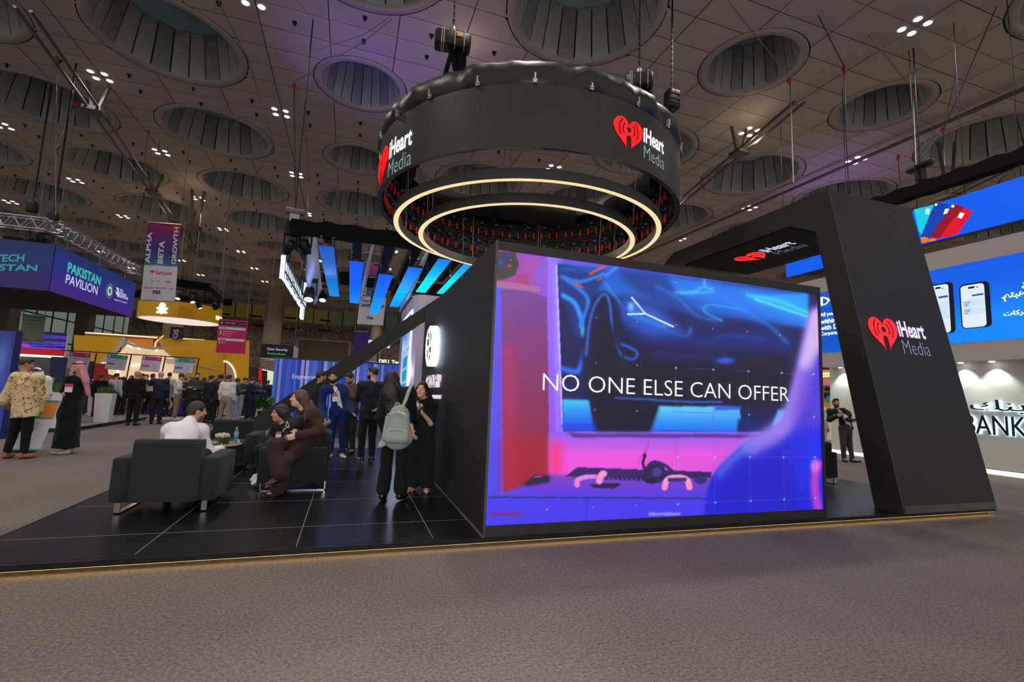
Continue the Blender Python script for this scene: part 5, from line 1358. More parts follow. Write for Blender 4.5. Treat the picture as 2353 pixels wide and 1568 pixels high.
badge(ppl[8], 958, 928, 6.54, .05, .08)
w_ = PX(970, 921, 1, 6.6)
MB()
q = PX(970, 938, 1, 6.60); child_at(ppl[8], 'watch', MB().lathe([(.031, -.012), (.034, -.012), (.034, .012), (.031, .012)], n=16).box((-.018, -.042, -.02), (.018, -.03, .02)), M_LAN, q)
# backpack
def bp_at(px, py, y): return PX(px, py, 1, y)
c_ = bp_at(914, 976, 6.13)
bpk = empty('backpack', (c_[0], c_[1], c_[2]), y7 * .8, 'sage green backpack with pale lettering worn by the woman in black', 'backpack')
M_SAGE = mat('sage_canvas', (142, 154, 144), rough=.65, bump=.2, bscale=300, sheen=.2); M_SAGE2 = mat('sage_strap', (150, 160, 150), rough=.7)
S = Soft(); S.C((-.0, .02, -.15), (.01, .03, .10), .165, .125, lat=(1, 0, 0), ratio=.52, k=.04); S.C((-.11, .02, -.17), (.12, .02, -.17), .07, k=.06); S.E((0, .02, .17), (.09, .065, .06), k=.05)
link('bag', S.mesh('bag', .010, M_SAGE, .004, 18), bpk)
S = Soft(); S.C((-.085, -.065, -.165), (.105, -.065, -.165), .062, k=.03); S.C((-.08, -.06, -.10), (.10, -.06, -.10), .05, k=.04)
link('front_pocket', S.mesh('front_pocket', .010, M_SAGE, .003, 24), bpk)
mb = MB(); mb.path([(-.10 + .2 * i / 10, -.118 + .018 * abs(i - 5) / 5, -.085 + .022 * math.sin(PI * i / 10)) for i in range(11)], .004, 4); mb.build('zip', mat('zip_dark', (86, 94, 88)), bpk)
MB().path([(-.02 + .035 * math.cos(t), .01, .205 + .06 * math.sin(t)) for t in np.linspace(-.3, PI + .3, 10)], .011, 6).build('grab_loop', M_SAGE2, bpk)
def strap(name, P, wd=.022):
    mb = MB(); P = [np.array(p_, float) for p_ in P]
    vs = []
    for p_ in P: vs += [p_ + (-wd, 0, 0), p_ + (wd, 0, 0), p_ + (wd, .008, 0), p_ + (-wd, .008, 0)]
    mb.add(vs, [(i * 4 + k, i * 4 + (k + 1) % 4, i * 4 + 4 + (k + 1) % 4, i * 4 + 4 + k) for i in range(len(P) - 1) for k in range(4)]); mb.build(name, M_SAGE2, bpk)
strap('shoulder_strap', [(.03, .02, .19), (.07, .03, .30), (.10, .05, .42), (.12, .10, .50), (.13, .18, .50), (.13, .26, .42)])
strap('shoulder_strap', [(-.14, .04, .10), (-.16, .05, -.04), (-.17, .04, -.18), (-.20, .0, -.24), (-.19, -.03, -.28), (-.15, -.04, -.26), (-.15, -.02, -.20)])
mbt = lambda u, v_, d=0.0: np.array((.155 * math.sin(u), -.052 - .05 * math.cos(u) + v_ * .2 - d, .06 + .085 * math.cos(u * 1.25) + v_))
letters('lettering', 'THIS IS A SEGMENT', mbt, 1.9, .028, mat('print_white', (226, 230, 226), rough=.5), bpk, o=(-.95, 0), bold=.01)
letters('lettering', 'Eastpak'[0:0] or 'bag', lambda u, v_, d=0.0: np.array((.05 + u, -.129, -.205 + v_)), .035, .012, mat('print_white', (226, 230, 226)), bpk)
# held things
def held(name, cat, label, mb_, m, p, rot=(0, 0, 0)):
    o = mb_.build(name, m, None, p, rot); return tag(o, label, cat)
held('phone', 'phone', 'phone with a pale case held low by the man in royal blue', MB().box((-.037, -.005, -.075), (.037, .005, .075), bev=.004), mat('phone_case', (150, 150, 152), rough=.3), tuple(PX(752, 972, 1, 10.02)), (.3, .9, .2))
held('phone', 'phone', 'phone held up by the man in the taupe jacket', MB().box((-.037, -.005, -.075), (.037, .005, .075), bev=.004), mat('phone_pink', (190, 70, 110), rough=.3), tuple(PX(792, 902, 1, 10.58)), (.5, 0, .6))
t = held('clutch_bag', 'bag', 'small black pouch with a white cord held by the woman in brown', MB().box((-.10, -.02, -.085), (.10, .02, .085), bev=.02), mat('black_pouch', (22, 22, 24), rough=.6), tuple(PX(680, 972, 1, 6.94)), (.1, -.2, .3))
MB().path([(-.09, -.02, -.05), (-.13, -.03, -.01), (-.11, -.03, .05), (-.09, -.03, -.02), (-.16, -.03, -.05), (-.17, -.03, -.08)], .005, 5).build('cord', mat('white_cord', (226, 224, 220)), t)
# ================================================================== people on the aisle at the left and by the bank stand
def batik():
    m = mat('batik_cotton', (206, 178, 128), rough=.7)
    nt = m.node_tree; b = nt.nodes['Principled BSDF']; tc = nt.nodes.new('ShaderNodeTexCoord')
    n = nt.nodes.new('ShaderNodeTexNoise'); n.inputs['Scale'].default_value = 7.5; n.inputs['Detail'].default_value = 4; n.inputs['Distortion'].default_value = 2.6; n.inputs['Roughness'].default_value = .62
    r = nt.nodes.new('ShaderNodeValToRGB'); r.color_ramp.elements[0].color = (*lin((92, 62, 26)), 1); r.color_ramp.elements[0].position = .36; r.color_ramp.elements[1].position = .46; r.color_ramp.elements[1].color = (*lin((216, 188, 140)), 1)
    e = r.color_ramp.elements.new(.43); e.color = (*lin((150, 110, 58)), 1)
    nt.links.new(tc.outputs['Object'], n.inputs['Vector']); nt.links.new(n.outputs['Fac'], r.inputs['Fac']); nt.links.new(r.outputs['Color'], b.inputs['Base Color'])
    return m
ra = (-5.11, 11.69); ya = rad(96)
pose = jp(ra, ya, 0, elL=(148, 900, 11.42), wrL=(160, 870, 11.40), elR=(188, 905, 11.95), wrR=(152, 908, 11.45), head=(178, 850, 11.66), neck=(184, 873, 11.70), anL=('l', -.11, -.04, .085), toeL=('l', -.14, .15, .03))
rootA, JA, hA, _, RA = make_person('man in a long black robe and pink checked headscarf, hand to his mouth', ra, ya, pose, 1.78, look=(-6, -2, 0), sk=(206, 160, 134), beard='full', hair='full', hairc='black',
    top=[dict(kind='robe', rgb=(18, 19, 20), e=.024, len=.1, wide=.02, flare=.04, hemr=.25, folds=.006)], bottom=dict(rgb=(20, 20, 22)), shoes=((206, 178, 150), (232, 224, 214)), hands=(dict(curl=.5, pn=(0, -1, -.2)), dict(curl=.6)))
S = Soft(); h = hA
S.E(h(0, -.014, .038), (.086, .105, .098), RA); S.C(h(0, -.075, .02), h(0, -.14, -.22), .085, .10, lat=RA @ np.array((1, 0, 0)), ratio=.45, k=.05); S.C(h(0, -.12, -.15), h(.03, -.19, -.48), .11, .075, lat=RA @ np.array((1, 0, 0)), ratio=.35, k=.05)
S.C(h(.08, -.03, .0), h(.10, -.08, -.25), .04, .05, k=.04)
S.E(h(0, .095, -.045), (.092, .09, .115), RA, .01, '-')
link('headscarf', S.mesh('headscarf', .010, mat('pink_check', (206, 132, 142), rough=.8, vary=.25, vscale=60), .003, 40), rootA)
mb = MB(); mb.lathe([(.082, -.012), (.094, 0), (.082, .012)], n=24); mb.v = [tuple(h(x, y * 1.18 - .012, z + .088 - .06 * 0)) for x, y, z in mb.v]; mb.build('head_cord', M_LAN, rootA)
badge(rootA, 158, 892, 11.34, .12, .16)
rb = (-5.50, 10.98); yb = rad(-14)
pose = jp(rb, yb, 0, elR=(93, 918, 11.0), wrR=(90, 945, 11.1), head=(60, 842, 11.02), neck=(54, 866, 10.98), elL=(8, 925, 11.0), wrL=(20, 935, 11.3), anL=('l', -.16, 0, .085), anR=('l', .10, .02, .085), toeL=('l', -.2, .17, .03), toeR=('l', .16, .17, .03))
make_person('man in a tan batik shirt with brown flowers, seen from behind', rb, yb, pose, 1.79, look=(-44, -10, 0), sk=(176, 124, 96), hair='full', hairc='black',
    top=[dict(kind='shirt', rgb=(206, 178, 128), mat=batik(), e=.032, len=.24, wide=.02, flare=.012, collar=True, cuff=1.2, folds=.005)], bottom=dict(rgb=(22, 23, 28), e=.016), shoes=((150, 84, 38), (40, 26, 20)), hands=(None, dict(curl=1.0)))
rc = (PX(84, 870, 1, 11.95)[0], 11.95); yc = rad(168)
rootC, JC, hC, _, RC_ = make_person('man in a white robe, white headscarf and dark glasses, facing the batik shirt', rc, yc, jp(rc, yc, 0, head=(82, 860, 11.9), neck=(85, 880, 11.95)), 1.74, look=(10, -8, 0), sk=(190, 140, 112), beard='full', hair='full',
    top=[dict(kind='robe', rgb=(222, 220, 220), e=.022, len=.1, hemr=.22, folds=.006)], bottom=dict(rgb=(210, 208, 208)), shoes=((60, 40, 30), None))
S = Soft(); h = hC
S.E(h(0, -.014, .038), (.086, .105, .096), RC_); S.C(h(0, -.06, .0), h(0, -.12, -.3), .10, .12, lat=RC_ @ np.array((1, 0, 0)), ratio=.5, k=.05); S.E(h(0, .085, -.05), (.062, .06, .098), RC_, .01, '-')
link('headscarf', S.mesh('headscarf', .012, mat('white_scarf', (224, 222, 222), rough=.8), .003, 40), rootC)
mb = MB(); mb.lathe([(.084, -.014), (.098, 0), (.084, .014)], n=24); mb.v = [tuple(h(x, y * 1.16 - .012, z + .085)) for x, y, z in mb.v]; mb.build('head_cord', M_LAN, rootC)
mb = MB()
for s in (-1, 1): mb.lathe([(.0001, 0), (.026, .002)], n=14)
mb.v = [tuple(h((x + (-.032 if i < len(mb.v) / 2 else .032)), .100 + z, y + .006)) for i, (x, y, z) in enumerate(mb.v)]; mb.tube(h(-.07, .085, .012), h(.07, .085, .012), .004, 5); mb.build('sunglasses', mat('black_glass', (12, 12, 14)), rootC)
# presentation board carried by the batik man
q = PX(83, 975, 1, 11.25)
bd = empty('display_board', (q[0], q[1], q[2]), .0, 'teal and white display board carried low at the batik man’s side', 'board')
def bdf(u, v, d=0.0): return np.array((u + v * .22, -.02 - d, v))
M_TEAL = mat('teal_print', (40, 150, 150), rough=.5); M_ORA = mat('orange_print', (226, 140, 70), rough=.5)
mb = MB(); mb.add([bdf(u, v, d) for d in (0, -.02) for (u, v) in ((-.22, -.48), (.22, -.48), (.22, .44), (-.22, .44))], [(0, 1, 2, 3), (7, 6, 5, 4), (0, 4, 5, 1), (1, 5, 6, 2), (2, 6, 7, 3), (3, 7, 4, 0)]); mb.build('board', mat('white_print', (216, 218, 226), rough=.5), bd)
shape('print', rect(-.22, .10, .22, .44), bdf, M_TEAL, bd, .004); shape('print', rect(.02, .12, .22, .40), bdf, M_ORA, bd, .006); shape('print', rect(-.22, -.48, .22, -.45), bdf, M_TEAL, bd, .004)
for k in range(3): shape('print', rect(-.16, .02 - k * .05, .05, .03 - k * .05), bdf, mat('grey_print', (120, 124, 140)), bd, .004)
# by the bank stand
rd = (13.17, 9.83); yd = rad(172)
pose = jp(rd, yd, 0, head=(1921, 926, 9.8), neck=(1922, 938, 9.83), shR=(1908, 946, 9.9), shL=(1938, 945, 9.8), elR=(1906, 965, 9.9), wrR=(1924, 957, 9.55), elL=(1945, 963, 9.7), wrL=(1957, 967, 9.45), anL=('l', -.14, .05, .085), anR=('l', .08, 0, .085), toeL=('l', -.30, .14, .03))
make_person('bearded man in a dark jacket and pale shirt holding a tablet by the bank wall', rd, yd, pose, 1.75, look=(-22, 0, 0), sk=(196, 148, 120), beard='full', hair='short', hairc='dark',
    top=[dict(kind='shirt', rgb=(206, 208, 218), e=.012, len=.04), dict(kind='jacket', rgb=(30, 30, 40), e=.026, open=.075, len=.12)], bottom=dict(rgb=(66, 66, 64)), hands=(dict(curl=.6), dict(curl=1.0)))
held('tablet', 'tablet', 'dark tablet held out by the man at the bank wall', MB().box((-.12, -.006, -.085), (.12, .006, .085), bev=.004), mat('black_glass', (12, 12, 14)), tuple(PX(1963, 967, 1, 9.36)), (1.2, .2, .2))
re_ = (PX(1890, 980, 1, 10.6)[0] - .12, 10.6)
make_person('person in a white robe mostly hidden by the screen wall edge', re_, rad(-100), None, 1.74, look=(0, 0, 0), hair='full', top=[dict(kind='robe', rgb=(220, 218, 214), e=.024, len=.1, hemr=.22)], bottom=dict(rgb=(210, 208, 208)), face=False)

# ================================================================== the crowd farther back: shared bodies, own clothes
def crowd_variant(pose, female=False, look=(0, 0, 0), hair='full', beard=None, top=None, bottom=None):
    r, *_ = make_person('x', (0, -30), 0, pose, 1.75, female, hair=hair, hairc='black', look=look, beard=beard, vox=.020, top=top, bottom=bottom, coarse=True, face=False)
    parts = [(o.name.split('.')[0], o.data) for o in r.children]
    for o in list(r.children): bpy.data.objects.remove(o)
    bpy.data.objects.remove(r); return parts
JK = [dict(kind='jacket', rgb=(30, 30, 32), e=.030, len=.14)]; SH = [dict(kind='shirt', rgb=(30, 30, 32), e=.024, len=.04)]; TE = [dict(kind='tee', name='tee', rgb=(30, 30, 32), e=.030, len=.10, sleeve=.42)]; BT = dict(rgb=(30, 30, 32), e=.02)
FOLD = dict(elL=(-.24, .06, 1.16), elR=(.24, .06, 1.16), wrL=(.02, .22, 1.20), wrR=(-.02, .24, 1.15))
PHONE = dict(elL=(-.23, .04, 1.14), elR=(.23, .04, 1.14), wrL=(-.06, .28, 1.16), wrR=(.07, .29, 1.18), neck=(0, .02, 1.44), head=(0, .07, 1.60))
WALK = dict(knL=(-.09, .14, .52), anL=(-.10, .05, .10), anR=(.10, -.26, .12), knR=(.09, -.02, .50), toeL=(-.12, .22, .04), toeR=(.13, -.08, .03), elR=(.23, -.14, 1.14), wrR=(.24, -.10, .90), wrL=(-.22, .14, .92))
STRIDE = dict(anL=(-.24, .1, .085), knL=(-.17, .08, .5), toeL=(-.28, .26, .03), anR=(.12, -.06, .085))
ARM = dict(elL=(-.30, .16, 1.30), wrL=(-.44, .30, 1.40))
VAR = dict(jacket=crowd_variant(None, top=JK, bottom=BT), fold=crowd_variant(FOLD, top=JK, bottom=BT, beard='full', look=(30, 0, 0)), phone=crowd_variant(PHONE, top=JK, bottom=BT, look=(0, -22, 0)), tee=crowd_variant(PHONE, top=TE, bottom=BT, look=(0, -25, 0)),
           shirt=crowd_variant(STRIDE, top=SH, bottom=BT, look=(-16, 0, 0), beard='full'), walk=crowd_variant(WALK, top=JK, bottom=BT), bald=crowd_variant(None, top=JK, bottom=BT, hair=None, look=(-40, 0, 0)), baldarm=crowd_variant(ARM, top=JK, bottom=BT, hair=None, look=(10, 0, 0)),
           woman=crowd_variant(None, True, top=SH, bottom=BT, hair='bob'))
SKN = [(196, 148, 122), (178, 128, 100), (206, 160, 134), (160, 112, 86)]
def crowd(label, px, py_top, y, yaw, var, top, bottom, hairc='black', sk=0, sh=(22, 22, 24), cap=None):
    p = PX(px, py_top, 1, y); hgt = min(max(p[2], 1.55), 1.92); r = empty('person', (p[0], y, 0), rad(yaw), label, 'person', 'people crowding the aisle')
    r.scale = (hgt / 1.755,) * 3
    mm = dict(body=skin(SKN[sk]), hair=hairm(hairc), beard=hairm(hairc), shoe=mat('shoe_%d_%d_%d' % sh, sh, rough=.35), trousers=mat('cloth_%d_%d_%d' % bottom, bottom, rough=.8))
    for nme, me in VAR[var]:
        o = link(nme, me, r); m = mm.get(nme) or mat('cloth_%d_%d_%d' % top, top, rough=.75)
        o.material_slots[0].link = 'OBJECT'; o.material_slots[0].material = m
    if cap:
        MB().lathe([(.088, 0), (.094, .03), (.082, .08), (.05, .105), (.0, .112)], c=(0, 0, 0), n=20).box((-.05, .06, 0), (.05, .17, .012)).build('cap', mat('cap_cloth', cap, rough=.8), r, (0, .055, 1.655), (-.25, 0, 0))
    return r
DK = (24, 24, 27)
CR = [('bald man in a black suit with a hand on his shoulder', 318, 851, 18.6, -8, 'bald', (24, 23, 23), (22, 22, 23), 'black', 1),
 ('bald man in a navy suit resting a hand on the next man’s shoulder', 371, 852, 19.3, 4, 'baldarm', (24, 28, 44), (22, 24, 36), 'black', 2),
 ('man in a white tee, grey cap and khaki trousers looking at a phone', 413, 858, 21.2, -70, 'tee', (222, 222, 222), (150, 132, 108), 'dark', 2, (210, 210, 210), (62, 66, 70)),
 ('bearded man in an olive jacket facing us with folded arms', 455, 856, 20.6, 172, 'fold', (48, 50, 36), (28, 30, 38), 'black', 2),
 ('man in a black suit looking over his shoulder beside the olive jacket', 487, 861, 20.2, -40, 'jacket', (18, 18, 20), (24, 28, 50), 'black', 0),
 ('tall man in black with his back to us beside the white shirt', 508, 858, 19.6, -10, 'jacket', (20, 20, 21), (20, 20, 20), 'black', 3),
 ('man in a white shirt and khaki trousers standing astride', 527, 860, 18.9, -14, 'shirt', (218, 214, 206), (152, 136, 116), 'dark', 1, (40, 40, 70)),
 ('man in a grey blazer and pale jeans with folded arms', 547, 868, 22.0, -60, 'fold', (74, 74, 86), (150, 156, 180), 'dark', 2, (180, 180, 180)),
 ('man in a green top behind the grey blazer', 560, 866, 23.2, -80, 'phone', (30, 70, 60), (168, 160, 160), 'black', 2, (200, 200, 200)),
 ('man in a dark navy suit bent over his phone', 578, 866, 22.0, -64, 'phone', (22, 28, 50), (20, 26, 48), 'black', 0),
 ('man in a blue suit just behind the navy suit', 590, 870, 23.4, -60, 'phone', (30, 48, 100), (28, 44, 92), 'black', 1),
 ('man in a navy suit walking away in front of the white doorway', 617, 873, 29.0, 0, 'walk', (28, 34, 58), (26, 30, 50), 'grey', 2),
 ('short dark-haired man in a grey jacket behind the white tee', 425, 867, 24.0, 150, 'jacket', (60, 58, 58), DK, 'dark', 2),
 ('man in black with greying hair behind the white tee', 437, 865, 23.6, -150, 'jacket', DK, DK, 'grey', 0),
 ('man in black hidden behind the olive jacket', 443, 868, 22.4, 10, 'jacket', DK, DK, 'black', 0),
 ('man in a beige jacket between the olive jacket and the black suit', 470, 866, 24.0, 0, 'jacket', (120, 112, 98), (60, 56, 52), 'black', 0),
 ('man in black between two dark suits, face in profile', 500, 868, 23.4, -90, 'jacket', (40, 34, 34), DK, 'brown', 2),
 ('man with a fringe of grey hair by the white arch', 515, 862, 24.5, -60, 'jacket', (30, 30, 34), DK, 'grey', 2),
 ('dark-suited man seen between the green top and the navy suit', 569, 870, 25.0, -60, 'jacket', (34, 34, 40), DK, 'brown', 2),
 ('man in a black shirt seen from behind at the laptop counter', 234, 858, 21.0, -12, 'jacket', (20, 20, 22), DK, 'black', 3),
 ('man with thin grey hair seated behind the laptop', 250, 866, 22.6, 170, 'shirt', (190, 186, 178), DK, 'grey', 1),
 ('man in a white shirt with his back to us at the counter', 269, 857, 22.2, -20, 'shirt', (206, 206, 210), DK, 'dark', 2),
 ('woman with dark hair beside the red panel', 285, 865, 22.4, 20, 'woman', (160, 40, 40), DK, 'black', 1),
 ('man in a white shirt seen between the two bald men', 352, 858, 23.0, 0, 'shirt', (214, 212, 206), DK, 'black', 0),
 ('man in black facing us between the two bald men', 338, 860, 24.0, 180, 'jacket', DK, DK, 'black', 2),
 ('dark-haired man in black behind the first bald man', 329, 858, 25.0, 160, 'jacket', (34, 32, 32), DK, 'black', 0),
 ('man with receding hair facing us beside the navy suit', 386, 868, 22.6, 165, 'jacket', (120, 118, 122), DK, 'dark', 2),
 ('tall man in a cream top behind the white tee’s cap', 391, 855, 24.4, 20, 'shirt', (190, 186, 176), DK, 'black', 2),
 ('woman with black hair near the black post', 303, 862, 24.0, 150, 'woman', (60, 56, 58), DK, 'black', 0),
 ('dark man with a beard at the far left behind the white robe', 42, 845, 16.0, 190, 'jacket', (40, 36, 34), DK, 'black', 1),
 ('man in a black jacket beyond the white robe', 97, 855, 17.5, -30, 'jacket', (28, 28, 30), DK, 'black', 3),
 ('man in a grey jacket with short grey hair beyond the white robe', 108, 860, 18.6, 150, 'jacket', (58, 56, 58), DK, 'grey', 2),
 ('man in a black suit and tie near the blue counter', 121, 861, 17.6, -160, 'phone', (24, 24, 27), DK, 'dark', 2),
 ('dark-haired visitor far off by the yellow wall', 480, 872, 27.0, 170, 'jacket', (46, 42, 40), DK, 'black', 1),
 ('visitor in a dark coat far beyond the navy suits', 603, 880, 33.0, 160, 'jacket', (40, 30, 30), DK, 'black', 1),
 ('visitor in a mustard jacket in the far doorway', 607, 882, 34.0, 10, 'jacket', (180, 120, 40), DK, 'black', 3)]
for c in CR: crowd(*c)
pc = PX(421, 884, 1, 20.9); held('phone', 'phone', 'white phone in the hands of the man in the white tee', MB().box((-.037, -.005, -.075), (.037, .005, .075), bev=.004), mat('white_card', (220, 228, 220)), tuple(pc), (1.0, 0, -1.2))
# ================================================================== neighbouring stands at the left
M_WHT = mat('white_laminate', (214, 212, 214), rough=.4); M_YEL = mat('yellow_wall', (236, 178, 4), rough=.55); M_NVY = mat('navy_panel', (26, 40, 92), rough=.45)
M_WOOD = mat('oak_board', (150, 108, 72), rough=.6, vary=.3, vscale=12); M_TRS = mat('truss_alloy', (168, 164, 180), rough=.3, metal=.8)
def lattice(name, A, B, w_=.29, r=.022, parent=None):
    """box truss between A and B with zigzag lacing"""
    A, B = np.array(A, float), np.array(B, float); L = np.linalg.norm(B - A); u = (B - A) / L; s = nrm(np.cross(u, (0, 0, 1))); t = np.cross(s, u); h = w_ / 2
    mb = MB(); cs = [s * a * h + t * b * h for a, b in ((-1, -1), (1, -1), (1, 1), (-1, 1))]
    for c in cs: mb.tube(A + c, B + c, r, 6)
    mb.build('chord', M_TRS, parent); mb = MB(); n = max(2, int(L / .42))
    for k in range(4):
        c0, c1 = cs[k], cs[(k + 1) % 4]
        for i in range(n):
            p = A + u * L * i / n; q = A + u * L * (i + .5) / n; q2 = A + u * L * (i + 1) / n
            mb.tube(p + c0, q + c1, r * .55, 5); mb.tube(q + c1, q2 + c0, r * .55, 5)
    return mb.build('lacing', M_TRS, parent)
# ---- blue-violet hanging box of the pavilion
yk = 16.5; c0 = PX(128, 562, 1, yk); c1 = PX(113, 669, 1, yk); xk = c0[0]; zb, zt_ = c1[2], c0[2]
e_ = PX(312, 651, 0, xk); xl_ = xk - 7.0; ye = e_[1]
pk = empty('pavilion_header', (xk, yk, zb), label='blue and violet hanging box sign reading Pakistan Pavilion', cat='hanging sign')
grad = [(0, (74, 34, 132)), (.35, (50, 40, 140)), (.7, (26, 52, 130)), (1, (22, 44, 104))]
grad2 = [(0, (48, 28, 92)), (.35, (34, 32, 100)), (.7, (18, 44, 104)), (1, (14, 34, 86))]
Wd, Ht = ye - yk, zt_ - zb
fR = flat((0.012, 0, 0), (0, 1, 0), (0, 0, 1), (1, 0, 0), 0); fL = flat((xl_ - xk, -.012, 0), (1, 0, 0), (0, 0, 1), (0, -1, 0), 0)
MB().box((xl_ - xk, 0, 0), (0, Wd, Ht)).build('box', mat('box_black', (6, 6, 7), rough=.9), pk)
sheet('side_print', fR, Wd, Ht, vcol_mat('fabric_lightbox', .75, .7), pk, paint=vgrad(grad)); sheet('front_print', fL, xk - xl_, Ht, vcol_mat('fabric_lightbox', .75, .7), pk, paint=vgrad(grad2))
M_TQ = emit('sign_turquoise', (58, 190, 178), .9); M_PW = emit('sign_soft_white', (214, 208, 236), .9); M_TQ2 = emit('sign_turquoise_dim', (40, 140, 136), .9)
def onR(x, y): p = PX(x, y, 0, xk); return p[1] - yk, p[2] - zb
def fit(s, fn, conv, bl, br, tl, m, par, **kw):
    a, b, t = conv(*bl), conv(*br), conv(*tl)
    g = lambda u, v, d=0.0: fn(a[0] + u * (b[0] - a[0]) + v * (t[0] - a[0]) * 0, a[1] + u * (b[1] - a[1]) + v * (t[1] - a[1]), d)
    return letters('lettering', s, g, 1.0, 1.0, m, par, **kw)
fR2 = lambda u, v, d=0.0: fR(u, v, d + .01)
fit('PAKISTAN', fR2, onR, (152, 625), (228, 657), (152, 600), M_TQ, pk, bold=.035)
fit('PAVILION', fR2, onR, (148, 651), (221, 678), (148, 628), M_PW, pk, bold=.01)
a = onR(250, 669); b = onR(250, 653); rr_ = abs(b[1] - a[1])
shape('seal', disc(a[0], a[1], rr_ * 1.12), fR2, mat('seal_white', (220, 222, 220)), pk, .002); shape('seal', disc(a[0], a[1], rr_ * 1.0), fR2, emit('seal_green', (30, 90, 66), .8), pk, .004)
shape('seal', disc(a[0], a[1], rr_ * .72), fR2, emit('seal_pale', (210, 214, 226), .8), pk, .006); shape('seal', disc(a[0], a[1], rr_ * .36), fR2, emit('seal_blue', (50, 90, 170), .8), pk, .008)
for s, bl, br, tl in (('TECH', (273, 669), (281, 672), (273, 663)), ('DESTINATION', (272, 676), (288, 682), (272, 670)), ('PAKISTAN', (271, 683), (292, 690), (271, 676)), ('MINISTRY OF IT & TELECOM', (261, 690), (290, 698), (261, 687))):
    fit(s, fR2, onR, bl, br, tl, M_PW, pk, bold=.03)
P5 = [onR(*p) for p in ((264, 660), (271, 662), (272, 684), (268, 682), (268, 668))]; shape('mark', P5, fR2, M_PW, pk, .002)
shape('mark', [onR(*p) for p in ((263, 669), (268, 671), (268, 678), (265, 677), (265, 672))], fR2, M_PW, pk, .002)
def onL(x, y): p = PX(x, y, 1, yk); return p[0] - xl_, p[2] - zb
fL2 = lambda u, v, d=0.0: fL(u, v, d + .01)
fit('TECH', fL2, onL, (-13, 603), (56, 602), (-13, 585), M_TQ2, pk, bold=.03); fit('PAKISTAN', fL2, onL, (-80, 622), (86, 624), (-80, 606), M_TQ2, pk, bold=.03)
# lattice truss over it
tr = empty('lattice_truss', (0, 0, 0), label='grey lattice truss carrying the blue pavilion sign', cat='truss')
z1 = zt_ + .55
k0 = PX(120, 520, 2, z1); k1 = PX(312, 622, 2, z1 + .1); k2 = PX(-40, 502, 2, z1 + .1)
for A, B in ((k0, k1), (k0, k2)): lattice('lattice', A, B, .32, .026, tr)
for f_ in (.15, .5, .85): MB().tube(k0 + (k1 - k0) * f_, k0 + (k1 - k0) * f_ + np.array((0, 0, -.55)), .012, 5).build('hanger', M_STEEL, tr)
M_SPL = emit('spot_lens', (255, 250, 255), 3.0)
def stage_light(label, p, rz=0, lit=False, sc=1.0, tilt=.5, grp='stage lights on the rigs'):
    t = empty('stage_light', p, rz, label, 'stage light', grp)
    MB().box((-.16 * sc, -.02, -.30 * sc), (-.13 * sc, .02, .02)).box((.13 * sc, -.02, -.30 * sc), (.16 * sc, .02, .02)).box((-.16 * sc, -.05, .0), (.16 * sc, .05, .10 * sc)).build('yoke', M_BLK, t)
    o = MB().lathe([(.0, .16 * sc), (.09 * sc, .15 * sc), (.115 * sc, .02), (.12 * sc, -.18 * sc), (.10 * sc, -.185 * sc)], n=16).build('can', M_BLK, t, (0, 0, -.25 * sc), (tilt, 0, 0))
    MB().lathe([(.0, -.17 * sc), (.10 * sc, -.17 * sc)], n=16).build('lens', M_SPL if lit else mat('dark_lens', (60, 60, 70), rough=.1), t, (0, 0, -.25 * sc), (tilt, 0, 0), label='bright lens' if lit else None)
    return t
for k, (px, py) in enumerate(((84, 540), (108, 548))): stage_light('dark moving-head lamp with golden reflections hanging over the blue pavilion' if k == 0 else 'dark moving-head lamp nearer the truss corner over the blue pavilion', tuple(PX(px, py - 8, 2, z1 - .1)), .4 * k, sc=1.0)
bx = PX(75, 475, 2, 7.4); MB().box((-.15, -.12, -.22), (.15, .12, .2), bev=.04).tube((0, 0, .2), (0, 0, CEIL - bx[2]), .03, 6).build('chain_hoist', M_BLK, None, tuple(bx)); tag(bpy.data.objects['chain_hoist.003'] if 'chain_hoist.003' in bpy.data.objects else bpy.context.scene.objects[-1], 'small boxy hoist hanging above the blue pavilion sign', 'hoist')
bx = PX(122, 500, 2, 6.6); o = MB().box((-.13, -.12, -.18), (.13, .12, .2), bev=.04).tube((0, 0, .2), (0, 0, CEIL - bx[2]), .03, 6).build('chain_hoist', M_BLK, None, tuple(bx)); tag(o, 'black hoist at the corner of the lattice truss', 'hoist')
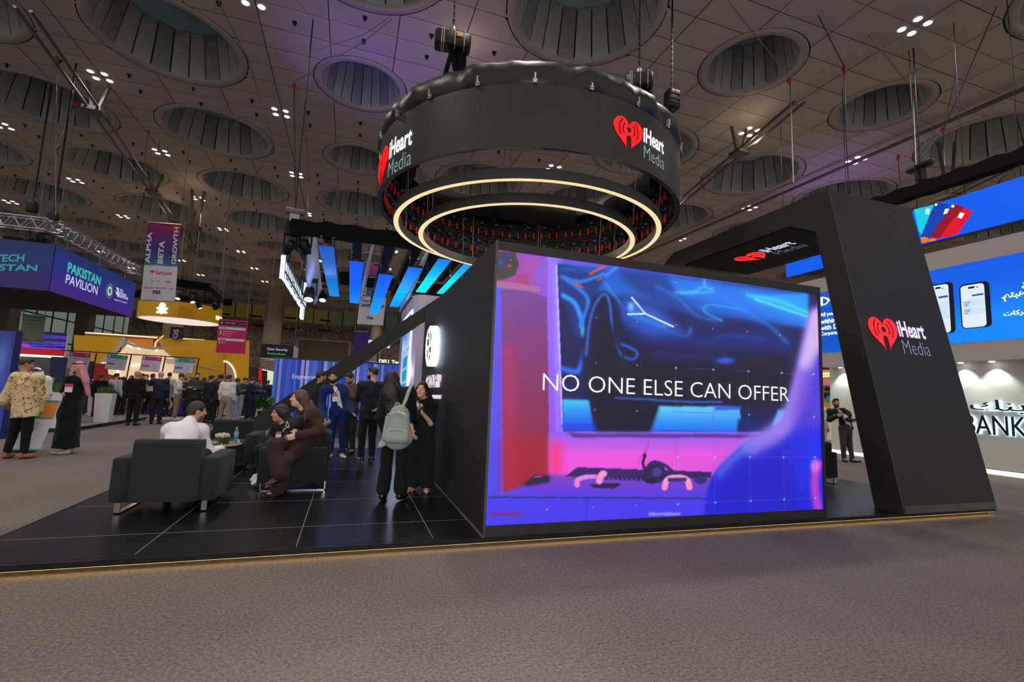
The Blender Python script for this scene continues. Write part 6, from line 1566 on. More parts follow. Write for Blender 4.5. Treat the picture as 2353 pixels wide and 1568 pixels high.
# ---- hanging cloth banners
def banner(label, bl, br, tl, y, texts, top, split, arab=None):
    P = [PX(*q, 1, y) for q in (bl, br, tl)]; W_ = P[1][0] - P[0][0]; H_ = P[2][2] - P[0][2]
    t = empty('cloth_banner', P[0], 0, label, 'banner', 'printed cloth banners hung from the ceiling')
    sk_ = (P[2][0] - P[0][0]) / H_
    fn = lambda u, v, d=0.0: np.array((u * W_ + v * H_ * sk_, .05 * math.sin(u * 9 + v * 3) * .6 - d, v * H_ + u * (P[1][2] - P[0][2])))
    us_ = np.linspace(0, 1, 24); vs_ = np.linspace(0, 1, 40); C = np.zeros((40, 24, 3))
    for j, v in enumerate(vs_):
        for i, u in enumerate(us_):
            if v < split: C[j, i] = lin((196, 192, 204))
            else:
                w = (v - split) / (1 - split); C[j, i] = lin(np.array([np.interp(w + .12 * (u - .5), [k[0] for k in top], [k[1][c] for k in top]) for c in range(3)]))
    sheet('cloth', lambda u, v, d=0: fn(u, v, 0), 1, 1, vcol_mat('banner_print', 0, .8), t, paint=C)
    MB().tube(fn(0, 1), fn(1, 1), .03, 6).build('pole', M_STEEL, t); MB().tube(fn(0, 0), fn(1, 0), .025, 6).build('pole', M_STEEL, t)
    for u in (0.05, .95): MB().tube(fn(u, 1), fn(u, 1) + np.array((0, 0, CEIL - P[2][2])), .012, 4).build('wire', M_WIRE, t)
    for s, u0, v0, hgt, wid, rot, m, bo in texts:
        g = (lambda a, b, d=0.0, u0=u0, v0=v0: fn(u0 - b, v0 + a, d + .012)) if rot else (lambda a, b, d=0.0, u0=u0, v0=v0: fn(u0 + a, v0 + b, d + .012))
        letters('lettering', s, g, wid, hgt, m, t, bold=bo)
    return t, fn
M_PWH = mat('print_offwhite', (214, 206, 216), rough=.7); M_PDK = mat('print_dark', (40, 40, 48), rough=.7); M_PRD = mat('print_red', (206, 30, 54), rough=.6)
TOPC = [(0, (40, 110, 130)), (.35, (58, 40, 120)), (.75, (110, 30, 110)), (1, (160, 24, 84))]
t, fn = banner('tall cloth banner reading Alpha Beta Growth with white lower half', (323, 690), (402, 693), (340, 511), 24.0,
    [('ALPHA', .16, .475, .15, .40, 1, M_PWH, .03), ('BETA', .54, .475, .15, .30, 1, M_PWH, .03), ('GROWTH', .94, .475, .15, .49, 1, M_PWH, .03), ('turcorn', .36, .335, .045, .46, 0, M_PRD, .02), ('PS5', .34, .085, .045, .22, 0, M_PDK, .04)], TOPC, .46)
shape('mark', [(.16, .385), (.34, .385), (.30, .36), (.24, .345), (.23, .365)], lambda u, v, d=0.0: fn(u, v, d + .012), M_PRD, t)
for u, v, w in ((.24, .24, .26), (.66, .24, .16), (.06, .155, .12), (.22, .155, .10), (.38, .155, .12), (.56, .155, .14), (.8, .155, .1)): shape('mark', rect(u, v, u + w, v + .018), lambda a, b, d=0.0: fn(a, b, d + .012), mat('print_grey', (150, 140, 150)), t)
AR = '\ufe94\ufbfe\ufea9\ufeee\ufecc\ufeb4\ufedf\ufe8d'
t, fn = banner('cloth banner reading Invest above a white lower half, behind the blue strip screens', (820, 745), (880, 748), (838, 604), 27.0,
    [('ALPHA', .20, .47, .15, .45, 1, M_PWH, .03), ('BETA', .58, .47, .15, .33, 1, M_PWH, .03), ('INVEST SAUDI', .10, .285, .05, .85, 0, M_PDK, .03), (AR, .10, .355, .06, .44, 0, M_PDK, .02), ('PS6', .36, .085, .045, .24, 0, M_PDK, .04)], TOPC, .45)
t, fn = banner('violet cloth banner partly cut off by the black strut', (808, 872), (842, 872), (814, 762), 36.0, [('GROWTH', .9, .3, .22, .62, 1, mat('print_violet', (40, 30, 110)), .03)], [(0, (60, 40, 150)), (1, (52, 34, 120))], -1)
t, fn = banner('small dark banner with rising letters behind the yellow stand', (388, 778), (420, 780), (392, 750), 35.72, [('OS', .62, .05, .34, .7, 1, M_PWH, .01)], [(0, (22, 16, 34)), (.5, (30, 18, 44)), (1, (70, 30, 80))], -1)
t, fn = banner('teal to orange directory banner hanging below the pavilion sign', (44, 780), (99, 785), (52, 722), 22.0, [], [(0, (240, 130, 40)), (.25, (230, 150, 70)), (.6, (150, 166, 140)), (1, (96, 146, 138))], -1)
for k in range(6): shape('mark', rect(.22, .18 + k * .13, .85 - .08 * (k % 3), .22 + k * .13), lambda a, b, d=0.0: fn(a, b, d + .012), mat('print_pale', (170, 164, 140)), t); shape('mark', disc(.13, .20 + k * .13, .05, 10), lambda a, b, d=0.0: fn(a, b, d + .012), mat('print_pale', (170, 164, 140)), t)
# directory sign
P = [PX(*q, 1, 26.0) for q in ((496, 810), (563, 813), (503, 733))]; W_, H_ = P[1][0] - P[0][0], P[2][2] - P[0][2]
ds = empty('directory_sign', P[0], 0, 'magenta hanging directory board headed Centre Stage', 'sign'); sk_ = (P[2][0] - P[0][0]) / H_
dfn = lambda u, v, d=0.0: np.array((u * W_ + v * H_ * sk_ * .6, -.02 - d, v * H_))
MB().add([dfn(u, v, d) for d in (0, -.04) for u, v in ((0, 0), (1, 0), (1, 1), (0, 1))], [(0, 1, 2, 3), (7, 6, 5, 4), (0, 4, 5, 1), (1, 5, 6, 2), (2, 6, 7, 3), (3, 7, 4, 0)]).build('board', mat('magenta_board', (196, 18, 92), rough=.6), ds)
d2 = lambda u, v, d=0.0: dfn(u, v, d + .006)
shape('band', rect(.03, .83, .95, .95), d2, mat('board_navy', (24, 20, 50)), ds)
for v in (.70, .36): shape('band', rrect(.03, v, .95, v + .075, .02), d2, mat('board_lilac', (226, 204, 226)), ds, .001)
d3 = lambda u, v, d=0.0: dfn(u, v, d + .012)
for s, u, v, w, m in (('Centre Stage', .22, .865, .36, M_PWH), ('Spaces', .10, .715, .18, M_PDK), ('Speaker Lounge', .17, .615, .44, M_PWH), ('Media Village', .17, .55, .36, M_PWH), ('VIP Lounge', .17, .485, .30, M_PWH), ('Facilities', .08, .375, .22, M_PDK), ('Exit', .16, .285, .12, M_PWH)):
    letters('lettering', s, d3, w, .055 if s == 'Centre Stage' else .042, m, ds, o=(u, v), bold=.02)
letters('lettering', '\ufe94\ufbff\ufeb4\ufbff\ufe8b\ufeae\ufedf\ufe8d', d3, .22, .04, M_PWH, ds, o=(.68, .865))
for u, v in ((.11, .89), (.10, .63), (.10, .565), (.09, .30)): shape('dot', disc(u, v, .035, 14, .028), d3, M_PWH, ds)
for u in (.05, .95): MB().tube(dfn(u, 1), dfn(u, 1) + np.array((0, .02, CEIL - P[2][2])), .012, 4).build('wire', M_WIRE, ds)
# data security box
p0, p1, p2 = PX(597, 822, 1, 32), PX(673, 822, 1, 32), PX(600, 790, 1, 32)
dsx = empty('hanging_box_sign', p0, 0, 'dark box sign reading Data Security Everywhere', 'sign'); W_, H_ = p1[0] - p0[0], p2[2] - p0[2]
MB().box((0, 0, 0), (W_, 2.6, H_)).build('box', mat('dark_aubergine', (30, 20, 32), rough=.6), dsx)
MB().box((W_, .0, .03), (W_ + .02, 2.6, H_)).build('end_panel', mat('pale_lilac', (190, 184, 206), rough=.6), dsx); MB().box((0, 0, -.03), (W_ + .02, 2.6, 0)).build('underside', M_WHT, dsx)
bf = flat((0, -.01, 0), (1, 0, 0), (0, 0, 1), (0, -1, 0), 0)
letters('lettering', 'Data Security', bf, W_ * .62, None, emit('sign_soft_white', (214, 208, 236)), dsx, o=(W_ * .2, H_ * .52)); letters('lettering', 'Everywhere', bf, W_ * .55, None, emit('sign_green', (70, 190, 90), .9), dsx, o=(W_ * .22, H_ * .2))
for x in (.1, W_ - .1): MB().tube((x, 1.2, H_), (x, 1.2, CEIL - p0[2]), .015, 4).build('wire', M_WIRE, dsx)
# yellow ring sign with white underside
yc_ = (-9.92, 33.4); YR = 2.1
yr = empty('yellow_ring_sign', (yc_[0], yc_[1], 5.0), 0, 'yellow drum sign with a white ghost emblem and glowing underside', 'ring sign')
MB().lathe([(YR, 0), (YR, .92)], n=64).lathe([(YR - .06, .92), (YR - .06, 0), (YR, 0)], n=64).build('drum', mat('yellow_drum', (236, 176, 0), rough=.5), yr); MB().lathe([(.01, .03), (YR - .05, .03)], n=64).build('diffuser', emit('soft_ceiling_white', (246, 226, 222), .95), yr, label='glowing white underside')
def yfn(u, v, d=0.0): a = -1.45 + u / YR; return np.array(((YR + .01 + d) * math.cos(a), (YR + .01 + d) * math.sin(a), v))
gp = [(-.26, .0), (-.30, .06), (-.18, .12), (-.22, .22), (-.30, .27), (-.27, .33), (-.17, .32), (-.15, .50), (-.06, .60), (.06, .60), (.15, .50), (.17, .32), (.27, .33), (.30, .27), (.22, .22), (.18, .12), (.30, .06), (.26, .0), (.10, .0), (0, -.06), (-.10, .0)]
ug = (PX(372, 712, 1, yc_[1] - YR)[0] - yc_[0]); a_g = math.acos(max(-1, min(1, ug / YR)))
shape('emblem', [(x + (-a_g + 1.45) * YR, y + .18) for x, y in gp], yfn, emit('emblem_white', (255, 250, 240), 1.6), yr, .02)
letters('lettering', 'SNAPCHAT', yfn, 1.3, .26, emit('emblem_white', (255, 250, 240)), yr, o=(2.35, .22), bold=.05)
for a in (.5, 2.0, 3.6, 5.2): MB().tube((YR * math.cos(a) * .97, YR * math.sin(a) * .97, .92), (YR * math.cos(a) * .9, YR * math.sin(a) * .9, 7.0), .015, 4).build('wire', M_WIRE, yr)
# its dark truss with lamps
dt = empty('lighting_truss', (0, 0, 0), label='black square lighting truss above the yellow drum sign', cat='truss')
T0 = [PX(430, 652, 1, 30), PX(482, 655, 1, 30.5), PX(520, 692, 1, 26.5)]
M_RIG = mat('rig_black', (10, 10, 10), rough=.85, spec=.1)
for A, B, r_ in ((PX(402, 650, 1, 30), PX(486, 662, 1, 30), .28), (PX(486, 662, 1, 30), PX(524, 695, 1, 26), .24), (PX(300, 676, 1, 33), PX(505, 695, 1, 33), .24)): MB().tube(A, B, r_, 4).build('beam', M_RIG, dt); MB().tube((A + B) / 2, ((A + B)[0] / 2, (A + B)[1] / 2, CEIL), .02, 4).build('wire', M_WIRE, dt)
for k, (x, y, yy) in enumerate(((412, 668, 30), (443, 676, 30), (458, 690, 31), (470, 676, 30), (495, 692, 31))):
    stage_light(['first', 'second', 'third', 'fourth', 'fifth'][k] + ' lamp from the banner on the black truss over the yellow drum', tuple(PX(x, y, 1, yy)), .7 * k, lit=k in (0, 2, 4, 1), sc=1.15, tilt=-.5, grp='lamps over the yellow drum')
# ---- yellow stand with the white shell
yy = 36.0
def yw(x, y): p = PX(x, y, 1, yy); return p[0], p[2]
ys = empty('yellow_stand', (PX(370, 850, 1, yy)[0], yy, 0), label='yellow exhibition stand with curved cut-outs and a cream interior', cat='exhibition stand'); ox = ys.location.x
def ywall(name, pts, m, d0=0, d1=.3): return MB().prism([(yw(*p)[0] - ox, yw(*p)[1]) for p in pts], 1, d0, d1).build(name, m, ys)
left_arc = [(281, 776), (277, 786), (271, 794), (264, 803), (255, 812), (243, 820), (230, 830), (220, 836), (210, 845), (202, 860), (198, 880)]
ywall('yellow_panel', [(165, 905), (170, 770)] + left_arc + [(196, 905)], M_YEL)
right_arc = [(369, 779), (372, 792), (380, 804), (392, 815), (404, 823), (418, 830), (440, 838), (470, 842), (500, 850)]
ywall('yellow_panel', right_arc[:4] + [(392, 815), (404, 823), (418, 832), (425, 860), (428, 905), (513, 905), (514, 832), (515, 784), (440, 780)], M_YEL)
arc = [(515, 829)] + [(515 + 28 * math.sin(t), 872 - 43 * math.cos(t) + (0)) for t in np.linspace(0.05, 1.45, 9)]
ywall('yellow_panel', [(515, 784), (572, 783), (568, 905), (545, 905)] + arc[::-1], M_YEL)
ywall('arch_light', [(515, 829)] + arc[1:] + [(x - 2.2, y + 3) for x, y in arc[::-1]], emit('arch_light', (255, 244, 236), 1.6), -.05, .0)
ywall('niche', [(514, 826), (546, 826), (546, 905), (514, 905)], mat('cream_wall', (226, 204, 184), rough=.6), .6, .7)
for A in (left_arc, right_arc): ywall('edge_trim', A + [(x + (2.5 if A is left_arc else -2.5), y + 1.5) for x, y in A[::-1]], mat('pale_trim', (206, 196, 196)), -.06, .3)
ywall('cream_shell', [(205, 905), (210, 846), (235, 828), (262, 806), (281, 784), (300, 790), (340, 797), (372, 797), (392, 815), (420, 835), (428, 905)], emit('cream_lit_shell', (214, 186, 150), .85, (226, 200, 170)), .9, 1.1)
ywall('shell_rim', [(279, 783), (286, 783), (300, 790), (340, 797), (374, 797), (374, 801), (340, 802), (300, 796), (284, 790)], mat('pale_trim', (206, 196, 196)), .3, .9)
for (x, y) in ((282, 790), (288, 793), (305, 797), (348, 802)): ywall('downlight', disc(x, y, 1.6, 8), M_DL, .85, .9)
ywall('light_line', [(212, 833), (238, 830), (238, 832), (212, 835)], emit('arch_light', (255, 244, 236)), .8, .88); ywall('light_line', [(288, 838), (318, 834), (318, 837), (288, 841)], emit('arch_light', (255, 244, 236)), .8, .88)
ywall('light_line', [(254, 849), (257, 849), (259, 875), (255, 875)], emit('arch_light', (255, 244, 236)), .8, .88)
letters('lettering', 'master', lambda u, v, d=0.0: np.array((yw(366, 834)[0] - ox + u, .78, yw(366, 834)[1] + v)), yw(400, 834)[0] - yw(366, 834)[0], .34, mat('script_dark', (50, 40, 36)), ys)
MB().box((-9, -.1, 0), (7, 4, .02)).build('stand_floor', mat('stand_floor', (150, 130, 110)), ys)
# warm timber stand behind, with light lines
y2_ = 44.0
def w2(x, y): p = PX(x, y, 1, y2_); return p[0], p[2]
ts = empty('timber_stand', (w2(300, 780)[0], y2_, 0), label='warm timber stand with a long light line behind the yellow stand', cat='exhibition stand'); ox2 = ts.location.x
def w2p(name, pts, m, d0=0, d1=.3): return MB().prism([(w2(*p)[0] - ox2, w2(*p)[1]) for p in pts], 1, d0, d1).build(name, m, ts)
MB().box((0, .5, 0), (.3, .8, 3.9)).build('post', M_WOOD, ts); w2p('canopy', [(195, 766), (365, 772), (365, 780), (195, 774)], M_WOOD); w2p('light_line', [(197, 763.5), (362, 775), (362, 777.5), (197, 766)], emit('warm_line', (255, 226, 170), 1.4), -.1, -.02)
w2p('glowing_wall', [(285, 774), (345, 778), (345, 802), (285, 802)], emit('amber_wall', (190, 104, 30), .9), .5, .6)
w2p('gable', [(352, 800), (354, 786), (372, 771), (392, 771), (392, 800)], M_WOOD, .2, .4); w2p('gable_light', [(352, 800), (354, 786), (372, 771), (376, 771), (358, 787), (356, 800)], emit('amber_line', (255, 170, 90), 1.4), .1, .18)
w2p('light_line', [(418, 777.5), (470, 781), (470, 783), (418, 779.5)], emit('warm_line', (255, 226, 170)), -.1, 0)
# curved screen stand at far left
y3_ = 30.0
def w3(x, y): p = PX(x, y, 1, y3_); return p[0], p[2]
cs_ = empty('curved_screen_stand', (w3(80, 800)[0], y3_, 0), label='stand with a curved violet and blue light-streak screen over a red band', cat='exhibition stand'); ox3 = cs_.location.x
x0_, x1_ = w3(8, 800)[0] - ox3, w3(152, 800)[0] - ox3; z0_, z1_ = w3(80, 803)[1], w3(80, 762)[1]
def cfn(u, v, d=0.0): a = (u - .5) * 1.5; return np.array(((x0_ + x1_) / 2 + (x1_ - x0_) / 2 * math.sin(a) / math.sin(.75), -1.2 * math.cos(a) + .8 - d, z0_ + v * (z1_ - z0_)))
GX_, GY_ = np.meshgrid(np.linspace(0, 400, 90), np.linspace(100, 0, 40)); PP = Paint(GX_, GY_, (26, 18, 60))
for k, (yv, c, wd) in enumerate(((14, (70, 60, 190), 3), (26, (120, 60, 220), 3), (36, (60, 90, 240), 2.5), (50, (110, 40, 170), 5), (62, (70, 110, 250), 2.5), (76, (90, 80, 250), 3), (88, (150, 70, 230), 4))): PP.line(s_curve([(0, yv + 8 * math.sin(k)), (150, yv + 5), (400, yv + 6 * math.cos(k * 2))]), wd, c, 2)
PP.line([(30, 70), (190, 84)], 7, (214, 60, 220), 4, .9); PP.line([(0, 20), (120, 44)], 5, (190, 60, 200), 4, .8)
PP.C = np.where((GY_ > 78)[..., None] & (GX_ < 900)[..., None], PP.C, PP.C)
sheet('screen', cfn, 1, 1, vcol_mat('led_soft', .9, .5), cs_, paint=PP.out(), label='violet and blue streaked screen')
zr = w3(80, 816)[1]; MB().add([p for k in range(13) for p in (cfn(k / 12, 0) + (0, 0, zr - z0_), cfn(k / 12, 0))], [(2 * k, 2 * k + 2, 2 * k + 3, 2 * k + 1) for k in range(12)]).build('red_band', emit('red_band', (176, 10, 26), .8), cs_)
zl = w3(80, 821)[1]; MB().add([p for k in range(13) for p in (cfn(k / 12, 0, .05) + (0, 0, zl - z0_), cfn(k / 12, 0, .05) + (0, 0, zr - z0_))], [(2 * k, 2 * k + 2, 2 * k + 3, 2 * k + 1) for k in range(12)]).build('light_band', emit('white_band', (255, 240, 240), 1.5), cs_)
MB().box((x0_ + .5, .5, 0), (x1_ - .5, 2.5, zl)).build('back_wall', mat('grey_green_wall', (96, 104, 100), rough=.6), cs_)
for x in (x0_ + .3, x1_ - .3): MB().box((x - .1, .3, 0), (x + .1, .5, z1_)).build('post', M_WHT, cs_)
# tall blue glowing panel at the far left edge
q0, q1 = PX(-40, 1000, 1, 14.2), PX(38, 762, 1, 14.2)
bp2 = empty('graphic_wall', (q1[0], 14.2, 0), label='tall glossy blue graphic panel at the far left edge', cat='panel')
GX_, GY_ = np.meshgrid(np.linspace(0, 80, 30), np.linspace(200, 0, 60)); PP = Paint(GX_, GY_, (26, 40, 110)); PP.ell(30, 60, 26, 34, (120, 160, 226), 16, .8); PP.ell(50, 130, 30, 60, (40, 60, 150), 14, .8)
sheet('graphic', flat((q0[0] - q1[0], 0, 0), (1, 0, 0), (0, 0, 1), (0, -1, 0), .01), q1[0] - q0[0], q1[2], vcol_mat('led_soft', .9), bp2, paint=PP.out()); MB().box((q0[0] - q1[0], 0, 0), (0, .25, q1[2])).build('panel', M_NVY, bp2)
# ---- pavilion stand below the blue sign: deck, planters, counter, hung cards
dk = empty('pavilion_deck', (0, 0, 0), label='low pale deck with a dark edge under the planters', cat='platform')
xd = -7.05
MB().box((-16, 16.0, 0), (xd, 26.6, .09)).build('deck', mat('deck_grey', (128, 118, 110), rough=.9), dk)
MB().box((xd, 16.0, .0), (xd + .03, 21.2, .10)).box((-16, 15.97, 0), (xd + .03, 16.0, .10)).build('edge', mat('deck_edge', (24, 24, 34), rough=.5), dk); MB().box((xd, 22.9, 0), (xd + .03, 26.6, .10)).build('edge', mat('deck_edge', (24, 24, 34)), dk); MB().box((xd, 21.2, 0), (xd + 1.0, 22.9, .03)).build('ramp', mat('ramp_pale', (190, 172, 160), rough=.7), dk)
M_GRS = mat('planter_grass', (60, 92, 34), rough=.7, vary=.35, vscale=40)
def planter(label, x, y, w_=.95, hgt=.90, d=.42):
    t = empty('planter', (x, y, .09), 0, label, 'planter', 'white planters of grass on the pavilion deck')
    k = .82; V = [(-w_ / 2 * k, -d / 2 * k, 0), (w_ / 2 * k, -d / 2 * k, 0), (w_ / 2 * k, d / 2 * k, 0), (-w_ / 2 * k, d / 2 * k, 0), (-w_ / 2, -d / 2, hgt), (w_ / 2, -d / 2, hgt), (w_ / 2, d / 2, hgt), (-w_ / 2, d / 2, hgt)]
    MB().add(V, [(3, 2, 1, 0), (0, 1, 5, 4), (1, 2, 6, 5), (2, 3, 7, 6), (3, 0, 4, 7), (4, 5, 6, 7)]).build('pot', M_WHT, t)
    mb = MB()
    for i in range(420):
        bx, by = random.uniform(-w_ / 2 + .05, w_ / 2 - .05), random.uniform(-d / 2 + .04, d / 2 - .04); a = random.uniform(0, 2 * PI); L = random.uniform(.12, .24); sp = random.uniform(.02, .12)
        mb.add([(bx - .008, by, hgt), (bx + .008, by, hgt), (bx + sp * math.cos(a), by + sp * math.sin(a), hgt + L)], [(0, 1, 2)])
    mb.build('grass', M_GRS, t, kind='stuff')
def pl_at(px, py): p = PX(px, py, 2, .09); return p[0], p[1]
x_, y_ = pl_at(223, 962); planter('white grass planter beside the black-robed man', -7.36, 18.75, .46, .90, .34)
planter('white grass planter behind the first one, toward the counter', -8.62, 21.6, .66, 1.02)
planter('white grass planter left of the black-robed man', -7.4, 16.45, .6, .95)
planter('white rounded planter half hidden behind the batik man', -8.0, 17.4, .6, 1.0)
ct = empty('counter', (-7.7, 23.4, .09), 0, 'chipboard and violet reception counter with a round seal', 'counter')
MB().box((-.9, -.3, 0), (.0, .4, 1.02)).build('timber_body', M_WOOD, ct); MB().box((0.02, -.3, 0), (1.2, .4, 1.0)).build('violet_body', mat('violet_panel', (78, 56, 140), rough=.5), ct); MB().box((-.95, -.36, 1.02), (1.25, .45, 1.06)).build('worktop', M_WHT, ct)
cf = flat((.70, -.3, .42), (1, 0, 0), (0, 0, 1), (0, -1, 0), .006)
for r_, m in ((.27, mat('seal_green_p', (40, 80, 60))), (.22, mat('seal_white', (220, 222, 220))), (.13, mat('seal_green_p', (40, 80, 60)))): shape('seal', disc(0, 0, r_), lambda u, v, d=0.0, r_=r_: cf(u, v, d + .003 * (1 / r_)), m, ct)
lp = empty('laptop', (PX(264, 884, 1, 23.1)[0], 23.2, 1.15), .1, 'open silver laptop with a blue screen on the counter', 'laptop')
MB().box((-.17, -.12, 0), (.17, .12, .015)).build('base', M_STEEL, lp); MB().box((-.17, -.01, 0), (.17, .01, .23)).build('lid', M_STEEL, lp, (0, .12, .01), (-.2, 0, 0)); MB().box((-.155, -.016, .015), (.155, -.011, .215)).build('screen', emit('laptop_screen', (90, 150, 220), .9), lp, (0, .12, .01), (-.2, 0, 0))
bs = empty('bar_stool', (PX(283, 946, 2, .09)[0], PX(283, 946, 2, .09)[1], .09), 0, 'white bar stool on a chrome pedestal by the counter', 'stool')
MB().lathe([(.0, 0), (.2, .0), (.19, .02), (.04, .06), (.03, .62), (.0, .62)], n=20).build('pedestal', M_CHR, bs); MB().lathe([(.0, .62), (.16, .63), (.19, .68), (.19, .70), (.0, .70)], n=20).build('seat', M_WHT, bs); MB().lathe([(.19, .68), (.2, .95), (.18, .95), (.18, .7)], n=16, a0=.3, a1=PI - .3).build('backrest', M_WHT, bs)
# black posts and hung cards
hf = empty('card_rack', (0, 0, 0), label='thin black frame from which the exhibitor cards hang', cat='frame'); yf = 22.0
for (x, y1p, y2p) in ((222, 812, 905), (302, 815, 905), (380, 820, 905), (457, 824, 905)): a_ = PX(x, y1p, 1, yf); MB().tube((a_[0] - .15, yf, .09), (a_[0], yf, a_[2]), .024, 6).build('post', M_BLK, hf)
MB().tube(PX(140, 805, 1, yf), PX(457, 824, 1, yf), .02, 5).build('rail', M_BLK, hf)
def card(label, x0p, y0p, x1p, y1p, name, head, ncol):
    a_, b_ = PX(x0p, y1p, 1, yf - .1), PX(x1p, y0p, 1, yf - .1); Wc, Hc = b_[0] - a_[0], b_[2] - a_[2]; tlt = -.045
    t = empty('exhibitor_card', a_, 0, label, 'card', 'exhibitor cards hanging from the black frame')
    fn = lambda u, v, d=0.0: np.array((u * Wc + v * .05, -d, v * Hc + u * Wc * tlt))
    MB().add([fn(u, v, d) for d in (0, -.015) for u, v in ((0, 0), (1, 0), (1, 1), (0, 1))], [(0, 1, 2, 3), (7, 6, 5, 4), (0, 4, 5, 1), (1, 5, 6, 2), (2, 6, 7, 3), (3, 7, 4, 0)]).build('board', mat('card_lilac', (196, 192, 208), rough=.6), t)
    f2 = lambda u, v, d=0.0: fn(u, v, d + .008); f3 = lambda u, v, d=0.0: fn(u, v, d + .014)
    shape('header', rect(0, .74, 1, 1), f2, head, t); shape('header', rect(0, 0, 1, .035), f2, head, t); shape('dot', disc(.10, .87, .05, 12, .085), f3, M_PWH, t)
    if name: letters('lettering', name, f3, .40, .20, ncol, t, o=(.06, .28), bold=.02)
    for k in range(3): shape('line', rect(.64, .46 - k * .13, .80, .49 - k * .13), f3, mat('print_grey', (150, 140, 150)), t)
    shape('line', rect(.06, .62, .62, .64), f3, mat('print_grey', (150, 140, 150)), t); [shape('line', rect(.74, .90 - k * .07, .93, .925 - k * .07), f3, mat('print_yellow', (220, 180, 90)), t) for k in (0, 1)]
    for u in (.1, .9): MB().tube(fn(u, 1), fn(u, 1) + np.array((0, .1, .12)), .006, 4).build('wire', M_BWIRE, t)
M_MG = mat('card_magenta', (190, 30, 120), rough=.6); M_TL = mat('card_teal', (30, 140, 140), rough=.6)
card('magenta-headed exhibitor card above the black-robed man', 152, 811, 206, 848, None, M_MG, M_PDK); card('teal-headed exhibitor card with a dark word beside the red panel', 240, 816, 291, 848, 'jobtogo', M_TL, M_PDK)
card('magenta-headed exhibitor card with a red word', 320, 820, 369, 852, 'bulbi', M_MG, M_PRD); card('teal-headed exhibitor card nearest the yellow wall', 397, 824, 445, 857, 'obarfworth', M_TL, M_PDK)
# red panel and dark blue panels
rp = empty('rounded_board', (PX(232, 880, 1, 27)[0], 27, 0), label='red rounded panel with white lettering behind the counter', cat='panel'); zt2 = PX(232, 836, 1, 27)[2]
MB().prism([(-.75, 0), (.75, 0), (.75, zt2 * .72), (.2, zt2 * .78), (.1, zt2), (-.75, zt2)], 1, 0, .1).build('panel', mat('red_board', (180, 14, 24), rough=.5), rp); letters('lettering', 'EXPORT', flat((-.65, -.01, zt2 * .5), (1, 0, 0), (0, 0, 1), (0, -1, 0), 0), .8, .24, M_PWH, rp)
for k, (xa, xb, yt, yy_) in enumerate(((118, 152, 820, 24), (190, 216, 830, 23))):
    a_, b_ = PX(xa, yt, 1, yy_), PX(xb, yt, 1, yy_); o = MB().box((0, 0, 0), (b_[0] - a_[0], .12, a_[2])).build('blue_board', M_NVY, None, (a_[0], yy_, 0)); tag(o, ['plain navy board behind the pink card at the left', 'navy board with pale print just right of the pink headscarf'][k], 'board')
    if k: letters('lettering', 'INEX', flat((.1, -.01, a_[2] * .6), (1, 0, 0), (0, 0, 1), (0, -1, 0), 0), .4, .14, emit('sign_soft_white', (214, 208, 236)), o)
# ---- blue striped wall, plant, far doorway
yw_ = 24.0; a_ = PX(632, 824, 1, yw_); bl = PX(603, 955, 1, yw_)
sw = empty('striped_wall', (a_[0], yw_, 0), label='wall of vertical blue stripes reading Empowering', cat='wall panel'); W_ = 7.2; H_ = a_[2]
MB().box((0, .02, 0), (W_, .35, H_)).build('core', M_NVY, sw); MB().box((-.08, -.06, H_), (W_, .4, H_ + .08)).build('cap_rail', mat('cap_grey', (60, 60, 64)), sw)
SCOL = [(46, 104, 190), (24, 44, 120), (120, 120, 200), (30, 70, 170), (60, 76, 190), (36, 60, 176), (40, 96, 200), (20, 48, 150), (130, 134, 206), (18, 34, 96), (150, 150, 214), (64, 84, 196), (70, 100, 200), (40, 70, 180), (24, 36, 100), (140, 140, 210)]
x = 0; k = 0
while x < W_ - .01:
    wd = [.14, .06, .12, .20, .16, .18, .1, .16][k % 8] * 1.0; c = SCOL[k % 16]
    MB().box((x, -.012 * (k % 3), 0), (min(x + wd, W_), .02, H_)).build('stripe', emit('stripe_%d' % (k % 16), c, .75), sw); x += wd; k += 1
q = PX(672, 868, 1, yw_); letters('lettering', 'Empowering', flat((q[0] - a_[0], -.06, q[2] - .1), (1, 0, 0), (0, 0, 1), (0, -1, 0), 0), PX(728, 868, 1, yw_)[0] - q[0], .26, emit('sign_soft_white', (214, 208, 236)), sw, bold=-.005)
ppl_ = PX(608, 950, 2, 0); gp_ = empty('potted_plant', (-3.35, 22.6, 0), 0, 'leafy green plant at the foot of the striped wall', 'plant')
MB().lathe([(.0, 0), (.18, 0), (.24, .35), (.20, .35), (.0, .33)], n=16).build('pot', M_BLK, gp_)
lf = MB().add([(0, 0, 0), (.09, .05, .12), (0, .02, .30), (-.09, .05, .12)], [(0, 1, 2), (0, 2, 3)]).mesh('leaf', M_LEAF)
for k in range(60):
    a = k * 2.4; r_ = .05 + .0045 * k; link('leaf', lf, gp_, (r_ * math.cos(a), r_ * math.sin(a), .4 + .35 * abs(math.sin(k * 1.7))), (random.uniform(-.9, .2), random.uniform(-.6, .6), a))
dw = empty('far_stand', (PX(590, 880, 1, 42)[0], 42, 0), label='far dark stand with a red post and a bright white doorway', cat='exhibition stand'); f0 = lambda x, y: (PX(x, y, 1, 42)[0] - dw.location.x, PX(x, y, 1, 42)[2] if y < 919 else 0.0)
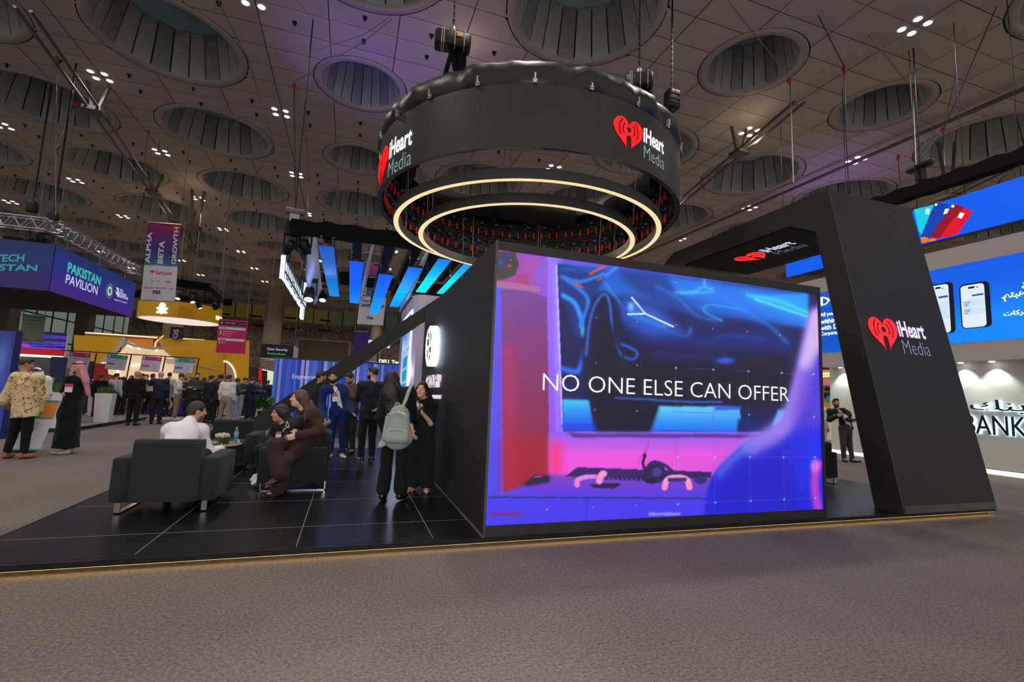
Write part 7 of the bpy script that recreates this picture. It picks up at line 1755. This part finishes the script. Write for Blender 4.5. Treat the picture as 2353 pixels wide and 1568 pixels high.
for nme, pts, m, d in (('dark_wall', [(566, 842), (598, 848), (598, 920), (566, 920)], mat('grey_black', (44, 42, 42)), 0), ('red_post', [(595, 847), (602, 848), (602, 900), (594, 900)], emit('red_post', (210, 16, 20), .8), -.1), ('white_wall', [(602, 848), (632, 855), (628, 920), (600, 920)], emit('white_glow', (226, 240, 214), .85), .1), ('dark_door', [(601, 851), (614, 853), (613, 895), (601, 893)], mat('aubergine', (44, 20, 36)), -.02)):
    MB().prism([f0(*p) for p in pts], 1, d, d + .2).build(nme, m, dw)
# illuminated brand sign far right of the strut
dl_ = empty('lit_name_sign', (PX(890, 835, 1, 34)[0], 34, PX(890, 835, 1, 34)[2]), label='lit white name sign on a dark stand seen under the strut', cat='sign'); f1 = lambda x, y: (PX(x, y, 1, 34)[0] - dl_.location.x, PX(x, y, 1, 34)[2] - dl_.location.z)
MB().prism([f1(*p) for p in ((838, 832), (935, 838), (935, 850), (838, 845))], 1, .1, 1.5).build('fascia', mat('fascia_dark', (34, 28, 46)), dl_); MB().box((.3, .3, -dl_.location.z), (.5, .5, 0)).build('post', M_BLK, dl_); MB().box((2.0, .3, -dl_.location.z), (2.2, .5, 0)).build('post', M_BLK, dl_)
u0, v0 = f1(871, 838); u1, v1 = f1(916, 843); letters('lettering', 'DELL Technologies', lambda u, v, d=0.0: np.array((u0 + u, 0 - d, v0 + v)), (f1(912, 840)[0] - u0) * 2.2, .36, emit('emblem_white', (255, 250, 240)), dl_, bold=.03)
MB().prism([f1(*p) for p in ((850, 830), (868, 832), (868, 835), (850, 833))], 1, 0, .1).build('light_bar', emit('blue_bar', (90, 90, 255), 1.4), dl_); MB().prism([f1(*p) for p in ((822, 841), (838, 842), (838, 845), (822, 844))], 1, 0, .1).build('light_bar', emit('blue_bar', (90, 90, 255), 1.4), dl_)
MB().prism([f1(*p) for p in ((824, 848), (850, 849), (850, 905), (824, 905))], 1, .2, .4).build('wall', mat('violet_panel', (78, 56, 140)), dl_); MB().prism([f1(*p) for p in ((832, 848), (848, 849), (848, 876), (832, 876))], 1, .0, .05).build('poster', mat('card_lilac', (196, 192, 208)), dl_); MB().prism([f1(*p) for p in ((832, 847), (848, 848), (848, 855), (832, 854))], 1, -.03, .0).build('poster_head', mat('coral_print', (226, 80, 100)), dl_)
gb = MB().box((-.9, 0, 0), (.9, .3, .9)).build('glow_base', emit('blue_glow_base', (40, 90, 255), .8), None, (PX(782, 985, 1, 15)[0], 15, .55)); gb.scale = (.6, 1, .10); tag(gb, 'bright blue light line low down behind the blue-suited man', 'light')
gb = MB().box((-.5, 0, .0), (.5, .3, .55)).build('cabinet', mat('brown_cabinet', (100, 62, 40), rough=.5), None, (PX(782, 985, 1, 15.2)[0], 15.3, 0)); tag(gb, 'low brown cabinet under the blue light line', 'cabinet')
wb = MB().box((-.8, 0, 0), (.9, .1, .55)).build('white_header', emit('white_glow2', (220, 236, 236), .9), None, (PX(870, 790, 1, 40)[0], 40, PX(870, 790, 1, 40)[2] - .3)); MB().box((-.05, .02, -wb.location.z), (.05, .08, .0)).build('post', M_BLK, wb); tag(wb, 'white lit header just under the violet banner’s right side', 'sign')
# ================================================================== blue strip screens, their truss and the letter sign
bs_ = 5.3
def B2(x, y, z=bs_): return PX(x, y, 2, z)
GX_, GY_ = np.meshgrid(np.linspace(0, 20, 5), np.linspace(100, 0, 60))
def sky_strip(c0, c1, c2):
    P = Paint(GX_, GY_, (0, 0, 0)); t = (GY_ / 100)[..., None]; a, b, c = (np.array(q, float) for q in (c0, c1, c2))
    P.C = np.where(t < .5, a + (b - a) * t * 2, b + (c - b) * (t - .5) * 2)
    for k in range(5): P.line([(-2, 55 + 9 * k), (24, 50 + 9 * k + 4 * math.sin(k * 2))], 2.2, tuple(np.clip(b * 1.25, 0, 255)), 2, .5)
    return P.out()[::-1]
STR = [((731, 563), (767, 566), (757, 680), ((18, 84, 190), (14, 100, 190), (20, 150, 220))), ((803, 599), (836, 602), (804, 696), ((0, 86, 250), (4, 96, 252), (10, 150, 252))), ((871, 629), (904, 632), (851, 721), ((0, 84, 250), (10, 130, 252), (20, 160, 255))),
       ((939, 613), (972, 616), (896, 705), ((0, 100, 250), (0, 180, 252), (0, 130, 252))), ((1008, 594), (1038, 598), (962, 672), ((0, 120, 252), (0, 220, 252), (0, 235, 250))), ((1066, 606), (1092, 610), (1008, 675), ((0, 150, 252), (0, 230, 252), (0, 235, 250))), ((1130, 610), (1156, 614), (1060, 675), ((0, 150, 252), (0, 230, 252), (0, 235, 250)))]
ORD = ['first', 'second', 'third', 'fourth', 'fifth', 'sixth', 'seventh']
for k, (nl, nr, fl_, cols) in enumerate(STR):
    a, b, c = B2(*nl), B2(*nr), B2(*fl_); L = c[1] - a[1]; wd = b[0] - a[0]
    t = empty('strip_screen', (a[0], a[1], bs_), 0, ORD[k] + ' blue sky strip screen from the lit letter sign', 'led screen', 'blue strip screens hanging in a row')
    sheet('screen', lambda u, v, d=0: np.array((u, v, -.002)), wd, L, vcol_mat('led_sky', 1.0, .7), t, paint=sky_strip(*cols)); MB().box((0, 0, 0), (wd, L, .07)).build('housing', M_BLK, t)
    MB().box((wd * .3, -.02, .02), (wd * .6, 0, .05)).build('handle', M_RDH, t)
    for x in (.12, .88):
        for v in (.03, .5): MB().tube((wd * x, L * v, .07), (wd * x, L * v, .56), .012, 5).lathe([(.03, .30), (.045, .34), (.03, .38)], c=(wd * x, L * v, 0), n=8).build('hanger', M_STEEL, t)
    MB().box((wd * .1, 14.15 - a[1], .55), (wd * .8, L + .3, .85)).build('draped_bar', mat('navy_drape', (10, 14, 36), rough=.8), t)
# black front and rear bars of the truss
tt = empty('draped_truss', (0, 0, 0), label='long black draped truss beams carrying the blue strip screens', cat='truss')
def bar(A, B, r_=.30, m=None, nm='beam'):
    A, B = np.array(A, float), np.array(B, float); mb = MB(); n = 18; u = nrm(B - A); s = nrm(np.cross(u, (0, 0, 1))); vs = []
    for i in range(n + 1):
        c = A + (B - A) * i / n; j = .03 * math.sin(i * 2.7) + .02 * math.sin(i * 5.1)
        for a, b in ((-1, -1), (1, -1), (1, 1), (-1, 1)): vs.append(c + s * a * r_ * .8 + np.array((0, 0, b * (r_ + (j if b > 0 else j * .6)))))
    mb.add(vs, [(i * 4 + k, i * 4 + (k + 1) % 4, i * 4 + 4 + (k + 1) % 4, i * 4 + 4 + k) for i in range(n) for k in range(4)] + [(3, 2, 1, 0), tuple(range(n * 4, n * 4 + 4))]); return mb.build(nm, m or M_DRP, tt)
A = PX(669, 521, 1, 14.0); B = PX(985, 560, 1, 14.0); bar(A, A + (B - A) * 1.5, .19)
A2 = PX(735, 633, 1, 24.0); B2_ = PX(1010, 668, 1, 24.0); bar(A2, A2 + (B2_ - A2) * 1.2, .26); bar(A, A2, .2, mat('navy_drape', (14, 18, 40)))
ho1 = PX(678, 488, 1, 14.0); t = empty('chain_hoist', ho1, .1, 'flat grey hoist above the left end of the black draped truss', 'hoist', 'chain hoists carrying the hanging signs'); MB().box((-.24, -.12, -.06), (.24, .12, .08), bev=.02).build('case', mat('grey_case', (96, 94, 92), rough=.5), t); MB().box((-.12, -.08, -.28), (.12, .08, -.06)).build('clamp', M_STEEL, t); MB().tube((0, 0, .08), (0, 0, CEIL - ho1[2]), .018, 5).build('chain', M_BLK, t)
# vertical white fabric blades
M_FAB = mat('white_fabric_blade', (196, 200, 226), rough=.8)
for k, (nt_, nb, ft_, fb) in enumerate((((716, 552), (706, 590), (743, 650), (741, 690)), ((860, 558), (852, 588), (848, 660), (846, 688)), ((990, 575), (972, 606), (936, 660), (934, 695)))):
    xb = PX(nt_[0], nt_[1], 1, 15.0)[0]; V = []
    P4 = [PX(*nt_, 0, xb), PX(*nb, 0, xb), PX(*fb, 0, xb), PX(*ft_, 0, xb)] if k == 0 else None
    y0_, y1_ = 15.0, 22.5; t = empty('fabric_blade', (xb, y0_, 4.9), 0, ['white cloth blade hanging beside the lit letter sign', 'thin white cloth blade between the second and third strip screens', 'thin white cloth blade beside the fourth strip screen'][k], 'fabric blade', 'white cloth blades among the strip screens')
    out = [(0, 1.25), (1.2, 1.3), (7.2, .85), (7.5, .55), (6.6, .0), (2.0, .12), (.2, .75)]
    mb = MB(); n = len(out); mb.prism([(a - 0, b) for a, b in out], 0, -.02, .02); mb.v = [(x + (z - 1.25) * .22, y, z) for x, y, z in mb.v]; mb.build('cloth', M_FAB, t)
    for a in (1.5, 4.5, 7.0): MB().tube((-.6, a, 1.2 - a * .05), (.6, a, 1.2 - a * .05), .02, 6).build('rod', M_STEEL, t)
# letter sign seen end-on
xs_ = PX(655, 612, 1, 15.6)[0]
ls = empty('letter_sign', (xs_, 15.6, 0), 0, 'tall lit white letter sign seen end-on at the left of the strip screens', 'sign')
def onS(x, y): p = PX(x, y, 0, xs_); return p[1] - 15.6, p[2]
M_LSW = emit('letter_side_white', (226, 240, 255), 1.3); M_LSD = emit('letter_back_navy', (20, 30, 66), .5)
def lsf(u, v, d=0.0): return np.array((-d, u, v))
ya0, zt0 = onS(658, 590); za0 = onS(653, 640)[1]; ye0, ze0 = onS(690, 700)
zb0, zb1 = za0, onS(697, 706)[1]
zz = za0; NL = 10
def letter(y0, w_, z0, z1, kind):
    """one hollow lit letter: white sides, navy back"""
    mbw, mbn = MB(), MB(); st = .075
    def stroke(ya, yb, zlo, zhi):
        mbw.box((-.13, ya, zlo), (.0, yb, zhi)); mbn.box((.001, ya + .012, zlo + .012), (.012, yb - .012, zhi - .012))
    stroke(y0, y0 + st, z0, z1)
    if kind != 'i':
        stroke(y0 + w_ - st, y0 + w_, z0, z1)
        if kind in 'no': stroke(y0 + st, y0 + w_ - st, z1 - st, z1)
        if kind in 'uo': stroke(y0 + st, y0 + w_ - st, z0, z0 + st)
        if kind == 's': stroke(y0 + st, y0 + w_ - st, (z0 + z1) / 2 - st / 2, (z0 + z1) / 2 + st / 2)
    o = mbw.build('letter', M_LSW, ls); mbn.build('letter_back', M_LSD, o)
zt9 = onS(655, 592)[1]
letter(0, .16, zz - .02, zt9, 'i'); letter(-.04, .2, zt9 - .02, zt9 + .10, 'o')
for k in range(NL):
    letter(.42 + k * .56, .42, zz + .06, zz + .64, 'unosunoiun'[k])
yE = 6.35; zE0, zE1 = onS(696, 722)[1], onS(692, 640)[1]
letter(yE, .55, zz - .35, zz + 1.3, 's'); letter(yE + .9, .2, zz + .2, zz + 1.3, 'i')
MB().box((.014, -.1, zz + .16), (.05, 7.4, zz + .20)).box((.014, -.1, zz + .5), (.05, 7.4, zz + .54)).build('rail', M_LSD, ls, kind='stuff')
for a in (.1, 3.5, 6.8): MB().tube((.05, a, zz + .5), (.15, a, A[2] - .1), .03, 6).build('hanger', M_BLK, ls)
stage_light('dark moving-head lamp hanging at the left end of the draped truss', tuple(PX(668, 545, 1, 14.2)), .5, sc=1.1, tilt=.9); stage_light('dark moving-head lamp beside the first white blade', tuple(PX(703, 542, 1, 14.2)), -.4, sc=1.2, tilt=.5)
stage_light('bright violet-white lamp behind the lit letter sign', tuple(PX(713, 650, 1, 18.5)), 0, True, 1.6, -.5); stage_light('smaller bright lamp behind the first white blade', tuple(PX(744, 662, 1, 22.0)), 0, True, 1.4, -.5)
# white column stand with a portrait screen
yc2 = 13.4
cA = PX(948, 770, 1, yc2); cB = PX(978, 740, 1, yc2); xw = cA[0]
co = empty('white_column', (xw, yc2, 0), 0, 'white lit column with a portrait app screen on its side', 'exhibition stand'); zc = PX(958, 676, 1, yc2)[2]
prof = [(0, .35), (.04, .16), (.12, .05), (.28, 0), (1.6, 0), (1.6, 1.8), (0, 3.6)]
MB().prism(prof, 2, .1, zc).build('body', mat('lilac_white', (190, 184, 214), rough=.45), co)
MB().box((-.03, .30, .5), (.0, .37, zc - .4)).box((-.03, .30, zc - .46), (0, 2.6, zc - .40)).build('light_strip', emit('column_light', (240, 244, 255), 2.2), co, label='vertical white light strip')
lamp('column_glow_lamp', 'POINT', (xw - .25, yc2 + .3, 2.0), 14, (.75, .82, 1.0), .15)
GX_, GY_ = np.meshgrid(np.linspace(0, 100, 70), np.linspace(200, 0, 120)); PP = Paint(GX_, GY_, (176, 206, 246))
PP.poly([(0, 0), (100, 0), (100, 60), (0, 60)], vg(0, (60, 110, 220), 60, (176, 206, 246)), 3); PP.poly([(8, 4), (90, 4), (90, 30), (8, 46)], (70, 140, 230), 2)
for k in range(4): PP.poly([(28, 84 + k * 27), (78, 80 + k * 27), (78, 102 + k * 27), (28, 106 + k * 27)], vg(28, (20, 170, 150) if k < 2 else (0, 120, 230), 78, (0, 130, 235), 0), .6); PP.ell(88, 86 + k * 26, 2.5, 4, (120, 140, 190), .5); PP.ell(18, 92 + k * 26, 2, 4, (150, 170, 210), .5)
PP.line([(30, 74), (48, 72)], 1, (90, 120, 180), .4); PP.line([(60, 70), (84, 68)], 1, (90, 120, 180), .4); PP.ell(90, 68, 3, 5, (0, 170, 180), .5); PP.ell(90, 178, 3, 5, (0, 170, 180), .5); PP.poly([(50, 42), (56, 42), (54, 60), (51, 60)], (30, 90, 200), .5)
sheet('screen', lambda u, v, d=0: np.array((-.012, .42 + (2.2 - u), .7 + v)), 2.2, zc - 1.15, vcol_mat('led_soft', .9), co, paint=PP.out(), label='portrait screen with an app diagram')

# ================================================================== bank stand at the right
xb_ = 14.65
bk = empty('bank_stand', (xb_, 11.1, 0), 0, 'white bank stand wall with a blue screen band and lit lettering', 'exhibition stand')
def onB(x, y): p = PX(x, y, 0, xb_); return p[1] - 11.1, p[2]
M_BW = mat('bank_white', (186, 178, 174), rough=.55)
y_near = -9.0
zc0, zb0_, zb1_, zt1 = 2.78, 3.25, 5.27, 5.76
MB().box((.55, y_near, 0), (.9, .72, zc0)).build('lower_wall', mat('bank_wall_white', (214, 212, 206), rough=.5), bk); MB().box((.0, y_near, zc0), (.9, .6, zb0_)).build('canopy', M_BW, bk); MB().box((.02, y_near, zb0_), (.9, .6, zb1_)).build('screen_backing', M_BLK, bk); MB().box((0, y_near, zb1_), (.9, 1.45, zt1)).build('upper_fascia', M_BW, bk)
MB().box((.50, y_near, .02), (.56, .72, .12)).build('floor_light', emit('floor_light', (240, 246, 226), 3.0), bk, label='bright floor-level light line'); MB().box((.48, y_near, .12), (.56, .72, .15)).build('ledge', M_BW, bk)
def bsf(u, v, d=0.0): return np.array((.0 - d - .006, -u, v))
GX_, GY_ = np.meshgrid(np.linspace(0, 200, 90), np.linspace(60, 0, 40)); PP = Paint(GX_, GY_, (0, 100, 236))
PP.ell(110, 70, 70, 40, (0, 140, 255), 10, .9); PP.ell(110, 5, 60, 14, (0, 84, 226), 6, .6); PP.poly([(0, 0), (16, 0), (16, 60), (0, 60)], (0, 84, 200), 3)
for k in range(7): PP.line([(0, 6 + k * 4), (200, 3 + k * 4)], .5, (0, 110, 246), .6, .5)
LB = .55 - y_near
sheet('screen', lambda u, v, d=0: bsf(u - .55, zb0_ + v), LB, zb1_ - zb0_, vcol_mat('led_bank', 1.0, .5), bk, paint=PP.out(), label='blue screen band')
bsf2 = lambda u, v, d=0.0: bsf(u, v, d + .01)
def conv(x, y): a, b = onB(x, y); return -a, b
def fitB(s, bl, br, tl, m, par=None, fn=None, cv=None, **kw):
    cv = cv or conv; a, b, t = cv(*bl), cv(*br), cv(*tl); fn = fn or bsf2
    return letters('lettering', s, lambda u, v, d=0.0: fn(a[0] + u * (b[0] - a[0]), a[1] + v * (t[1] - a[1]), d), 1.0, 1.0, m, par or bk, **kw)
M_SW2 = emit('screen_white', (250, 250, 255), 1.3)
H1 = abs(conv(1887, 726)[1] - conv(1887, 738)[1])
for k, s in enumerate(('All you need', 'within reach', 'with Dukhan', 'Corporate')):
    a = conv(1886, 731 + k * 14.6); n_ = len(s); letters('lettering', s, lambda u, v, d=0.0, a=a: bsf2(a[0] + u, a[1] + v, d), None, .16, M_SW2, bk, bold=.03)
a = conv(1886, 704); shape('mark', [(a[0], a[1]), (a[0], a[1] + .30), (a[0] + .1, a[1] + .30), (a[0] + .30, a[1] + .22), (a[0] + .34, a[1] + .13), (a[0] + .2, a[1] + .02)], bsf2, M_SW2, bk, holes=[[(a[0] + .09, a[1] + .05), (a[0] + .09, a[1] + .26), (a[0] + .22, a[1] + .19), (a[0] + .26, a[1] + .13), (a[0] + .18, a[1] + .06)]])
def phone_pic(c0, wq, hq):
    u, v = c0; shape('phone_edge', rrect(u - .03, v - .02, u + wq + .10, v + hq + .04, .10), bsf2, mat('scr_navy', (6, 16, 60)), bk); shape('phone_screen', rrect(u, v, u + wq, v + hq, .08), lambda a, b, d=0.0: bsf(a, b, d + .018), emit('phone_white', (224, 236, 252), 1.0), bk)
    f_ = lambda a, b, d=0.0: bsf(a, b, d + .026)
    shape('notch', rrect(u + wq * .34, v + hq - .10, u + wq * .62, v + hq - .05, .02), f_, mat('scr_navy', (6, 16, 60)), bk); shape('button', rect(u + wq * .48, v + hq * .72, u + wq * .96, v + hq * .76), f_, emit('btn_blue', (0, 90, 200), .9), bk)
    for yy0 in (.48, .30): shape('card_box', rect(u + wq * .08, v + hq * yy0, u + wq * .94, v + hq * (yy0 + .16)), f_, emit('box_pale', (206, 226, 246), 1.0), bk); [shape('line', rect(u + wq * .12, v + hq * (yy0 + .03 + .04 * q), u + wq * (.30 + .05 * q), v + hq * (yy0 + .042 + .04 * q)), lambda a, b, d=0.0: bsf(a, b, d + .032), mat('line_navy', (30, 50, 110)), bk) for q in range(3)]
    shape('dot', disc(u + wq * .72, v + hq * .92, .02, 10), f_, emit('dot_pink', (240, 60, 120)), bk)
for bl, tr_ in (((2214, 755), (2262, 650)), ((2142, 768), (2180, 652))):
    a, b = conv(*bl), conv(tr_[0], tr_[1]); phone_pic(a, b[0] - a[0], b[1] - a[1])
# arabic words at the frame edge (visual order, joined forms)
for s, x0p, x1p, yp, hp in (('.\ufee2\ufe98\ufe92\ufeeb', 2303, 2358, 695, 675), ('\ufe95\ufe8e\ufedb\ufeae', 2307, 2356, 730, 716), ('\ufe94', 2349, 2368, 666, 650)):
    fitB(s, (x0p, yp), (x1p, yp), (x0p, hp), M_SW2, bold=.03)
# lit letters on the lower wall
xl2 = xb_ + .55
def conv2(x, y): p = PX(x, y, 0, xl2 - .05); return -(p[1] - 11.1), p[2]
lwf = lambda u, v, d=0.0: np.array((.53 - d, -u, v))
M_NAVY = mat('letter_navy', (16, 36, 60), rough=.4); M_HALO = emit('halo_aqua', (206, 240, 255), 1.6)
for s, x0p, x1p, yp, hp in (('BANK', 2220, 2362, 995, 953), ('\ufeda\ufee8\ufe91', 2232, 2360, 948, 918)):
    for m, dd, ex, bo in ((M_HALO, 0.0, .03, .05), (M_NAVY, .05, 0, .0)):
        a, b, t = conv2(x0p, yp), conv2(x1p, yp), conv2(x0p, hp)
        letters('lettering', s, lambda u, v, d=0.0: lwf(a[0] + u * (b[0] - a[0]) - (.0 if ex == 0 else -.012), a[1] + v * (t[1] - a[1]) - ex * .3, d + dd), 1.0, 1.0, m, bk, bold=bo, depth=.02)
for x0p, yp in ((2278, 838), (2206, 842), (1930, 856)):
    q = PX(x0p, yp, 0, xb_ + .35); lamp('bank_downlight_lamp', 'SPOT', (xb_ + .38, q[1], zc0 - .05), 52, (.88, 1.0, .86), .03, (xb_ + .52, q[1], 0), spot_size=1.7, spot_blend=.6); MB().lathe([(.0, -.02), (.05, -.02), (.06, 0)], n=12).build('downlight', M_DL, bk, (.38, q[1] - 11.1, zc0))
# hanging blue screen with bank cards
hb = empty('hanging_screen', (xb_, 8.8, 6.05), 0, 'long blue hanging screen with three bank cards', 'led screen')
yn, yf_ = -4.0, 4.15; zh = 1.03; yb0 = 0.0
MB().box((.02, yn, 0), (.22, .02, zh)).build('housing', M_BLK, hb); sheet('screen', lambda u, v, d=0: np.array((-.0, .02 - u, v)), .02 - yn, zh, emit('hang_blue', (0, 92, 240), 1.0), hb, label='blue screen with three cards')
hfn = lambda u, v, d=0.0: np.array((-.006 - d, -u, v))
def onH(x, y): p = PX(x, y, 0, xb_); return -(p[1] - 8.8), p[2] - 6.05
c9 = lambda x, y: onH(2060 + x / 6.532, 380 + y / 6.532)
for pts, m, d in (([(262, 665), (580, 590), (470, 880), (390, 1060), (340, 1000)], emit('card_cyan', (0, 206, 236), 1.0), .0), ([(580, 565), (780, 580), (800, 660), (640, 900), (490, 1100), (370, 1070)], emit('card_blue', (4, 60, 176), 1.0), .004),
                  ([(865, 572), (1157, 692), (915, 1040), (610, 1110), (500, 1090)], emit('card_red', (226, 8, 44), 1.0), .008), ([(865, 572), (1030, 636), (820, 850), (650, 1100), (500, 1090)], emit('card_crimson', (150, 6, 32), 1.0), .012),
                  ([(375, 1090), (420, 1075), (485, 1090), (490, 1130), (440, 1165), (385, 1165)], emit('card_orange', (250, 120, 20), 1.0), .012), ([(490, 1120), (550, 1090), (612, 1110), (600, 1130), (490, 1150)], emit('card_orange', (250, 120, 20)), .016),
                  ([(450, 655), (508, 655), (495, 735), (440, 735)], M_SW2, .012), ([(740, 655), (800, 655), (770, 720), (710, 740)], M_SW2, .012), ([(965, 710), (1030, 725), (985, 805), (925, 785)], M_SW2, .016), ([(590, 575), (625, 580), (610, 615), (582, 610)], M_SW2, .014), ([(845, 592), (885, 606), (865, 640), (832, 630)], M_SW2, .018)):
    shape('card_picture', [c9(*p) for p in pts], lambda u, v, dd=0.0, d=d: hfn(u, v, dd + d + .004), m, hb)
for k in range(4): MB().tube((.1, yn + .6 + k * 1.1, zh), (.1, yn + .6 + k * 1.1, CEIL - 6.1), .012, 5).build('hanger', M_BWIRE, hb)
h2_ = empty('hanging_screen', (xb_, 12.9, 6.08), 0, 'short blue hanging screen glimpsed left of the portal leg', 'led screen'); MB().box((.02, -2.6, 0), (.2, .03, .5)).build('housing', M_BLK, h2_); MB().box((0, -2.6, 0), (.02, .03, .5)).build('screen', emit('hang_blue', (0, 92, 240)), h2_); MB().box((.25, -3.0, -.02), (1.6, 0, .0)).build('cable_tray', M_LBK, h2_)
for k in (.2, -2.2): MB().tube((.1, k, .5), (.1, k, CEIL - 6.1), .012, 5).build('hanger', M_BWIRE, h2_)
# black draped beam above it, with a hoist
bbm = empty('black_beam', (xb_ + .3, 9, 7.5), 0, 'long black draped beam above the hanging blue screens', 'truss')
A = PX(2020, 468, 0, xb_ + .2); B = PX(2353, 358, 0, xb_ + .2); o_ = np.array((xb_ + .3, 9, 7.5)); tt_ = tt; mb = MB(); n = 20; vs = []
B = B + (B - A) * .5; A = A - (B - A) * .05
for i in range(n + 1):
    c = A + (B - A) * i / n - o_; j = .04 * math.sin(i * 2.3)
    for a, b in ((-1, -1), (1, -1), (1, 1), (-1, 1)): vs.append(c + np.array((a * .16, 0, b * .17 + (j if b > 0 else -j * .4))))
mb.add(vs, [(i * 4 + k, i * 4 + (k + 1) % 4, i * 4 + 4 + (k + 1) % 4, i * 4 + 4 + k) for i in range(n) for k in range(4)] + [(3, 2, 1, 0), tuple(range(n * 4, n * 4 + 4))]); mb.build('beam', M_DRP, bbm)
q = PX(2114, 384, 0, xb_ + .2); t = empty('chain_hoist', q, 1.4, 'flat black hoist standing on the long black beam at the right', 'hoist', 'chain hoists carrying the hanging signs'); MB().box((-.34, -.1, -.06), (.34, .1, .10), bev=.03).build('case', M_BLK, t); MB().box((-.10, -.08, -.40), (.10, .08, -.06)).build('clamp', M_BLK, t); MB().tube((0, 0, .1), (0, 0, CEIL - q[2]), .02, 5).build('chain', M_BLK, t)
# timber stand seen through the gap
tg = empty('gap_stand', (16.5, 16.5, 0), 0, 'warm timber stand with pink band and light lines seen through the gap', 'exhibition stand')
def f5(x, y): p = PX(x, y, 1, 16.5); return p[0] - 16.5, p[2]
for nme, pts, m, d in (('timber_wall', [(1870, 850), (1945, 850), (1945, 1030), (1870, 1030)], mat('lit_timber', (196, 146, 96), rough=.6), .2), ('light_line', [(1870, 858), (1940, 855), (1940, 859), (1870, 863)], emit('warm_line', (255, 226, 170)), .1), ('light_line', [(1870, 866), (1935, 861), (1935, 864), (1870, 869)], emit('warm_line', (255, 226, 170)), .08), ('pink_band', [(1870, 874), (1940, 874), (1940, 886), (1870, 886)], mat('pink_band2', (220, 130, 150), rough=.5), .1), ('dark_shelf', [(1903, 890), (1945, 890), (1945, 900), (1903, 898)], M_BLK, .05), ('dark_niche', [(1902, 903), (1914, 903), (1914, 915), (1902, 915)], M_BLK, .08), ('screen', [(1903, 910), (1909, 910), (1909, 917), (1903, 917)], emit('btn_blue', (0, 90, 200)), .03), ('green_panel', [(1911, 903), (1915, 903), (1915, 925), (1911, 925)], emit('green_panel', (30, 170, 40), .8), .04), ('counter', [(1880, 950), (1945, 950), (1945, 1030), (1880, 1030)], mat('cream_wall', (226, 204, 184)), -.1)):
    MB().prism([f5(*p) for p in pts], 1, d, d + .1).build(nme, m, tg)
lamp('gap_stand_lamp', 'POINT', (17, 15.0, 2.6), 60, (1.0, .8, .55), .3)
# outer right wall of the hall, closing the room beyond the bank stand
MB().box((45, -8, 0), (45.4, 71.5, 12)).build('wall_right', mat('hall_wall', (96, 84, 76), rough=.8), kind='structure', label='plain brown side wall of the hall')

lamp('blade_wash_lamp', 'POINT', (-.95, 17.5, 4.9), 26, (.35, .5, 1.0), .3)
lamp('blade_wash_lamp', 'POINT', (1.6, 18.5, 4.7), 18, (.35, .5, 1.0), .3)

# downlights the photograph shows nothing of are left out; the rest are told apart by row, group and corner
bpy.context.view_layer.update(); _dg = bpy.context.evaluated_depsgraph_get(); _eye = Vector((0, 0, H_CAM)); _row = {}
for i, j, nm, o in DLS:
    ok = False
    for dx, dy in ((0, 0), (.06, 0), (-.06, 0), (0, .06), (0, -.06)):
        q = o.location + Vector((dx, dy, -.004)); d = (q - _eye).normalized()
        hit = SC.ray_cast(_dg, _eye, d)
        if hit[0] and (hit[1] - q).length < .12: ok = True; break
    if ok: _row.setdefault(j, {}).setdefault(i, []).append((nm, o))
    else: bpy.data.objects.remove(o)
_n = ['first', 'second', 'third', 'fourth', 'fifth', 'sixth', 'seventh', 'eighth', 'ninth', 'tenth']
for rk, j in enumerate(sorted(_row)):
    for gk, i in enumerate(sorted(_row[j])):
        for nm, o in _row[j][i]: o['label'] = '%s white downlight of the %s group from the left, %snearest ceiling row' % (nm, _n[gk], '' if rk == 0 else _n[rk] + ' ')
